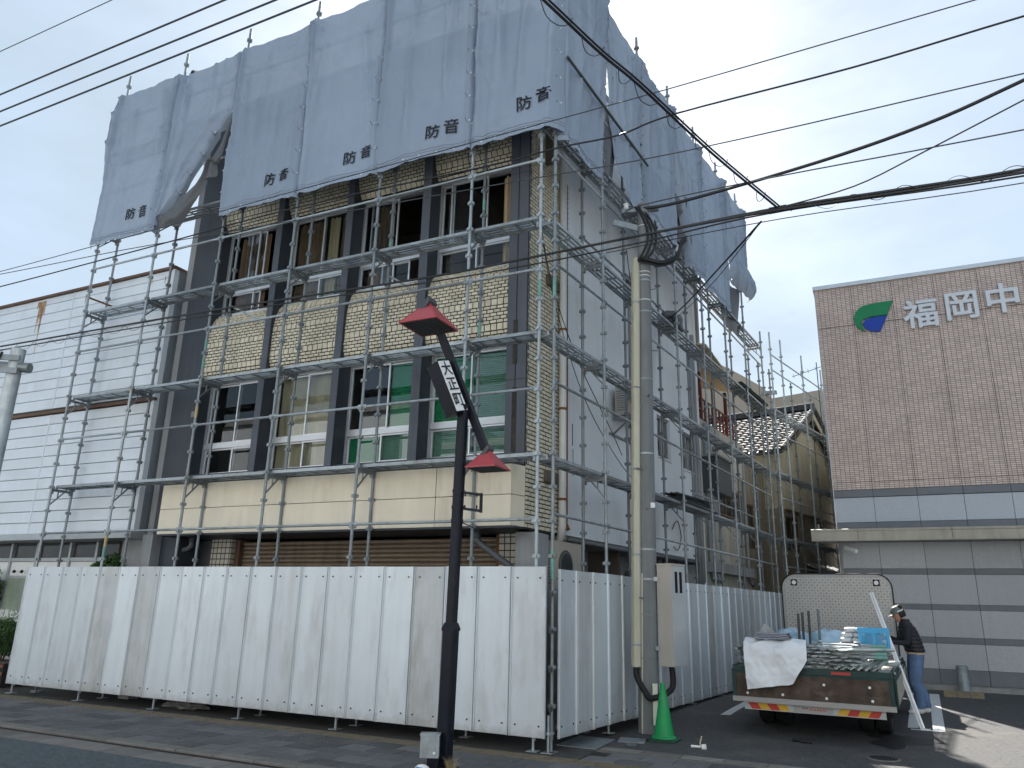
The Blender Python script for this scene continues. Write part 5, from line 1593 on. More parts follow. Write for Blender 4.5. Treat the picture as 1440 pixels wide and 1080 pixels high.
wall_with_holes(A0, A1, 0.0, 4.745, [(3.0, 4.1, 3.5, 4.55), (5.6, 6.5, 4.0, 4.65)], B0, B0 + 0.2).build('lower_wall', hold, ho)
wall_with_holes(-0.05, A0, 0.0, 6.0, [(0.6, 1.75, 3.45, 4.75)], B0 + 0.5, B0 + 0.7).build('link_wall', hold, ho)
MB().box(A0, A0 + 0.2, B0 + 0.21, B1, 0, 4.745).build('front_wall', hold, ho)
for (a0, a1, z0, z1, b) in ((3.0, 4.1, 3.5, 4.55, B0), (5.6, 6.5, 4.0, 4.65, B0), (0.6, 1.75, 3.45, 4.75, B0 + 0.5)):
    w = MB()
    pane_frame(w, a0, a1, z0, z1, b + 0.02, 0.05, 0.06)
    w.box((a0 + a1) / 2 - 0.02, (a0 + a1) / 2 + 0.02, b + 0.03, b + 0.07, z0 + 0.05, z1 - 0.05)
    w = w.build('window', MT['brown_trim'], ho)
    MB().box(a0 + 0.05, a1 - 0.05, b + 0.05, b + 0.055, z0 + 0.05, z1 - 0.05).build('pane', MT['glass_refl'], w)
    MB().box(a0 - 0.15, a1 + 0.15, b + 0.25, b + 0.3, z0 - 0.15, z1 + 0.15).build('room_dark', MT['interior'], w)
# roof slopes with individual pan tiles on the slope that faces the street
slope = math.atan2(PZ - EZ, AM - A0)
Ls = (AM - A0 + 0.55) / math.cos(slope)
rtm = M('grey_smoked_roof_tile', (0.052, 0.054, 0.058), 0.75, 0.0, 0.3, 5, orand=0.4, grime=(0.085, 0.083, 0.078), gscale=6, gamt=0.4)
tp = []
for k in range(9):
    u = k / 8
    tp.append((u * 0.27, 0.035 * math.sin(u * math.pi * 1.0) if u < 0.75 else 0.035 * math.sin(0.75 * math.pi) + 0.03 * math.sin((u - 0.75) / 0.25 * math.pi)))
def tile_fn(u, v):
    i = u * 8
    k = min(7, int(i))
    x = tp[k][0] + (tp[k + 1][0] - tp[k][0]) * (i - k)
    h = tp[k][1] + (tp[k + 1][1] - tp[k][1]) * (i - k)
    return (v * 0.29, x, h + 0.035 - 0.045 * v)
tmb = MB().grid(tile_fn, 8, 1)
tmb.add([(0, tp[k][0], tp[k][1] + 0.035) for k in range(9)] + [(0, tp[k][0], tp[k][1] - 0.005) for k in range(9)], [(k, k + 9, k + 10, k + 1) for k in range(8)])
tmesh = tmb.mesh('roof_tile', rtm)
def roof_side(a_eave, sgn_, name):
    p = MB().box(0, Ls, -0.35, B1 - B0 + 0.2, -0.10, 0.0).build(name, MT['lamp_dark'], ho)
    p.location = (a_eave, B0, EZ - math.tan(slope) * 0.55)
    p.rotation_euler = (0, -slope, 0) if sgn_ > 0 else (0, -(math.pi - slope), 0)
    return p
r1 = roof_side(A0 - 0.55, 1, 'roof_slope')
rg = random.Random(8)
nrow = int(Ls / 0.245)
for i in range(nrow):
    for j in range(20):
        if i * 20 + j >= 298: break
        inst('roof_tile', tmesh, r1, (0.02 + i * 0.245, -0.33 + j * 0.27, 0.004 + rg.uniform(0, 0.008)), (0, rg.uniform(-0.02, 0.02), rg.uniform(-0.03, 0.03)))
MB().add([(A1 + 0.55, B0 - 0.35, EZ - 0.3), (AM, B0 - 0.35, PZ + 0.02), (AM, B1 + 0.2, PZ + 0.02), (A1 + 0.55, B1 + 0.2, EZ - 0.3), (A1 + 0.55, B0 - 0.35, EZ - 0.4), (AM, B0 - 0.35, PZ - 0.08), (AM, B1 + 0.2, PZ - 0.08), (A1 + 0.55, B1 + 0.2, EZ - 0.4)], [(0, 1, 2, 3), (7, 6, 5, 4), (0, 4, 5, 1), (2, 6, 7, 3), (1, 5, 6, 2), (0, 3, 7, 4)]).build('roof_slope', rtm, ho)
rdg = MB()
b = B0 - 0.35
while b < B1:
    rdg.box(AM - 0.16, AM + 0.16, b, b + 0.25, PZ - 0.02, PZ + 0.10)
    rdg.cyl((AM, b, PZ + 0.14), (AM, b + 0.26, PZ + 0.15), 0.10, 10)
    b += 0.27
rdg.build('ridge_tiles', rtm, ho)
vg = MB()
for k in range(14):
    for sg2 in (-1, 1):
        u = k / 14
        a = AM + sg2 * (AM - A0 + 0.5) * u
        z = PZ - (PZ - EZ + 0.28) * u
        vg.cyl((a, B0 - 0.34, z + 0.02), (a + sg2 * 0.22, B0 - 0.34, z - 0.10), 0.075, 8)
vg.build('verge_tiles', rtm, ho)
MB().box(A0 + 0.3, A1 - 0.3, B0 - 0.06, B0 - 0.002, 4.70, 4.76).build('belt_trim', MT['brown_trim'], ho)
MB().add([(A0, B0 - 0.30, EZ - 0.05), (AM, B0 - 0.30, PZ - 0.10), (AM, B0 - 0.30, PZ - 0.30), (A0, B0 - 0.30, EZ - 0.25), (A0, B0 - 0.26, EZ - 0.05), (AM, B0 - 0.26, PZ - 0.10), (AM, B0 - 0.26, PZ - 0.30), (A0, B0 - 0.26, EZ - 0.25)], [(0, 3, 2, 1), (4, 5, 6, 7), (0, 1, 5, 4), (3, 7, 6, 2)]).build('barge_board', MT['brown_trim'], ho)
MB().add([(A1, B0 - 0.30, EZ - 0.05), (AM, B0 - 0.30, PZ - 0.10), (AM, B0 - 0.30, PZ - 0.30), (A1, B0 - 0.30, EZ - 0.25), (A1, B0 - 0.26, EZ - 0.05), (AM, B0 - 0.26, PZ - 0.10), (AM, B0 - 0.26, PZ - 0.30), (A1, B0 - 0.26, EZ - 0.25)], [(0, 1, 2, 3), (7, 6, 5, 4), (0, 4, 5, 1), (3, 2, 6, 7)]).build('barge_board', hcream, ho)
aw = MB()
for k in range(16):
    aw.add([(4.2 + k * 0.2, B0 - 0.75, 2.85), (4.3 + k * 0.2, B0 - 0.75, 2.88), (4.4 + k * 0.2, B0 - 0.75, 2.85), (4.2 + k * 0.2, B0, 3.2), (4.3 + k * 0.2, B0, 3.23), (4.4 + k * 0.2, B0, 3.2)], [(0, 1, 4, 3), (1, 2, 5, 4)])
aw.build('lean_to_roof', MT['lamp_dark'], ho)
an2 = thing('tv_antenna', 'thin rooftop television antenna showing beside the tiled building', 'antenna', (2.55, 15.6, 6.0))
MB().cyl((0, 0, 0), (0, 0, 3.35), 0.015, 6).build('mast', MT['wire'], an2)
MB().cyl((-0.75, 0, 2.95), (0.55, 0, 3.30), 0.010, 5).build('boom', MT['wire'], an2)
for k in range(6):
    x = -0.7 + 0.22 * k
    MB().cyl((x, -0.22, 2.96 + 0.27 * (x + 0.75)), (x, 0.22, 2.96 + 0.27 * (x + 0.75)), 0.006, 5).build('element', MT['wire'], an2)

# ================================================================ FAR BUILDINGS
fb = thing('far_beige_building', 'plain beige building far behind the scaffold with a sloping parapet', 'building', (0, 0, 0))
fbm = M('far_beige_render', (0.42, 0.355, 0.28), 0.85, 0, 0.06, 0.5)
MB().prism([(-7.0, 0), (3.0, 0), (3.0, 12.45), (-0.5, 12.12), (-0.8, 12.7), (-2.0, 13.6), (-3.2, 14.4), (-7, 14.4)], lambda a, b, d: (a, d, b), 38, 30).build('wall', fbm, fb)
MB().box(-0.9, -0.2, 29.7, 30, 12.3, 12.45).build('parapet_cap', MT['conc_grey'], fb)
# ================================================================ FAR SIDE OF THE ROAD (behind the camera; it catches the sun and shows in the window glass)
struct(MB().box(-70, 70, -14.0, -10.3, -0.12, 0.02).build('opposite_pavement', MT['kerb']))
def opposite(label, x0, x1, h, col, floors, nwin):
    t = thing('opposite_building', label, 'building', (0, 0, 0), 0, 'buildings across the road')
    m = M('opposite_wall', col, 0.8, 0, 0.05, 0.6)
    MB().box(x0, x1, -26, -13.2, -0.1, h).build('wall', m, t)
    MB().box(x0 - 0.1, x1 + 0.1, -26, -13.05, h, h + 0.25).build('roof_edge', MT['concrete'], t)
    for f in range(floors):
        for k in range(nwin):
            w = (x1 - x0) / nwin
            xa = x0 + w * (k + 0.22)
            z = 1.0 + 3.0 * f
            fr_ = MB()
            o = MB().box(xa, xa + w * 0.5, -13.199, -13.14, z, z + 1.4).build('window', MT['alu_dull'], t)
            MB().box(xa + 0.06, xa + w * 0.5 - 0.06, -13.139, -13.13, z + 0.06, z + 1.34).build('pane', MT['black'], o)
opposite('white rendered building across the road behind the camera', -26, -12.3, 9.2, (0.68, 0.70, 0.72), 3, 6)
opposite('pale grey shop building across the road behind the camera', -12.0, -1.2, 7.4, (0.62, 0.65, 0.69), 2, 5)
opposite('tall off-white apartment block across the road behind the camera', -0.8, 11.8, 11.0, (0.70, 0.72, 0.73), 3, 6)
opposite('pale two-storey house across the road behind the camera', 12.4, 24.0, 8.0, (0.66, 0.68, 0.69), 2, 5)
MT['crate_blue'] = M('printed_blue', (0.02, 0.16, 0.45), 0.4)
# ================================================================ STREET LAMP
lp = thing('street_lamp', 'black street lamp with two red pyramid heads and a slanted name board', 'street lamp', (-0.64, -1.40, 0))
MB().lathe([(0.16, 0), (0.16, 0.02)], 12).build('base_plate', MT['black'], lp)
def sqtube(mb, p, q, w):
    mb.bar(p, q, w, w, (0, 1, 0))
def pole_sec(w, z0, z1, lean0, lean1):
    c = 0.018
    h = w / 2
    pts = [(-h + c, -h), (h - c, -h), (h, -h + c), (h, h - c), (h - c, h), (-h + c, h), (-h, h - c), (-h, -h + c)]
    mb = MB()
    mb.loft([[(x + lean0[0], y + lean0[1], z0) for x, y in pts], [(x + lean1[0], y + lean1[1], z1) for x, y in pts]])
    return mb
ln = lambda z: (0.012 * z, 0.005 * z)
pole_sec(0.150, 0, 1.42, ln(0), ln(1.42)).build('lower_pole', MT['black'], lp)
MB().loft([[(x * s + ln(z)[0], y * s + ln(z)[1], z) for x, y in ((-1, -1), (1, -1), (1, 1), (-1, 1))] for s, z in ((0.078, 1.41), (0.078, 1.44), (0.057, 1.50))]).build('pole_collar', MT['black'], lp)
pole_sec(0.112, 1.45, 4.05, ln(1.45), ln(4.05)).build('upper_pole', MT['black'], lp)
for z in (2.64, 2.80, 2.99):
    pole_sec(0.122, z - 0.02, z + 0.02, ln(z), ln(z)).build('clamp_band', MT['black'], lp)
VR = rt.copy()                      # the arm lies roughly square to the road corner
def V(h, z, d=0.0):                 # h to the right along the arm plane, z up, d towards the viewer
    f2 = Vector((math.sin(YAW), math.cos(YAW), 0))
    p = VR * h - f2 * d
    return Vector((p.x, p.y, z))
fr = MB().bar(V(0.09, 2.98), V(0.31, 2.955), 0.025, 0.03).bar(V(0.09, 2.79), V(0.31, 2.765), 0.025, 0.03).bar(V(0.31, 2.975), V(0.31, 2.745), 0.025, 0.03, (1, 0, 0))
for h in (0.12, 0.26):
    fr.cyl(V(h, 2.98 - 0.04), V(h, 2.98), 0.010, 6).cyl(V(h, 2.79), V(h, 2.83), 0.010, 6)
fr.build('banner_frame', MT['black'], lp)
MB().bar(V(0.08, 2.63), V(0.30, 2.54), 0.012, 0.012).build('banner_stay', MT['black'], lp)
# slanted arm
pa, pb = V(-0.30, 5.05, -0.04), V(0.34, 3.52, -0.10)
MB().bar(pa, pb, 0.085, 0.095, (0, 1, 0)).build('arm', MT['black'], lp)
# name board along the arm
ax = (pb - pa).normalized()
ex = VR.copy()
ex = (ex - ax * ex.dot(ax)).normalized()
ez = ax.cross(ex).normalized()
vf = Vector((math.sin(YAW), math.cos(YAW), 0))
if ez.dot(vf) > 0: ez = -ez
bc = V(-0.085, 4.27, 0.10)
# board box: broad dark side turned left, white face turned to the right front
nrm = (ez * 0.68 + ex * 0.73).normalized()
sd_ = ax.cross(nrm).normalized()
if sd_.dot(ez) < 0: sd_ = -sd_
bd = MB().obox(bc - nrm * 0.10, ax * 0.345, sd_ * 0.10, nrm * 0.10).build('name_board', MT['black'], lp)
MB().obox(bc + nrm * 0.004, ax * 0.335, sd_ * 0.092, nrm * 0.005).build('name_face', MT['white'], bd)
hor = sd_ if sd_.dot(VR) > 0 else -sd_
mat3 = Matrix((hor, -ax, hor.cross(-ax))).transposed()
for i, ch in enumerate('大正町'):
    vs, fs = text_verts(ch, 0.195, 0.0035)
    cpos = bc + nrm * 0.012 + ax * (-0.215 + 0.205 * i)
    MB().add([tuple(cpos + mat3 @ Vector((p.x * 0.88, p.y, p.z))) for p in vs], fs).build('lettering', MT['print_black'], bd)
def lamp_head(c, s, yaw, name='lamp_head'):
    h = 0.56 * s
    Mx = Matrix.Translation(c) @ Matrix.Rotation(yaw, 4, 'Z')
    def T(x, y, z): return tuple(Mx @ Vector((x * s, y * s, z * s)))
    ap = (-0.04, 0.0, 0.72)
    cs = [(-0.56, -0.56, 0), (0.56, -0.56, 0), (0.56, 0.56, 0), (-0.56, 0.56, 0)]
    o = MB().add([T(*p) for p in cs] + [T(*ap)], [(0, 1, 4), (1, 2, 4), (2, 3, 4), (3, 0, 4)]).build(name, MT['red'], lp)
    # raised red ribs on hips and rim
    mb = MB()
    for k in range(4):
        mb.bar(T(*cs[k]), T(*ap), 0.03 * s, 0.03 * s)
        mb.bar(T(*cs[k]), T(*cs[(k + 1) % 4]), 0.05 * s, 0.05 * s)
    mb.build('rim', MT['red'], o)
    MB().add([T(-0.54, -0.54, 0.01), T(0.54, -0.54, 0.01), T(0.54, 0.54, 0.01), T(-0.54, 0.54, 0.01)], [(0, 3, 2, 1)]).build('diffuser', MT['louvre'], o)
    mb = MB()
    for k in range(13):
        u = -0.5 + k / 12
        mb.bar(T(u, -0.52, -0.005), T(u, 0.52, -0.005), 0.012 * s, 0.05 * s).bar(T(-0.52, u, -0.005), T(0.52, u, -0.005), 0.012 * s, 0.05 * s)
    mb.build('louvre', MT['lamp_dark'], o)
    # dark wedge where the arm enters
    MB().add([T(-0.60, -0.22, 0.02), T(-0.60, 0.22, 0.02), T(0.06, 0.2, 0.80), T(0.06, -0.2, 0.80), T(-0.30, -0.22, 0.02), T(-0.30, 0.22, 0.02), T(0.10, 0.2, 0.66), T(0.10, -0.2, 0.66)],
             [(0, 1, 2, 3), (7, 6, 5, 4), (0, 3, 7, 4), (1, 5, 6, 2), (0, 4, 5, 1), (3, 2, 6, 7)]).build('arm_socket', MT['lamp_dark'], o)
    return o
ya = math.atan2(VR.y, VR.x)
lamp_head(V(-0.40, 4.99, 0.22), 0.465, ya - 0.45)
lamp_head(V(0.38, 3.27, 0.0), 0.355, ya - 0.45)
# service box low on the pole
bx = thing('service_box', 'small grey service box strapped to the foot of the street lamp', 'box', (-0.66, -1.58, 0))
MB().obox((-0.05, 0, 0.24), VR * 0.10, Vector((vf.x, vf.y, 0)) * 0.075, (0, 0, 0.11)).build('case', MT['galv'], bx)
MB().obox((-0.05, 0, 0.356), VR * 0.108, Vector((vf.x, vf.y, 0)) * 0.083, (0, 0, 0.006)).build('lid', MT['galv'], bx)
MB().obox(Vector((-0.05, 0, 0.24)) + VR * 0.05 - vf * 0.076 + Vector((0, 0, -0.06)), VR * 0.012, vf * 0.004, (0, 0, 0.012)).build('latch', MT['white'], bx)
MB().obox((-0.02, 0.02, 0.06), VR * 0.06, Vector((vf.x, vf.y, 0)) * 0.04, (0, 0, 0.072)).build('stem', MT['black'], bx)

# ================================================================ UTILITY POLE
up_ = thing('utility_pole', 'tall grey concrete utility pole beside the side hoarding', 'utility pole', (0.65, 2.09, 0.0))
lean = Vector((0.0155, 0.004, 1)).normalized()
def UP(z, dx=0.0, dy=0.0):
    return Vector((0.0155 * z + dx, 0.004 * z + dy, z))
rp = lambda z: 0.150 - 0.0062 * z
MB().tube([UP(z) for z in (0.0, 2, 4, 6, 8.32)], [rp(z) for z in (0.0, 2, 4, 6, 8.32)], 28).build('shaft', MT['pole_conc'], up_, smooth=True)
smooth_by_angle(up_.children[0])
for z in (1.02, 1.62, 2.12, 2.55, 4.0, 5.2, 6.35, 6.9, 7.25):
    MB().tube([UP(z - 0.013), UP(z + 0.013)], rp(z) + 0.004, 28).build('steel_band', MT['galv'] if z > 2 else MT['galv_dark'], up_)
for z in (6.55, 6.98, 7.05, 7.9): MB().tube([UP(z - 0.006), UP(z + 0.006)], rp(z) + 0.003, 28).build('white_band', MT['white'], up_)
for z, an in ((2.28, 2.0), (3.15, -1.2), (3.75, 4.4), (4.9, -1.0), (5.7, 0.4), (1.85, 4.5), (6.2, 0.2), (6.75, 0.1)):
    d = Vector((math.cos(an), math.sin(an), 0))
    MB().cyl(UP(z) + d * 0.09, UP(z) + d * 0.24, 0.011, 8).build('climbing_step', MT['galv_dark'], up_)
MB().obox(UP(3.20) + (-vf + VR * 0.55).normalized() * 0.138, VR * 0.038, vf * 0.003, (0, 0, 0.038)).build('number_plate', MT['white'], up_)
# beige cable cover on the left of the pole
cdir = (-VR * 0.94 - vf * 0.34).normalized()
cpd = Vector((-cdir.y, cdir.x, 0))
mb = MB()
def cc(z): return UP(z) + cdir * (rp(z) + 0.055)
pts = [(-0.052, -0.045), (-0.052, 0.045), (-0.02, 0.062), (0.03, 0.062), (0.05, 0.04), (0.05, -0.04), (0.03, -0.062), (-0.02, -0.062)]
mb.loft([[tuple(cc(z) + cdir * a + cpd * b_) for a, b_ in pts] for z in (0.90, 4.0, 7.28)])
cov_ = mb.build('cable_cover', MT['beige_pvc'], up_)
mb = MB()
for b_ in (-0.03, 0.0, 0.032):
    mb.loft([[tuple(cc(z) + cdir * 0.046 + cpd * (b_ + e) + cdir * f) for e, f in ((-0.006, 0), (0.006, 0), (0.006, 0.012), (-0.006, 0.012))] for z in (0.91, 4.0, 7.26)])
for z in (2.7, 4.5, 6.2): mb.loft([[tuple(cc(zz) + cdir * a * 1.06 + cpd * b_ * 1.06) for a, b_ in pts] for zz in (z - 0.006, z + 0.006)])
mb.build('cover_ribs', MT['beige_pvc'], cov_)
for z in (1.20, 2.47, 3.75, 5.05, 6.5):
    MB().loft([[tuple(cc(zz) + cdir * a * 1.12 + cpd * b_ * 1.12) for a, b_ in pts] for zz in (z - 0.014, z + 0.014)]).build('cover_clamp', MT['galv'], cov_)
MB().cyl(cc(0.0) + Vector((0.09, 0.02, 0)), cc(2.2) + Vector((0.09, 0.02, 0)), 0.018, 8).build('earth_conduit', MT['beige_pvc'], up_)
# grey cabinet strapped to the right of the pole with black conduits looping below
cab = thing('metal_cabinet', 'beige steel cabinet with two dark slots mounted on the utility pole', 'cabinet', (0.65, 2.09, 0))
cx_ = (VR * 0.30 - vf * 0.10)
face = (VR * 0.72 - vf * 0.69).normalized()
wide = (VR * 0.69 + vf * 0.72).normalized()
cc0 = Vector((0.02, 0, 0)) + cx_ + wide * 0.08
MB().obox(cc0 + Vector((0, 0, 1.62)), wide * 0.19, face * 0.12, (0, 0, 0.70)).build('case', MT['cab_beige'], cab)
MB().obox(cc0 + Vector((0, 0, 2.332)), wide * 0.20, face * 0.128, (0, 0, 0.012)).build('roof_plate', MT['cab_beige'], cab)
dface = cc0 + face * 0.1215
MB().obox(dface + Vector((0, 0, 1.62)), wide * 0.182, face * 0.002, (0, 0, 0.69)).build('door', MT['alu'], cab)
for k in (-1, 1):
    MB().obox(dface + face * 0.002 + wide * (0.062 * k) + Vector((0, 0, 2.08)), wide * 0.035, face * 0.002, (0, 0, 0.15)).build('slot', MT['black'], cab)
for z in (1.15, 2.15): MB().bar(Vector((0.02, 0, z)), cc0 + Vector((0, 0, z)) - wide * 0.1, 0.05, 0.04).build('mounting_arm', MT['galv'], cab)
for z in (1.16, 2.12): MB().obox(Vector((0.03, 0, z)) + VR * 0.10 - vf * 0.12, VR * 0.03, vf * 0.02, (0, 0, 0.03)).build('strap_buckle', MT['galv'], cab)
c1 = cc(0.92)
mb = MB()
cable(mb, [c1 + Vector((0, 0, 0.02)), c1 + Vector((0.01, -0.01, -0.15)), c1 + VR * 0.10 - vf * 0.12 + Vector((0, 0, -0.34)), Vector((0.02, 0, 0.50)) - vf * 0.20, cc0 + Vector((0, 0, 0.62)) - wide * 0.08 - face * 0.0, cc0 + Vector((0, 0, 0.93)) - wide * 0.06], 0.042, 10, 8)
mb.build('conduit_loop', MT['rubber'], cab, smooth=True)
# cable bend at the head of the cover
hd = MB()
tp_ = cc(7.28)
for k, (dx, dz) in enumerate(((0.0, 0), (0.03, 0.02), (0.06, -0.02), (0.02, -0.05))):
    cable(hd, [tp_ + Vector((dx * 0.5, dx, -0.02)), tp_ + VR * 0.10 - vf * (0.10 + dx) + Vector((0, 0, -0.05 + dz)), tp_ + VR * 0.40 - vf * (0.16 + dx) + Vector((0, 0, -0.14 + dz)), tp_ + VR * 0.66 - vf * 0.14 + Vector((0, 0, 0.02 + dz)), tp_ + VR * 0.74 - vf * 0.10 + Vector((0, 0, 0.26 + dz)), tp_ + VR * 0.80 - vf * 0.1 + Vector((0.03, 0, 0.36 + dz))], 0.019, 7, 8)
for k in range(3):
    e = 0.07 * k
    cable(hd, [tp_ + Vector((0, 0, -0.03)), tp_ + VR * (0.10 + e) - vf * 0.05 + Vector((0, 0, 0.06)), tp_ + VR * (0.20 + e) - vf * 0.1 + Vector((0, 0, 0.36)), tp_ + VR * (0.14 + e * 0.8) - vf * 0.06 + Vector((0, 0, 0.72)), tp_ + VR * (0.02 + e * 0.4) + Vector((0, 0, 0.98))], 0.020, 7, 8)
hd.build('cable_bend', MT['cable'], up_, smooth=True)
MB().bar(UP(8.22, -0.35, -0.1), UP(8.22, 0.25, 0.05), 0.06, 0.07).build('cross_arm', MT['galv'], up_)
MB().bar(UP(8.05, -0.5, -0.1), UP(7.85, 0.0, 0.0), 0.05, 0.10).build('cable_closure', MT['galv'], up_)
MB().lathe([(0.03, 0), (0.05, 0.03), (0.03, 0.06), (0.05, 0.09), (0.02, 0.12)], 10, tuple(UP(8.26, -0.28, -0.08))).build('insulator', MT['white'], up_)
# dark channel standing up behind the sheets above the pole
MB().box(0.60, 0.72, 2.32, 2.40, 8.2, 9.35).build('riser_channel', MT['lamp_dark'], None) if False else None

# ================================================================ CONE
cn_ = thing('traffic_cone', 'green traffic cone with dark square base beside the utility pole', 'traffic cone', (0.99, 1.62, gz(1.62)))
def rr(h, c): return [(-h + c, -h), (h - c, -h), (h, -h + c), (h, h - c), (h - c, h), (-h + c, h), (-h, h - c), (-h, -h + c)]
MB().loft([[(x, y, 0.0) for x, y in rr(0.195, 0.04)], [(x, y, 0.022) for x, y in rr(0.195, 0.04)], [(x, y, 0.034) for x, y in rr(0.17, 0.04)]]).build('rubber_base', M('dark_green_rubber', (0.006, 0.05, 0.028), 0.6), cn_)
o = MB().lathe([(0.165, 0.034), (0.16, 0.05), (0.135, 0.062), (0.128, 0.09), (0.028, 0.705), (0.022, 0.72), (0.008, 0.722)], 28).build('body', MT['cone'], cn_)
smooth_by_angle(o)
# ---- reflective strip on a second pole-side marker
mk = thing('pole_guard', 'pale yellow reflective guard strip fixed low on the utility pole', 'guard', (0.65, 2.09, 0))
MB().obox(Vector((0.02, 0, 0.42)) + VR * 0.05 - vf * 0.165, VR * 0.035, vf * 0.004, (0, 0, 0.27)).obox(Vector((0.02, 0, 0.42)) + VR * 0.17 - vf * 0.06, VR * 0.006, vf * 0.03, (0, 0, 0.24)).build('strip', MT['stripe'], mk)

# ================================================================ SIGNAL POLE at the left edge
sp = thing('signal_pole', 'galvanised road signal pole with arm stub cut by the left edge', 'signal pole', (-4.25, -4.60, -0.05))
MB().lathe([(0.10, 0), (0.10, 0.1), (0.075, 0.12), (0.070, 4.22), (0.072, 4.26), (0.02, 4.28)], 20).build('pole', MT['galv'], sp)
smooth_by_angle(sp.children[0])
MB().cyl(V(0.16, 4.06), V(-2.6, 4.16), 0.055, 14).build('arm', MT['galv'], sp)
MB().bar(V(0.09, 4.14, 0.09), V(-0.40, 4.16, 0.09), 0.02, 0.06).bar(V(0.09, 4.00, 0.09), V(-0.40, 4.02, 0.09), 0.02, 0.06).build('arm_clamp', MT['galv_dark'], sp)
MB().cyl(V(0.0, 4.12), V(0.30 * 0 + 0.0, 4.34), 0.0, 3) if False else None
cb_ = MB()
cable(cb_, [V(-0.1, 4.2, 0.1), V(-0.16, 4.05, 0.12), V(-0.3, 4.02, 0.12), V(-0.45, 4.15, 0.1)], 0.015, 6)
cb_.build('cable', MT['cable'], sp)

# ================================================================ OVERHEAD WIRES
def wire(name, label, pts, r, mat='cable', n=6, sub=5, wob=0.0, cat='cable'):
    P0_ = [Vector(p) for p in pts]
    P = [P0_[0]]
    for a, b in zip(P0_[:-1], P0_[1:]):        # even out long spans so the curve does not overshoot at short ones
        k = max(1, int((b - a).length / 2.2))
        P += [a.lerp(b, (i + 1) / k) for i in range(k)]
    mb = MB()
    cable(mb, P, r, n, sub)
    o = mb.build(name, MT[mat])
    tag(o, label, cat, 'overhead lines')
    return o
def ext(pts, l=0, r_=0):
    P = [Vector(p) for p in pts]
    if l: P = [P[0] + (P[0] - P[1]).normalized() * l] + P
    if r_: P = P + [P[-1] + (P[-1] - P[-2]).normalized() * r_]
    return P
for (za, zb), lab in zip(((12.45, 12.44), (11.96, 11.94), (11.55, 11.58)), ('upper', 'middle', 'lower')):
    wire('power_line', '%s of the three thick power lines crossing the upper left sky' % lab, [(-45, -1.2, za), (-12, -1.2, za), (-4, -1.2, zb), (30, -1.2, zb + 0.2)], 0.020, 'wire')
wire('ground_wire', 'thin wire above the three power lines at top left', [(-45, -1.2, 13.8), (-12, -1.2, 13.76), (30, -1.2, 13.8)], 0.010, 'wire')
wv = [(25, -0.6, 8.9), (5.89, -0.6, 8.10), (4.15, -0.6, 8.0), (1.99, -0.6, 7.98), (1.21, -0.6, 7.87), (0.32, -0.6, 7.91), (-0.86, -0.6, 7.90), (-4.37, -0.6, 8.02), (-8.1, -0.6, 7.97), (-12.41, -0.6, 7.93), (-40, -0.6, 8.4)]
wire('twisted_cable', 'wavy twisted cable crossing the sheets and right sky', [Vector(p) + Vector((0, 0, 0)) for p in wv], 0.013)
wire('thin_wire', 'thin straight wire high across the right sky', [(25, -0.6, 8.9), (5.46, -0.6, 8.48), (1.91, -0.6, 8.39), (-12, -0.6, 8.3), (-40, -0.6, 8.5)], 0.0085, 'wire')
wire('thin_wire', 'thin wire sagging from the right edge over the lower sheets to the left', [(25, -0.6, 7.6), (5.79, -0.6, 7.38), (2.06, -0.6, 7.39), (-3.16, -0.6, 7.7), (-8.53, -0.6, 8.05), (-14, -0.6, 8.3), (-40, -0.6, 8.9)], 0.0085, 'wire')
wire('thin_wire', 'thin wire running from the utility pole head to the right edge', [(25, -0.6, 6.9), (5.69, -0.6, 6.70), (3.12, -0.6, 6.75), (1.53, -0.6, 6.74), (0.5, 1.9, 8.1)], 0.0085, 'wire')
wire('power_cable', 'thick black cable rising right from the utility pole head', [(22, 2.1, 13.5), (9.0, 2.1, 9.9), (6.37, 2.1, 9.05), (5.07, 2.1, 8.68), (3.57, 2.1, 8.43), (1.46, 2.1, 8.23), (0.79, 2.05, 8.22)], 0.028)
wire('telephone_cable', 'thick black telephone cable bundle running across the whole front', [(-40, -0.6, 7.4), (-11.93, -0.6, 6.53), (-8.32, -0.6, 6.47), (-5.36, -0.6, 6.40), (-1.74, -0.6, 6.28), (0.04, -0.6, 6.29), (1.52, -0.6, 6.31), (3.16, -0.6, 6.33), (4.35, -0.6, 6.28), (5.63, -0.6, 6.24), (25, -0.6, 6.8)], 0.017)
wire('telephone_cable', 'lower companion line slung just under the telephone cable bundle', [(-40, -0.6, 7.3), (-11.9, -0.6, 6.45), (-5.34, -0.6, 6.32), (-1.74, -0.6, 6.20), (0.04, -0.6, 6.18), (1.51, -0.6, 6.21), (3.15, -0.6, 6.28), (5.62, -0.6, 6.16), (25, -0.6, 6.7)], 0.011)
wire('telephone_cable', 'second thick strand of the telephone bundle right of the utility pole', [(1.2, -0.62, 6.30), (2.4, -0.62, 6.30), (3.2, -0.62, 6.29), (5.63, -0.62, 6.19), (25, -0.62, 6.74)], 0.017)
wire('thin_wire', 'lowest thin strand below the telephone bundle at right', [(1.0, -0.6, 6.15), (3.2, -0.6, 6.18), (5.6, -0.6, 6.08), (25, -0.6, 6.6)], 0.006)
hel = MB()
for x0_ in (-11.5, 3.3):
    pts = []
    for k in range(160):
        x = x0_ + k * 0.035
        a = k * 0.42
        pts.append((x, -0.6 + 0.03 * math.cos(a), 6.27 + 0.06 * math.sin(a) + (0.16 if x0_ < 0 else 0.0) - (0.012 * k * 0.035 if x0_ < 0 else 0.016 * k * 0.035)))
    hel.tube(pts, 0.004, 4)
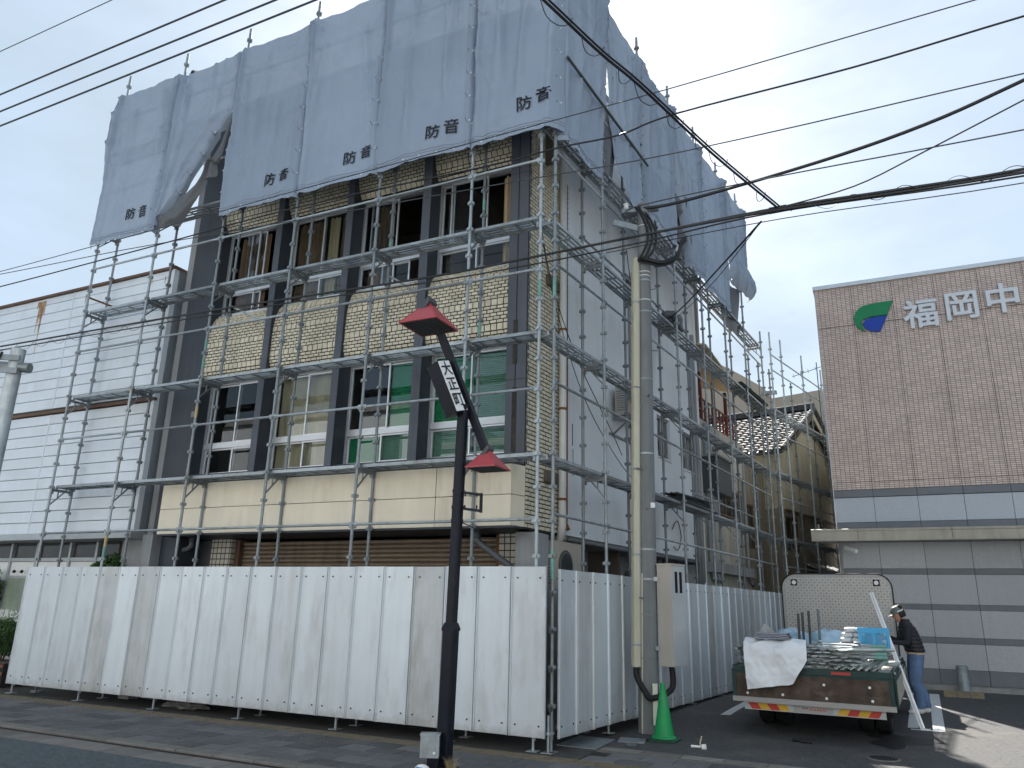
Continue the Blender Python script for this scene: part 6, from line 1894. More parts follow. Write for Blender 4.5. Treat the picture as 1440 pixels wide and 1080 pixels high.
tag(hel.build('lashing_wire', MT['wire']), 'thin spiral lashing wire wound loosely along the telephone bundle', 'wire', 'overhead lines')
dg_ = [(3.16, -0.60, 6.33), (2.67, -2.03, 6.35), (2.27, -3.31, 6.40), (2.06, -3.82, 6.45), (1.82, -4.55, 6.50), (-2, -16, 7.4)]
wire('crossing_cable', 'heavy black cable coming down over the corner sheets to the junction', dg_, 0.013)
wire('crossing_cable', 'second strand of the heavy cable over the corner sheets', [Vector(p) + Vector((0.02, 0, 0.022)) for p in dg_], 0.010)
hk = MB()
for k in range(9):
    t_ = 0.08 + 0.105 * k
    p = Vector(dg_[0]).lerp(Vector(dg_[4]), t_)
    p.z = 6.33 + 0.17 * t_ ** 1.5
    d = (Vector(dg_[4]) - Vector(dg_[0])).normalized()
    L = 0.16 + 0.08 * (k % 3)
    cable(hk, [p, p + d * L * 0.3 + Vector((-0.03, 0, -0.07)), p + d * L * 0.8 + Vector((-0.03, 0, -0.09)), p + d * L * 1.2 + Vector((0, 0, -0.005))], 0.004, 4, 5)
    hk.cyl(p, p + Vector((0.02, 0, 0.06)), 0.004, 4)
tag(hk.build('cable_hangers', MT['cable']), 'loose wire loops hanging from the heavy crossing cable', 'wire', 'overhead lines')
wire('drop_cable', 'black cable rising from the junction to the right edge', [(3.16, -0.6, 6.33), (4.0, -0.6, 6.42), (4.75, -0.6, 6.68), (5.75, -0.6, 7.06), (20, -0.6, 12.5)], 0.009)
q0, q1 = Vector((2.96, -0.6, 6.19)), SP(6.3, 0.78, 7.72)
wire('drop_cable', 'black drop cable from the junction down to the side wall', [q0, q0.lerp(q1, 0.3) - Vector((0, 0, 0.06)), q0.lerp(q1, 0.65) - Vector((0, 0, 0.10)), q1], 0.014)
wire('drop_cable', 'thin wire slung beside the drop cable to the side wall', [q0, q0.lerp(q1, 0.3) - Vector((0, 0, 0.18)), q0.lerp(q1, 0.65) - Vector((0, 0, 0.2)), q1 + Vector((0, 0, -0.1))], 0.006)
jb = MB().obox((3.16, -0.6, 6.31), (0.10, 0, 0), (0, 0.02, 0), (0, 0, 0.035))
tag(jb.build('cable_clamp', MT['cable']), 'dark clamp joining the cables in the right-hand sky', 'clamp')

# ---- litter by the lamp foot, dry grass, grit along the kerb
def cupf(u, v):
    th, ph = u * 2 * math.pi, v * math.pi
    n_ = 1 + 0.12 * noise.noise(Vector((math.cos(th) * 3, math.sin(th) * 3, v * 5)))
    return (0.085 * math.sin(ph) * math.cos(th) * n_, 0.06 * math.sin(ph) * math.sin(th) * n_, max(0.0, 0.045 - 0.05 * math.cos(ph) * n_))
t = thing('crumpled_carton', 'crumpled white and blue carton lying at the foot of the street lamp', 'carton', (-0.66, -1.80, 0.0))
MB().grid(cupf, 28, 16).build('carton', MT['white'], t)
MB().grid(lambda u, v: tuple(Vector(cupf(0.62 + 0.2 * u, 0.2 + 0.5 * v)) * 1.03), 8, 8).build('blue_print', MT['crate_blue'], t)
t = thing('dry_grass_tuft', 'tuft of dry pale grass at the foot of the street lamp', 'grass', (-0.50, -1.50, 0.0))
rg = random.Random(31)
mb = MB()
for k in range(70):
    a = rg.uniform(0, 6.28)
    r0 = rg.uniform(0, 0.04)
    b = Vector((r0 * math.cos(a), r0 * math.sin(a), 0))
    tip = b + Vector((rg.gauss(0, 0.05), rg.gauss(0, 0.05), rg.uniform(0.06, 0.17)))
    n_ = Vector((math.cos(a), math.sin(a), 0)) * 0.0025
    mid = b.lerp(tip, 0.55) + Vector((0, 0, 0.02))
    mb.add([b - n_, b + n_, mid + n_ * 0.7, mid - n_ * 0.7, tip], [(0, 1, 2, 3), (3, 2, 4)])
stuff(mb.build('blades', M('dry_grass', (0.30, 0.24, 0.13), 0.9), t))
mb = MB()
for k in range(900):
    zone = rg.random()
    if zone < 0.5: x, y, z = rg.uniform(-12, 4), -2.02 + rg.gauss(0, 0.06), 0.0
    elif zone < 0.75: x, y, z = rg.uniform(-11, 3), rg.uniform(-1.9, -0.1), 0.002
    else:
        x, y = rg.uniform(0.6, 6.5), rg.uniform(0.9, 8)
        z = gz(y)
    if y < -2.16: z = -0.05
    s_ = rg.uniform(0.003, 0.010)
    d = [Vector((rg.uniform(-1, 1), rg.uniform(-1, 1), rg.uniform(-1, 1))).normalized() * s_ for q in range(2)]
    mb.add([(x - s_, y - s_, z), (x + s_, y - s_ * 0.6, z), (x, y + s_, z), (x + d[0].x * 0.3, y + d[0].y * 0.3, z + s_)], [(0, 1, 3), (1, 2, 3), (2, 0, 3), (0, 2, 1)])
g_ = mb.build('grit', M('grit', (0.20, 0.19, 0.17), 0.9, 0, 0.5, 30))
g_['kind'] = 'stuff'
g_['label'] = 'loose grit scattered along the kerb, pavement and asphalt'
g_['category'] = 'grit'
# ================================================================ TRUCK
TG = 0.07
tr = thing('flatbed_truck', 'green flatbed truck parked tail first with its wooden-lined tailgate hanging open', 'truck', (2.80, 2.50, TG), R(-2.3))
MT['truck_green'] = M('worn_dark_green_paint', (0.008, 0.036, 0.034), 0.5, 0.1, 0.25, 6, grime=(0.05, 0.045, 0.038), gscale=6, gamt=0.7)
MT['ply'] = M('dirty_plywood', (0.070, 0.050, 0.038), 0.85, 0, 0.45, 6, streak=0.25, grime=(0.16, 0.13, 0.105), gscale=5, gamt=0.65, gstretch=2.0, bump=0.3)
MT['ply_inner'] = M('pale_gate_lining', (0.34, 0.32, 0.28), 0.7, 0, 0.2, 4, grime=(0.13, 0.12, 0.10), gscale=5, gamt=0.6)
MT['ry_red'] = M('reflector_red', (0.42, 0.03, 0.02), 0.4, 0, 0.1)
MT['ry_yellow'] = M('reflector_yellow', (0.56, 0.33, 0.02), 0.4, 0, 0.1)
MT['chassis'] = M('black_chassis', (0.018, 0.018, 0.019), 0.7, 0.1, 0.2, 5)
MT['plate_alu'] = M('chequer_plate', (0.30, 0.295, 0.285), 0.45, 0.35, 0.10, 2.5, grime=(0.22, 0.19, 0.16), gscale=2.0, gamt=0.5)
MT['cab_paint'] = M('white_cab_paint', (0.62, 0.63, 0.63), 0.35)
F = 0.89
bed_ = MB().box(-1.0, 1.0, 0.02, 4.42, F - 0.10, F - 0.035).build('bed_frame', MT['chassis'], tr)
for k in range(9):
    x = -0.98 + 0.2185 * k
    MB().box(x, x + 0.212, 0.02, 4.40, F - 0.034, F).build('floor_plank', MT['ply_inner'], tr)
MB().box(-1.03, 1.03, -0.02, 0.018, F - 0.075, F + 0.004).build('rear_sill', MT['truck_green'], tr)
MB().box(0.28, 0.52, -0.024, -0.0205, F - 0.055, F - 0.020).build('red_marker', MT['ry_red'], tr)
# hanging tailgate
tgm = MB().box(-0.975, 0.975, -0.055, -0.045, 0.49, F - 0.095).build('tailgate', MT['ply'], tr)
fr = MB().box(-1.03, -0.977, -0.062, -0.025, 0.489, F - 0.078).box(0.977, 1.03, -0.062, -0.025, 0.489, F - 0.078).box(-0.976, 0.976, -0.062, -0.025, F - 0.094, F - 0.078)
fr.build('gate_frame', MT['truck_green'], tgm)
MB().box(-1.035, 1.035, -0.066, -0.022, 0.422, 0.487).build('gate_edge_strip', MT['plate_alu'], tgm)
mb = MB()
for k in range(40):
    mb.obox((-1.0 + 0.0513 * k, -0.0675, 0.455), (0.014, 0, 0.010), (0, 0.0015, 0), (-0.003, 0, 0.004))
mb.build('strip_studs', MT['plate_alu'], tgm)
for (x, z) in ((-0.83, 0.735), (-0.83, 0.535), (-0.36, 0.54), (0.18, 0.70), (0.20, 0.53), (0.74, 0.70), (0.76, 0.535), (-0.2, 0.74)):
    MB().lathe([(0.018, 0), (0.018, 0.004), (0.010, 0.010)], 12).build('bolt_head', MT['white'], tgm, loc=(x, -0.055, z), rot=(R(90), 0, 0))
for x in (-0.8, -0.3, 0.25, 0.78):
    MB().box(x - 0.05, x + 0.05, -0.050, 0.0, F - 0.115, F - 0.070).cyl((x - 0.06, -0.045, F - 0.085), (x + 0.06, -0.045, F - 0.085), 0.014, 8).build('hinge', MT['truck_green'], tgm)
# side gates hanging
for s in (-1, 1):
    for (y0, y1) in ((0.06, 2.17), (2.22, 4.36)):
        g_ = MB().box(s * 1.035, s * 1.06, y0, y1, 0.45, F - 0.05).build('side_gate', MT['truck_green'], tr)
        MB().box(s * 1.061, s * 1.068, y0 + 0.07, y1 - 0.07, 0.50, F - 0.10).build('gate_lining', MT['ply_inner'], g_)
    MB().box(s * 1.005, s * 1.032, 0.0, 4.42, F - 0.075, F + 0.006).build('side_sill', MT['truck_green'], tr)
# under-run guard with reflective stripes
br_ = MB().box(-0.90, 0.90, 0.03, 0.045, 0.315, 0.415).build('rear_guard', MT['alu_dull'], tr)
def stripe(x0, x1, mat, sk=0.035):
    MB().add([(x0, 0.027, 0.325), (x1, 0.027, 0.325), (x1 - sk, 0.027, 0.405), (x0 - sk, 0.027, 0.405), (x0, 0.0295, 0.325), (x1, 0.0295, 0.325), (x1 - sk, 0.0295, 0.405), (x0 - sk, 0.0295, 0.405)], [(0, 1, 2, 3), (7, 6, 5, 4), (0, 4, 5, 1), (1, 5, 6, 2), (2, 6, 7, 3), (3, 7, 4, 0)]).build('stripe', MT[mat], br_)
for x0 in (-0.80, 0.30):
    sgn_ = 1 if x0 < 0 else -1
    for k in range(4):
        stripe(x0 + 0.128 * k, x0 + 0.128 * (k + 1) - 0.002, ('ry_red' if k % 2 == 0 else 'ry_yellow') if x0 < 0 else ('ry_yellow' if k % 2 == 0 else 'ry_red'), 0.05 * sgn_)
MB().box(-0.245, 0.26, 0.0265, 0.0295, 0.325, 0.405).build('text_plate', MT['plate_alu'], br_)
for k, (x, w_, mat_) in enumerate(((-0.13, 0.030, 'black'), (-0.09, 0.030, 'black'), (-0.04, 0.030, 'ry_red'), (0.005, 0.038, 'ry_red'), (0.055, 0.024, 'ry_red'), (0.09, 0.036, 'ry_red'), (0.135, 0.034, 'ry_red'))):
    # worn print, too faded in the photograph to read
    zt_ = 0.395 if k > 1 else 0.398
    MB().box(x, x + w_, 0.0255, 0.0262, zt_ - 0.036 * (1 if k > 1 else 0.6), zt_ - 0.027).box(x + 0.004, x + 0.011, 0.0255, 0.0262, zt_ - 0.026, zt_).box(x + w_ - 0.009, x + w_ - 0.003, 0.0255, 0.0262, zt_ - 0.026, zt_ - 0.004).build('worn_print', MT[mat_], br_)
for s in (-1, 1):
    MB().box(s * 0.55 - 0.16, s * 0.55 + 0.16, 0.10, 0.16, 0.42, 0.52).build('tail_light', MT['ry_red'], tr)
    MB().bar((s * 0.5, 0.05, 0.36), (s * 0.5, 0.5, 0.62), 0.06, 0.06).build('guard_bracket', MT['chassis'], tr)
    MB().box(s * 0.35 - 0.04, s * 0.35 + 0.04, 0.1, 6.2, 0.55, 0.75).build('chassis_rail', MT['chassis'], tr)
for y in (0.5, 1.6, 2.8, 3.9): MB().box(-0.95, 0.95, y - 0.04, y + 0.04, 0.75, 0.79).build('cross_member', MT['chassis'], tr)
def wheel(x, y, r, w, dual=False):
    t = MB()
    o = t.lathe([(r * 0.55, -w / 2), (r * 0.93, -w / 2), (r, -w * 0.36), (r, w * 0.36), (r * 0.93, w / 2), (r * 0.55, w / 2)], 30).build('wheel', MT['rubber'], tr, loc=(x, y, r), rot=(0, R(90), 0))
    smooth_by_angle(o, 30)
    MB().lathe([(0.05, -w * 0.3), (r * 0.55, -w * 0.42), (r * 0.58, w * 0.42), (0.05, w * 0.3)], 24).build('rim', MT['galv_dark'], o)
for s in (-1, 1):
    wheel(s * 0.80, 1.30, 0.345, 0.20)
    wheel(s * 0.57, 1.30, 0.345, 0.20)
    wheel(s * 0.80, 5.35, 0.345, 0.20)
    MB().box(s * 0.92 - 0.02, s * 0.92 + 0.02, 0.86, 0.90, 0.25, 0.7).build('mud_flap', MT['rubber'], tr)
MB().cyl((-0.75, 1.3, 0.345), (0.75, 1.3, 0.345), 0.06, 10).lathe([(0.05, -0.14), (0.16, -0.05), (0.16, 0.05), (0.05, 0.14)], 16, (0, 1.3, 0.345)).build('rear_axle', MT['chassis'], tr)
# headboard of chequer plate with rounded corners
hbw, hbt, rad = 0.965, 2.34, 0.26
pts = [(-hbw, F)] + [(-hbw, hbt - rad)] + [(-hbw + rad - rad * math.cos(a), hbt - rad + rad * math.sin(a)) for a in [k * math.pi / 2 / 8 for k in range(1, 9)]] + [(hbw - rad + rad * math.sin(a), hbt - rad + rad * math.cos(a)) for a in [k * math.pi / 2 / 8 for k in range(0, 9)]] + [(hbw, F)]
hb_ = MB().prism(pts, lambda a, b, d: (a, d, b), 4.46, 4.44).build('headboard', MT['plate_alu'], tr)
mb = MB()
def inside(x, z):
    if abs(x) > hbw - 0.04 or z > hbt - 0.04 or z < F + 0.02: return False
    dx, dz = abs(x) - (hbw - rad), z - (hbt - rad)
    return not (dx > 0 and dz > 0 and dx * dx + dz * dz > (rad - 0.04) ** 2)
MT['tread'] = M('chequer_tread', (0.44, 0.435, 0.425), 0.4, 0.35, 0.08, 6)
for j in range(30):
    for i in range(40):
        x = -hbw + 0.05 * i + 0.025
        z = F + 0.05 * j + 0.025
        if inside(x, z):
            s = 1 if (i + j) % 2 else -1
            mb.obox((x, 4.437, z), (0.0165, 0, 0.0165 * s), (0, 0.006, 0), (-0.006 * s, 0, 0.006))
stuff(mb.build('tread_pattern', MT['tread'], hb_))
MB().tube([(p[0] * 1.012, 4.45, p[1] + 0.012) for p in pts], 0.014, 8).build('headboard_rim', MT['chassis'], hb_)
for x in (-0.74, 0.72):
    w_ = MB().box(x - 0.058, x + 0.058, 4.428, 4.438, 2.13, 2.25).build('headboard_lamp', MT['black'], hb_)
    MB().lathe([(0.04, 0), (0.035, 0.006)], 16).build('lens', MT['white'], w_, loc=(x, 4.427, 2.19), rot=(R(90), 0, 0))
# cab in front of the headboard
cabo = MB().prism([(4.60, 0.5), (4.60, 2.12), (4.75, 2.20), (5.75, 2.20), (5.95, 2.05), (6.25, 1.25), (6.28, 0.5)], lambda a, b, d: (d, a, b), -0.92, 0.92).build('cab', MT['cab_paint'], tr)
for s in (-1, 1):
    MB().prism([(5.0, 1.3), (5.0, 1.95), (5.75, 1.95), (6.02, 1.3)], lambda a, b, d: (d, a, b), s * 0.921, s * 0.926).build('side_window', MT['black'], cabo)
MB().add([(-0.8, 5.99, 2.0), (0.8, 5.99, 2.0), (0.84, 6.255, 1.28), (-0.84, 6.255, 1.28)], [(0, 1, 2, 3)]).build('windscreen', MT['black'], cabo)
MB().box(-0.9, 0.9, 6.22, 6.36, 0.35, 0.62).build('front_bumper', MT['cab_paint'], cabo)

# ================================================================ LOAD on the truck bed (truck frame)
TM = Matrix.Translation((2.80, 2.50, TG)) @ Matrix.Rotation(R(-2.3), 4, 'Z')
def load(name, label, cat, loc=(0, 0, 0), rot=(0, 0, 0), group=None):
    t = thing(name, label, cat, (0, 0, 0), 0, group)
    t.matrix_world = TM @ Matrix.Translation(loc) @ Matrix.Rotation(rot[2], 4, 'Z') @ Matrix.Rotation(rot[1], 4, 'Y') @ Matrix.Rotation(rot[0], 4, 'X')
    return t
MT['tube_green'] = M('greenish_galvanised_tube', (0.30, 0.335, 0.33), 0.48, 0.4, 0.25, 6, orand=0.3, grime=(0.12, 0.15, 0.135), gscale=5, gamt=0.5)
lr = random.Random(21)
# braces with flattened, drilled ends pointing at the viewer
bra = MB().cyl((0, 0.10, 0), (0, 0.62, 0), 0.0215, 9)
bra.loft([[(0.0215 * math.cos(a) * (1 + 0.75 * k), 0.10 - 0.09 * k, 0.0215 * math.sin(a) * (1 - 0.55 * k)) for a in [2 * math.pi * i / 9 for i in range(9)]] for k in (0, 0.5, 1)])
bra.box(-0.036, 0.036, -0.045, 0.012, -0.009, 0.009)
bra.cyl((0, -0.045, -0.0085), (0, -0.045, 0.0085), 0.036, 12)
bram = bra.mesh('brace', MT['tube_green'])
holem = MB().cyl((0, -0.05, -0.0105), (0, -0.05, 0.0105), 0.012, 10).mesh('hole_rim', MT['bolt'])
for r_ in range(6):
    for c_ in range(5 - (r_ // 3)):
        x = 0.02 + 0.125 * c_ + (0.06 if r_ % 2 else 0) + lr.uniform(-0.02, 0.02)
        z = F + 0.032 + 0.046 * r_
        side_ = ['left end', 'left of centre', 'centre', 'right of centre', 'right end'][c_]
        row_ = ['bottom', 'second', 'third', 'fourth', 'fifth', 'top'][r_]
        t = load('scaffold_brace', '%s-layer flat-ended scaffold brace at the %s of the heap on the truck tail' % (row_, side_), 'brace', (x, 0.03 + 0.03 * (c_ % 2) + lr.uniform(-0.01, 0.02), z), (lr.uniform(-0.1, 0.1), lr.uniform(-0.2, 0.2), -0.95 + lr.uniform(-0.18, 0.18) - 0.05 * r_), 'scaffold braces heaped on the truck')
        inst('tube', bram, t)
        inst('hole_rim', holem, t)
# tubes lying crosswise with couplers
for k, (y, z, L_) in enumerate(((0.14, F + 0.29, 1.02), (0.13, F + 0.235, 0.78), (0.12, F + 0.180, 0.76), (0.24, F + 0.14, 0.8), (0.2, F + 0.315, 0.95))):
    t = load('scaffold_tube', ['uppermost crosswise scaffold tube across the truck tail', 'second crosswise scaffold tube with green paint under the top one', 'third crosswise scaffold tube from the top at the truck tail', 'lowest crosswise scaffold tube behind the angled tube ends', 'rear crosswise scaffold tube lying just behind the top one'][k], 'tube', (0.985 - L_, y, z), (0, lr.uniform(-0.01, 0.02), lr.uniform(-0.02, 0.02)), 'crosswise scaffold tubes on the truck')
    MB().cyl((0, 0, 0), (L_, 0, 0), 0.0243, 12).build('tube', MT['galv'], t)
    MB().cyl((L_ * 0.80, 0, 0), (L_ * 0.99, 0, 0), 0.0252, 12).build('paint_mark', MT['green_paint'], t)
    for x in (L_ * 0.60, L_ * 0.64, L_ * 0.12):
        mb = MB().cyl((x - 0.018, 0, 0), (x + 0.018, 0, 0), 0.031, 10)
        for a in range(4):
            d = Vector((0, math.cos(a * math.pi / 2 + 0.4), math.sin(a * math.pi / 2 + 0.4)))
            n = Vector((1, 0, 0)).cross(d)
            mb.obox(Vector((x, 0, 0)) + d * 0.042, d * 0.012, n * 0.02, Vector((0.02, 0, 0)))
        mb.build('coupler', MT['galv'], t)
# six tube ends slanting towards the viewer
for k in range(6):
    t = load('angled_tube', ['leftmost', 'second', 'third', 'fourth', 'fifth', 'rightmost'][k] + ' short open tube end in the slanting row at the truck tail', 'tube', (0.47 + 0.092 * k, 0.0, F + 0.03), (0, 0, 0), 'slanting tube ends on the truck')
    mb = MB().cyl((-0.09, -0.02, 0.005), (0.02, 0.30, 0.11), 0.026, 10, caps=False)
    mb.cyl((-0.09, -0.02, 0.005), (0.02, 0.30, 0.11), 0.021, 10, caps=False)
    mb.build('tube', MT['tube_green'], t)
    MB().obox((-0.10, -0.03, 0.02), (0.030, 0, 0.02), (0.0, 0.035, 0.012), (-0.005, 0, 0.007)).build('flat_end', MT['tube_green'], t)
# lower load behind: boards and planks filling the bed
for k in range(6):
    t = load('scaffold_plank', ['leftmost', 'second', 'third', 'fourth', 'fifth', 'rightmost'][k] + ' grey scaffold plank lying lengthwise in the truck bed', 'plank', (-0.95 + 0.27 * k, 0.75, F + 0.06 + 0.06 * (k % 3)), (0, 0, lr.uniform(-0.02, 0.02)), 'scaffold planks on the truck bed')
    o = inst('deck', plank_mesh(2.6, 0.25), t)
    o.rotation_euler = (0, 0, R(90))
    o.location = (0.12, 0, 0.02)
t = load('mixed_fittings', 'heap of small scaffold couplers at the left corner of the truck bed', 'couplers', (-0.93, 0.25, F))
for k in range(16):
    x, y, z = lr.uniform(-0.07, 0.18), lr.uniform(-0.15, 0.4), 0.03 + 0.022 * k * 0.7
    mb = MB().cyl((x - 0.05, y, z), (x + 0.05, y + lr.uniform(-0.04, 0.04), z + lr.uniform(-0.02, 0.02)), 0.026, 8)
    mb.box(x - 0.02, x + 0.02, y - 0.04, y + 0.02, z - 0.02, z + 0.025)
    mb.build('coupler', MT['galv_dark'], t)
# blue crate
cr = load('plastic_crate', 'sky-blue perforated plastic crate on top of the scaffold tubes', 'crate', (0.80, 0.80, F + 0.27), (0, 0, 0.08))
MT['crate'] = M('sky_blue_plastic', (0.045, 0.34, 0.62), 0.45, 0, 0.08, 5)
def crate_side(L, Hh):
    mb = MB()
    nx, nz = max(3, int(L / 0.026)), 9
    cx, cz = L / nx, 0.16 / nz
    mb.box(0, L, -0.006, 0.006, 0, 0.03).box(0, L, -0.010, 0.010, Hh - 0.055, Hh)
    mb.box(0, 0.035, -0.0055, 0.0055, 0.03, Hh - 0.055).box(L - 0.035, L, -0.0055, 0.0055, 0.03, Hh - 0.055).box(L * 0.47, L * 0.53, -0.0055, 0.0055, 0.03, Hh - 0.055)
    n = 8
    for (x0, x1) in ((0.035, L * 0.47), (L * 0.53, L - 0.035)):
        z0, z1 = 0.03, Hh - 0.055
        for k in range(-n, n + 1):
            for s in (-1, 1):
                a = x0 + (x1 - x0) * k / n
                b = a + s * (z1 - z0)
                # clip diagonal to the window
                t0, t1 = 0.0, 1.0
                d = b - a
                if abs(d) > 1e-6:
                    ta, tb = (x0 - a) / d, (x1 - a) / d
                    if ta > tb: ta, tb = tb, ta
                    t0, t1 = max(t0, ta), min(t1, tb)
                if t1 - t0 > 0.05:
                    mb.bar((a + d * t0, 0, z0 + (z1 - z0) * t0), (a + d * t1, 0, z0 + (z1 - z0) * t1), 0.006, 0.009, (0, 1, 0))
    for x in (L * 0.42, L * 0.58): mb.cyl((x, -0.0115, Hh - 0.075), (x, -0.007, Hh - 0.075), 0.012, 10)
    return mb
for (L_, loc_, rz) in ((0.40, (-0.20, -0.16, 0), 0), (0.40, (-0.20, 0.16, 0), 0), (0.31, (-0.195, -0.155, 0), 90), (0.31, (0.195, -0.155, 0), 90)):
    crate_side(L_, 0.27).build('side', MT['crate'], cr, loc=loc_, rot=R(rz))
MB().box(-0.195, 0.195, -0.155, 0.155, 0.0, 0.012).build('bottom', MT['crate'], cr)
MB().box(-0.212, 0.212, -0.172, -0.150, 0.262, 0.280).box(-0.212, 0.212, 0.150, 0.172, 0.262, 0.280).box(-0.212, -0.190, -0.1495, 0.1495, 0.262, 0.280).box(0.190, 0.212, -0.1495, 0.1495, 0.262, 0.280).build('rim', MT['crate'], cr)
# white bags
MT['bag'] = M('white_plastic_bag', (0.64, 0.65, 0.66), 0.4, 0, 0.08, 6)
k = 0
for r_ in range(4):
    for c_ in range(2):
        t = load('white_bag', ['bottom left', 'bottom right', 'lower middle left', 'lower middle right', 'upper middle left', 'upper middle right', 'top left', 'top right'][k] + ' bag of the white bag stack beside the crate', 'bag', (0.40 + 0.155 * c_ + 0.028 * r_, 1.0 + lr.uniform(-0.03, 0.03), F + 0.30 + 0.070 * r_), (0, 0, lr.uniform(-0.1, 0.1)), 'white bags on the truck')
        def pil(u, v, s_=k):
            th, ph = u * 2 * math.pi, (v - 0.5) * math.pi
            ce = lambda q, e: math.copysign(abs(q) ** e, q)
            x = 0.085 * ce(math.cos(ph), 0.45) * ce(math.cos(th), 0.45)
            y = 0.14 * ce(math.cos(ph), 0.45) * ce(math.sin(th), 0.45)
            z = 0.038 * ce(math.sin(ph), 0.6)
            w_ = 0.006 * noise.noise(Vector((x * 30, y * 30, s_)))
            return (x + w_, y + w_, z + w_)
        MB().grid(pil, 24, 14).build('bag_body', MT['bag'], t, smooth=True)
        k += 1
# vertical rods and blue-wrapped bundles against the headboard
for k, (x, y, z1) in enumerate(((-0.44, 2.4, 0.72), (-0.37, 2.4, 0.74), (-0.27, 2.42, 0.77), (-0.12, 2.45, 0.80))):
    t = load('steel_rod', ['first', 'second', 'third', 'fourth'][k] + ' upright dark steel rod from the left standing in the truck bed', 'rod', (x, y, F), (0.03 * (k - 1), 0.02, 0), 'upright rods on the truck')
    MB().cyl((0, 0, 0), (0, 0, z1), 0.021, 10).build('rod', MT['lamp_dark'] if k != 3 else MT['galv_dark'], t)
MT['bluewrap'] = M('blue_plastic_wrap', (0.34, 0.50, 0.62), 0.25, 0, 0.35, 5, grime=(0.66, 0.70, 0.73), gscale=5, gamt=0.8, gstretch=1)
for k, (x, w_, lab) in enumerate(((-0.62, 0.30, 'left blue plastic-wrapped bundle in front of the chequer-plate headboard'), (-0.05, 0.34, 'right pale blue plastic-wrapped bundle behind the upright rods'))):
    t = load('wrapped_bundle', lab, 'bundle', (x, 2.75 + 0.2 * k, F), (0, 0, 0))
    def blob(u, v, w_=w_, s_=k):
        th, ph = u * 2 * math.pi, v * math.pi
        n_ = 1 + 0.22 * noise.noise(Vector((math.cos(th) * 2, math.sin(th) * 2, v * 5 + s_ * 7))) + 0.06 * noise.noise(Vector((math.cos(th) * 9, math.sin(th) * 9, v * 14)))
        return (w_ * 1.25 * math.sin(ph) * math.cos(th) * n_, 0.30 * math.sin(ph) * math.sin(th) * n_, max(0, 0.21 - 0.25 * math.cos(ph) * n_))
    MB().grid(blob, 48, 28).build('wrap', MT['bluewrap'], t, smooth=True)
# white sheet draped over the tail with a folded grey sheet on it
ws = load('white_dust_sheet', 'white dust sheet draped over the load and hanging down the tailgate', 'sheet')
MT['wsheet'] = M('white_cloth', (0.68, 0.70, 0.73), 0.7, 0, 0.05, 5)
prof = [(0.55, F + 0.30), (0.35, F + 0.36), (0.15, F + 0.36), (0.0, F + 0.33), (-0.07, F + 0.24), (-0.095, F + 0.10), (-0.105, F - 0.05), (-0.11, F - 0.20)]
def wsf(u, v):
    s = v * (len(prof) - 1)
    i = min(len(prof) - 2, int(s))
    y = prof[i][0] + (prof[i + 1][0] - prof[i][0]) * (s - i)
    z = prof[i][1] + (prof[i + 1][1] - prof[i][1]) * (s - i)
    left = -0.86 + 0.05 * v * v
    right = -0.10 + 0.10 * math.sin(v * 2.6) - 0.15 * max(0, v - 0.7) / 0.3
    x = left + (right - left) * u
    hang = max(0, v - 0.5) * 2
    z -= 0.10 * (1 - u) * hang * hang - 0.0
    z += 0.05 * noise.noise(Vector((x * 6, v * 7, 1))) * (1 - 0.6 * hang) + 0.02 * noise.noise(Vector((x * 3, 0, 9))) * hang
    y += 0.03 * noise.noise(Vector((x * 5, z * 5, 4))) - 0.03 - 0.035 * hang * (abs(math.sin(x * 6 + z * 2.5 + 0.6)) ** 3) - 0.02 * abs(noise.noise(Vector((x * 9, z * 9, 2))))
    y = min(y, 0.55) if hang < 0.3 else min(y, -0.078 - 0.006)
    return (x, y, z)
MB().grid(wsf, 46, 60).build('cloth', MT['wsheet'], ws, smooth=True)
def peak(u, v):
    x = -0.73 + 0.42 * u
    h = 0.22 * max(0, 1 - abs(u - 0.35) / (0.35 if u < 0.35 else 0.65))
    return (x, 0.18 + 0.10 * v, F + 0.35 + h * (1 - v * 0.9) + 0.005)
MB().grid(peak, 20, 8).build('raised_fold', M('grey_white_cloth', (0.47, 0.48, 0.49), 0.8), ws)
gf = load('folded_grey_sheet', 'folded grey sheet lying on the white dust sheet at the truck tail', 'sheet', (-0.46, 0.08, F + 0.365))
MT['gcloth'] = M('grey_cloth', (0.27, 0.285, 0.34), 0.7, 0, 0.1, 6)
for k in range(4):
    def lay(u, v, k=k):
        th = v * 2 * math.pi
        w_, d_ = 0.245 - 0.012 * k, 0.13
        ce = lambda q, e: math.copysign(abs(q) ** e, q)
        return ((u - 0.5) * 2 * w_ + 0.01 * math.sin(k * 3), d_ * ce(math.cos(th), 0.4), 0.013 + 0.022 * k + 0.011 * ce(math.sin(th), 0.6) + 0.008 * noise.noise(Vector((u * 5, v * 3, k))))
    MB().grid(lay, 20, 20).build('fold', MT['gcloth'], gf, smooth=True)
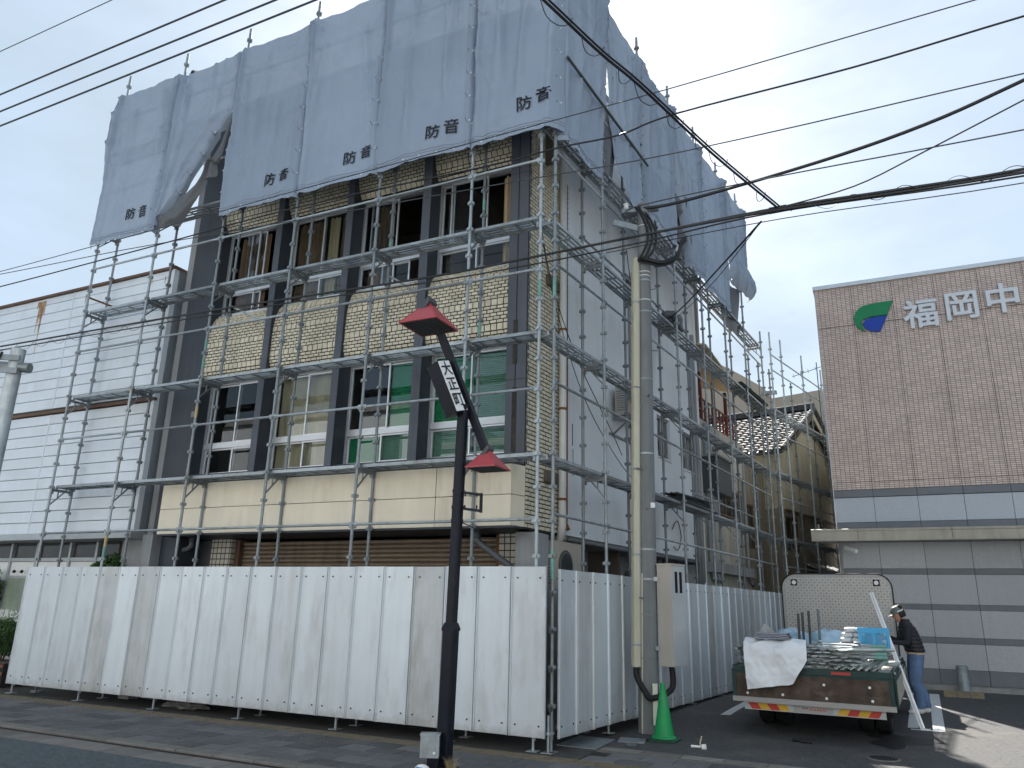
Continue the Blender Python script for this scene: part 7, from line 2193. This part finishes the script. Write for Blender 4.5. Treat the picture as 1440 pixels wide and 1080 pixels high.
# long aluminium bar leaning on the truck side
lbar = thing('leaning_bar', 'long pale metal channel leaning from the asphalt against the truck load', 'metal bar', (4.14, 4.31, gz(4.31)))
pt = Vector((3.63 - 4.14, 4.95 - 4.31, 2.04 - gz(4.31)))
MB().bar((0, 0, 0.02), pt, 0.044, 0.008, (1, 0, 0)).build('channel_web', MT['alu'], lbar)
sidev = pt.normalized().cross(Vector((0, 1, 0))).normalized()
MB().bar(Vector((0, 0.018, 0.02)) + sidev * 0.020, pt + Vector((0, 0.018, 0)) + sidev * 0.020, 0.007, 0.024, (1, 0, 0)).bar(Vector((0, 0.018, 0.02)) - sidev * 0.020, pt + Vector((0, 0.018, 0)) - sidev * 0.020, 0.007, 0.024, (1, 0, 0)).build('channel_flange', MT['alu'], lbar)
MB().box(-0.03, 0.10, -0.03, 0.03, 0.0, 0.022).build('foot', MT['white'], lbar)
# ================================================================ PEOPLE
def ring(c, rx, ry, n=14, fwd=Vector((1, 0, 0)), lat=Vector((0, 1, 0)), e=1.0):
    c = Vector(c)
    out = []
    for k in range(n):
        a = 2 * math.pi * k / n
        cx, sx = math.cos(a), math.sin(a)
        cx = math.copysign(abs(cx) ** e, cx)
        sx = math.copysign(abs(sx) ** e, sx)
        out.append(tuple(c + fwd * rx * cx + lat * ry * sx))
    return out
def limb(mb, pts, rs, n=12):
    P = [Vector(p) for p in pts]
    Q, S = [], []
    for i in range(len(P) - 1):
        for k in range(4):
            t = k / 4
            Q.append(P[i].lerp(P[i + 1], t))
            S.append(rs[i] + (rs[i + 1] - rs[i]) * t)
    Q.append(P[-1]); S.append(rs[-1])
    mb.tube(Q, S, n)
def remesh(mb, voxel, name):
    m = mb.mesh(name, [])
    o = bpy.data.objects.new(name, m)
    COL.objects.link(o)
    r_ = o.modifiers.new('r', 'REMESH')
    r_.mode = 'VOXEL'
    r_.voxel_size = voxel
    s_ = o.modifiers.new('s', 'SMOOTH')
    s_.factor = 0.5
    s_.iterations = 3
    dg = bpy.context.evaluated_depsgraph_get()
    out = bpy.data.meshes.new_from_object(o.evaluated_get(dg))
    bpy.data.objects.remove(o)
    return out
SKIN = M('skin', (0.36, 0.20, 0.135), 0.55, 0, 0.08, 8)
JACK = M('navy_fleece', (0.016, 0.017, 0.026), 0.8, 0, 0.2, 14)
JEAN = M('washed_denim', (0.105, 0.165, 0.29), 0.85, 0, 0.22, 7, streak=0.15, grime=(0.18, 0.24, 0.34), gscale=7, gamt=0.6, bump=0.2, bscale=120)
SHOE = M('white_shoe', (0.62, 0.62, 0.61), 0.5)
HAIR = M('dark_hair', (0.02, 0.017, 0.015), 0.7)
VEST = M('black_quilted_vest', (0.014, 0.013, 0.018), 0.55, 0, 0.2, 8)
CAPM = M('grey_green_helmet', (0.115, 0.125, 0.12), 0.5, 0, 0.15, 8)
STRAP = M('pale_strap', (0.52, 0.60, 0.57), 0.6)
GLOVE = M('white_work_glove', (0.60, 0.60, 0.58), 0.8)
def hand(mb, wr, d, palm_n, side):
    """wrist point, pointing direction, palm normal, thumb side (+1/-1)"""
    d = d.normalized()
    pn = (palm_n - d * palm_n.dot(d)).normalized()
    lt = d.cross(pn) * side
    c = wr + d * 0.045
    mb.loft([[tuple(wr + d * t + lt * (w * math.cos(a)) + pn * (h * math.sin(a))) for a in [2 * math.pi * k / 10 for k in range(10)]] for t, w, h in ((-0.01, 0.027, 0.022), (0.03, 0.038, 0.018), (0.07, 0.043, 0.016), (0.09, 0.042, 0.014))])
    for k, (off, ln_) in enumerate(((0.032, 0.070), (0.011, 0.080), (-0.011, 0.074), (-0.031, 0.058))):
        b = wr + d * 0.085 + lt * off
        p1 = b + d * ln_ * 0.45 + pn * 0.010
        p2 = p1 + (d * 0.7 + pn * 0.7).normalized() * ln_ * 0.32
        p3 = p2 + (d * 0.25 + pn * 0.95).normalized() * ln_ * 0.28
        mb.tube([b - d * 0.015, b, p1, p2, p3], [0.0095, 0.0095, 0.009, 0.0085, 0.007], 8)
    b = wr + d * 0.03 + lt * 0.034
    mb.tube([b - lt * 0.012, b, b + (lt * 0.8 + d * 0.5 + pn * 0.3).normalized() * 0.035, b + (lt * 0.5 + d * 0.9 + pn * 0.5).normalized() * 0.062], [0.012, 0.0115, 0.010, 0.0075], 8)
def person(label, loc, rotz, lean=0.0, hardhat=False, stoop=0.0, ground=None):
    t = thing('person', label, 'person', loc, rotz)
    mb = MB()
    X, Y_ = Vector((1, 0, 0)), Vector((0, 1, 0))
    hx = 0.06 + lean
    # torso
    mb.loft([ring((0.0, 0, 0.86), 0.125, 0.168, 16), ring((0.0, 0, 0.95), 0.132, 0.175, 16), ring((0.01, 0, 1.04), 0.112, 0.155, 16), ring((0.02 + lean * 0.4, 0, 1.18), 0.118, 0.165, 16), ring((0.035 + lean * 0.7, 0, 1.30), 0.122, 0.185, 16), ring((0.04 + lean * 0.9, 0, 1.40), 0.105, 0.190, 16), ring((0.045 + lean, 0, 1.455), 0.07, 0.13, 16), ring((0.05 + lean, 0, 1.47), 0.055, 0.07, 16)])
    limb(mb, [(0.045 + lean, 0, 1.42), (0.075 + lean + stoop * 0.3, 0, 1.53)], [0.062, 0.056])
    hc = Vector((0.10 + lean + stoop, 0, 1.605))
    # head: skull, jaw, nose, brow, ears
    tilt = Matrix.Rotation(0.25 + stoop * 3.2, 3, 'Y')
    def H(p): return tuple(hc + tilt @ Vector(p))
    def hr(z, cx, rx, ry): return [H((cx + rx * math.cos(2 * math.pi * k / 16), ry * math.sin(2 * math.pi * k / 16), z)) for k in range(16)]
    mb.loft([hr(-0.115, 0.045, 0.028, 0.03), hr(-0.095, 0.035, 0.055, 0.048), hr(-0.06, 0.018, 0.078, 0.062), hr(-0.02, 0.006, 0.090, 0.070), hr(0.03, 0.0, 0.097, 0.076), hr(0.07, -0.004, 0.092, 0.073), hr(0.10, -0.006, 0.070, 0.056), hr(0.118, -0.006, 0.035, 0.03)])
    mb.loft([[H(p) for p in q] for q in ([(0.086, -0.008, 0.018), (0.086, 0.008, 0.018), (0.094, 0.0, 0.020)], [(0.080, -0.017, -0.030), (0.080, 0.017, -0.030), (0.122, 0.0, -0.026)], [(0.078, -0.010, -0.042), (0.078, 0.010, -0.042), (0.098, 0.0, -0.042)])])
    mb.tube([H((0.078, -0.05, 0.022)), H((0.095, -0.02, 0.026)), H((0.095, 0.02, 0.026)), H((0.078, 0.05, 0.022))], [0.009, 0.011, 0.011, 0.009], 8)
    for s in (-1, 1):
        mb.loft([[H((-0.008 + 0.016 * math.cos(a), s * (0.07 + 0.012 * k), -0.005 + 0.030 * math.sin(a))) for a in [2 * math.pi * i / 10 for i in range(10)]] for k in (0, 1)])
    # legs
    feet = []
    for s, (kx, ax_) in ((1, (0.09, 0.05)), (-1, (0.05, -0.10))):
        limb(mb, [(0.0, s * 0.085, 0.93), (kx * 0.5, s * 0.098, 0.72), (kx, s * 0.10, 0.49), (ax_ * 0.6 + kx * 0.1, s * 0.105, 0.33), (ax_, s * 0.105, 0.09)], [0.118, 0.112, 0.096, 0.092, 0.082])
        mb.loft([ring((ax_ - 0.06, s * 0.108, 0.045), 0.012, 0.030, 12, Vector((0, 0, 1)), Y_), ring((ax_ - 0.03, s * 0.108, 0.05), 0.05, 0.040, 12, Vector((0, 0, 1)), Y_), ring((ax_ + 0.05, s * 0.11, 0.045), 0.045, 0.044, 12, Vector((0, 0, 1)), Y_), ring((ax_ + 0.13, s * 0.112, 0.034), 0.034, 0.047, 12, Vector((0, 0, 1)), Y_), ring((ax_ + 0.195, s * 0.112, 0.026), 0.022, 0.030, 12, Vector((0, 0, 1)), Y_)])
        feet.append((ax_, s * 0.105))
    # arms reaching forward and down into the load
    wr = []
    for s, (el, wrp) in ((1, ((0.10 + lean, 0.235, 1.13), (0.36 + lean, 0.17, 1.14))), (-1, ((0.13 + lean, -0.235, 1.14), (0.37 + lean, -0.13, 1.24)))):
        limb(mb, [(0.04 + lean, s * 0.165, 1.40), (0.06 + lean, s * 0.205, 1.33), el, wrp], [0.066, 0.062, 0.050, 0.034])
        hand(mb, Vector(wrp), Vector(wrp) - Vector(el), Vector((0, -s * 0.6, -0.8)), s)
        wr.append(Vector(wrp))
    me = remesh(mb, 0.0095, 'body')
    for m_ in (JACK, JEAN, SKIN, SHOE, GLOVE): me.materials.append(m_)
    idx = []
    for p in me.polygons:
        c = p.center
        if c.z < 0.085: i = 3
        elif c.z < 0.965 and min((c - w).length for w in wr) > 0.2: i = 1
        elif min((c - w - (w - Vector((0.10, w.y, 1.13))).normalized() * 0.07).length for w in wr) < 0.085: i = 4
        elif (c - hc).length < 0.15 or (c.z > 1.50 and abs(c.y) < 0.09): i = 2
        else: i = 0
        idx.append(i)
    me.polygons.foreach_set('material_index', idx)
    me.polygons.foreach_set('use_smooth', [True] * len(me.polygons))
    inst('body', me, t)
    # face: eyes and mouth
    for s in (-1, 1):
        MB().lathe([(0.004, -0.002), (0.010, 0.0), (0.004, 0.002)], 10).build('eye', MT['white'], t, loc=H((0.088, s * 0.031, 0.006)), rot=(0, R(90), 0))
        MB().lathe([(0.002, -0.002), (0.0052, 0.0), (0.002, 0.002)], 8).build('pupil', HAIR, t, loc=H((0.0895, s * 0.031, 0.006)), rot=(0, R(90), 0))
    MB().tube([H((0.080, -0.022, -0.063)), H((0.089, 0, -0.062)), H((0.080, 0.022, -0.063))], 0.0035, 6).build('mouth', M('lips', (0.25, 0.09, 0.075), 0.6), t)
    mbh = MB()
    mbh.loft([[H((-0.018 + r_ * math.cos(a) * 1.02, r_ * 0.80 * math.sin(a), z)) for a in [math.pi * 0.42 + math.pi * 1.16 * k / 14 for k in range(15)]] + [H((-0.018 + (r_ - 0.02) * math.cos(a), (r_ - 0.02) * 0.80 * math.sin(a), z)) for a in [math.pi * 1.58 - math.pi * 1.16 * k / 14 for k in range(15)]] for r_, z in ((0.088, -0.07), (0.102, -0.02), (0.106, 0.03), (0.104, 0.06))])
    mbh.build('hair', HAIR, t, smooth=True)
    # helmet / cap with brim
    mbc = MB()
    mbc.grid(lambda u, v: H((-0.004 + 0.112 * math.cos(u * 2 * math.pi) * math.cos(v * math.pi / 2) ** 0.8, 0.094 * math.sin(u * 2 * math.pi) * math.cos(v * math.pi / 2) ** 0.8, 0.032 + 0.112 * math.sin(v * math.pi / 2))), 28, 10)
    mbc.grid(lambda u, v: H((-0.004 + (0.112 + 0.012 * v + (0.075 * v if abs(u - 0.5) < 2 else 0) * max(0, math.cos((u - 0.5) * 2.2)) ** 2) * math.cos((u - 0.5) * 2.9), (0.094 + 0.012 * v) * math.sin((u - 0.5) * 2.9) * 1.0, 0.034 - 0.010 * v)), 24, 4)
    mbc.build('helmet', CAPM if not hardhat else MT['white'], t, smooth=True)
    MB().grid(lambda u, v: H((-0.004 + 0.1155 * math.cos(math.pi * (0.45 + 1.1 * u)), 0.0975 * math.sin(math.pi * (0.45 + 1.1 * u)), 0.036 + 0.022 * v)), 20, 2).build('helmet_strap', STRAP, t, smooth=True)
    if not hardhat:
        gm_ = MB()
        for s in (-1, 1):
            gm_.lathe([(0.034, -0.012), (0.036, 0.012), (0.022, 0.018)], 14)
        g1 = MB().lathe([(0.040, -0.02), (0.042, 0.015), (0.026, 0.022)], 14).build('goggles', HAIR, t, loc=H((-0.075, -0.045, 0.10)), rot=(0.7, -0.9, 0))
        MB().lathe([(0.040, -0.02), (0.042, 0.015), (0.026, 0.022)], 14).build('goggles', HAIR, t, loc=H((-0.075, 0.045, 0.10)), rot=(-0.7, -0.9, 0))
    # quilted vest: torso shell with horizontal baffles
    sec = [(0.985, 0.0, 0.150, 0.196), (1.04, 0.01, 0.150, 0.192), (1.18, 0.02 + lean * 0.4, 0.152, 0.200), (1.30, 0.035 + lean * 0.7, 0.150, 0.206), (1.39, 0.04 + lean * 0.9, 0.128, 0.186), (1.45, 0.045 + lean, 0.092, 0.135), (1.50, 0.055 + lean, 0.074, 0.085), (1.525, 0.06 + lean, 0.074, 0.080)]
    def vf_(u, v):
        z = 0.985 + (1.525 - 0.985) * v
        for a, b in zip(sec[:-1], sec[1:]):
            if a[0] <= z <= b[0] + 1e-6:
                k = (z - a[0]) / (b[0] - a[0])
                break
        cx, rx, ry = [a[i] + (b[i] - a[i]) * k for i in (1, 2, 3)]
        q = 0.010 * abs(math.sin((z - 0.985) * math.pi / 0.062))
        an_ = u * 2 * math.pi
        return (cx + (rx + q) * math.cos(an_), (ry + q) * math.sin(an_), z)
    MB().grid(vf_, 36, 60).build('vest', VEST, t, smooth=True)
    MB().grid(lambda u, v: ((0.138) * math.cos(u * 2 * math.pi), 0.181 * math.sin(u * 2 * math.pi), 0.945 + 0.036 * v), 30, 2).build('belt', MT['curtain_tan'], t, smooth=True)
    return t
pw = person('worker in black quilted vest, jeans and grey helmet bending over the truck side', (4.20, 6.31, gz(6.31)), R(180 + 12), lean=0.06, stoop=0.045)
pw.scale = (1.0, 1.0, 1.0)
pw2 = person('helmeted worker whose head shows above the second front sheet', (-8.74, 0.30, 11.12), R(75), lean=0.0, hardhat=True)
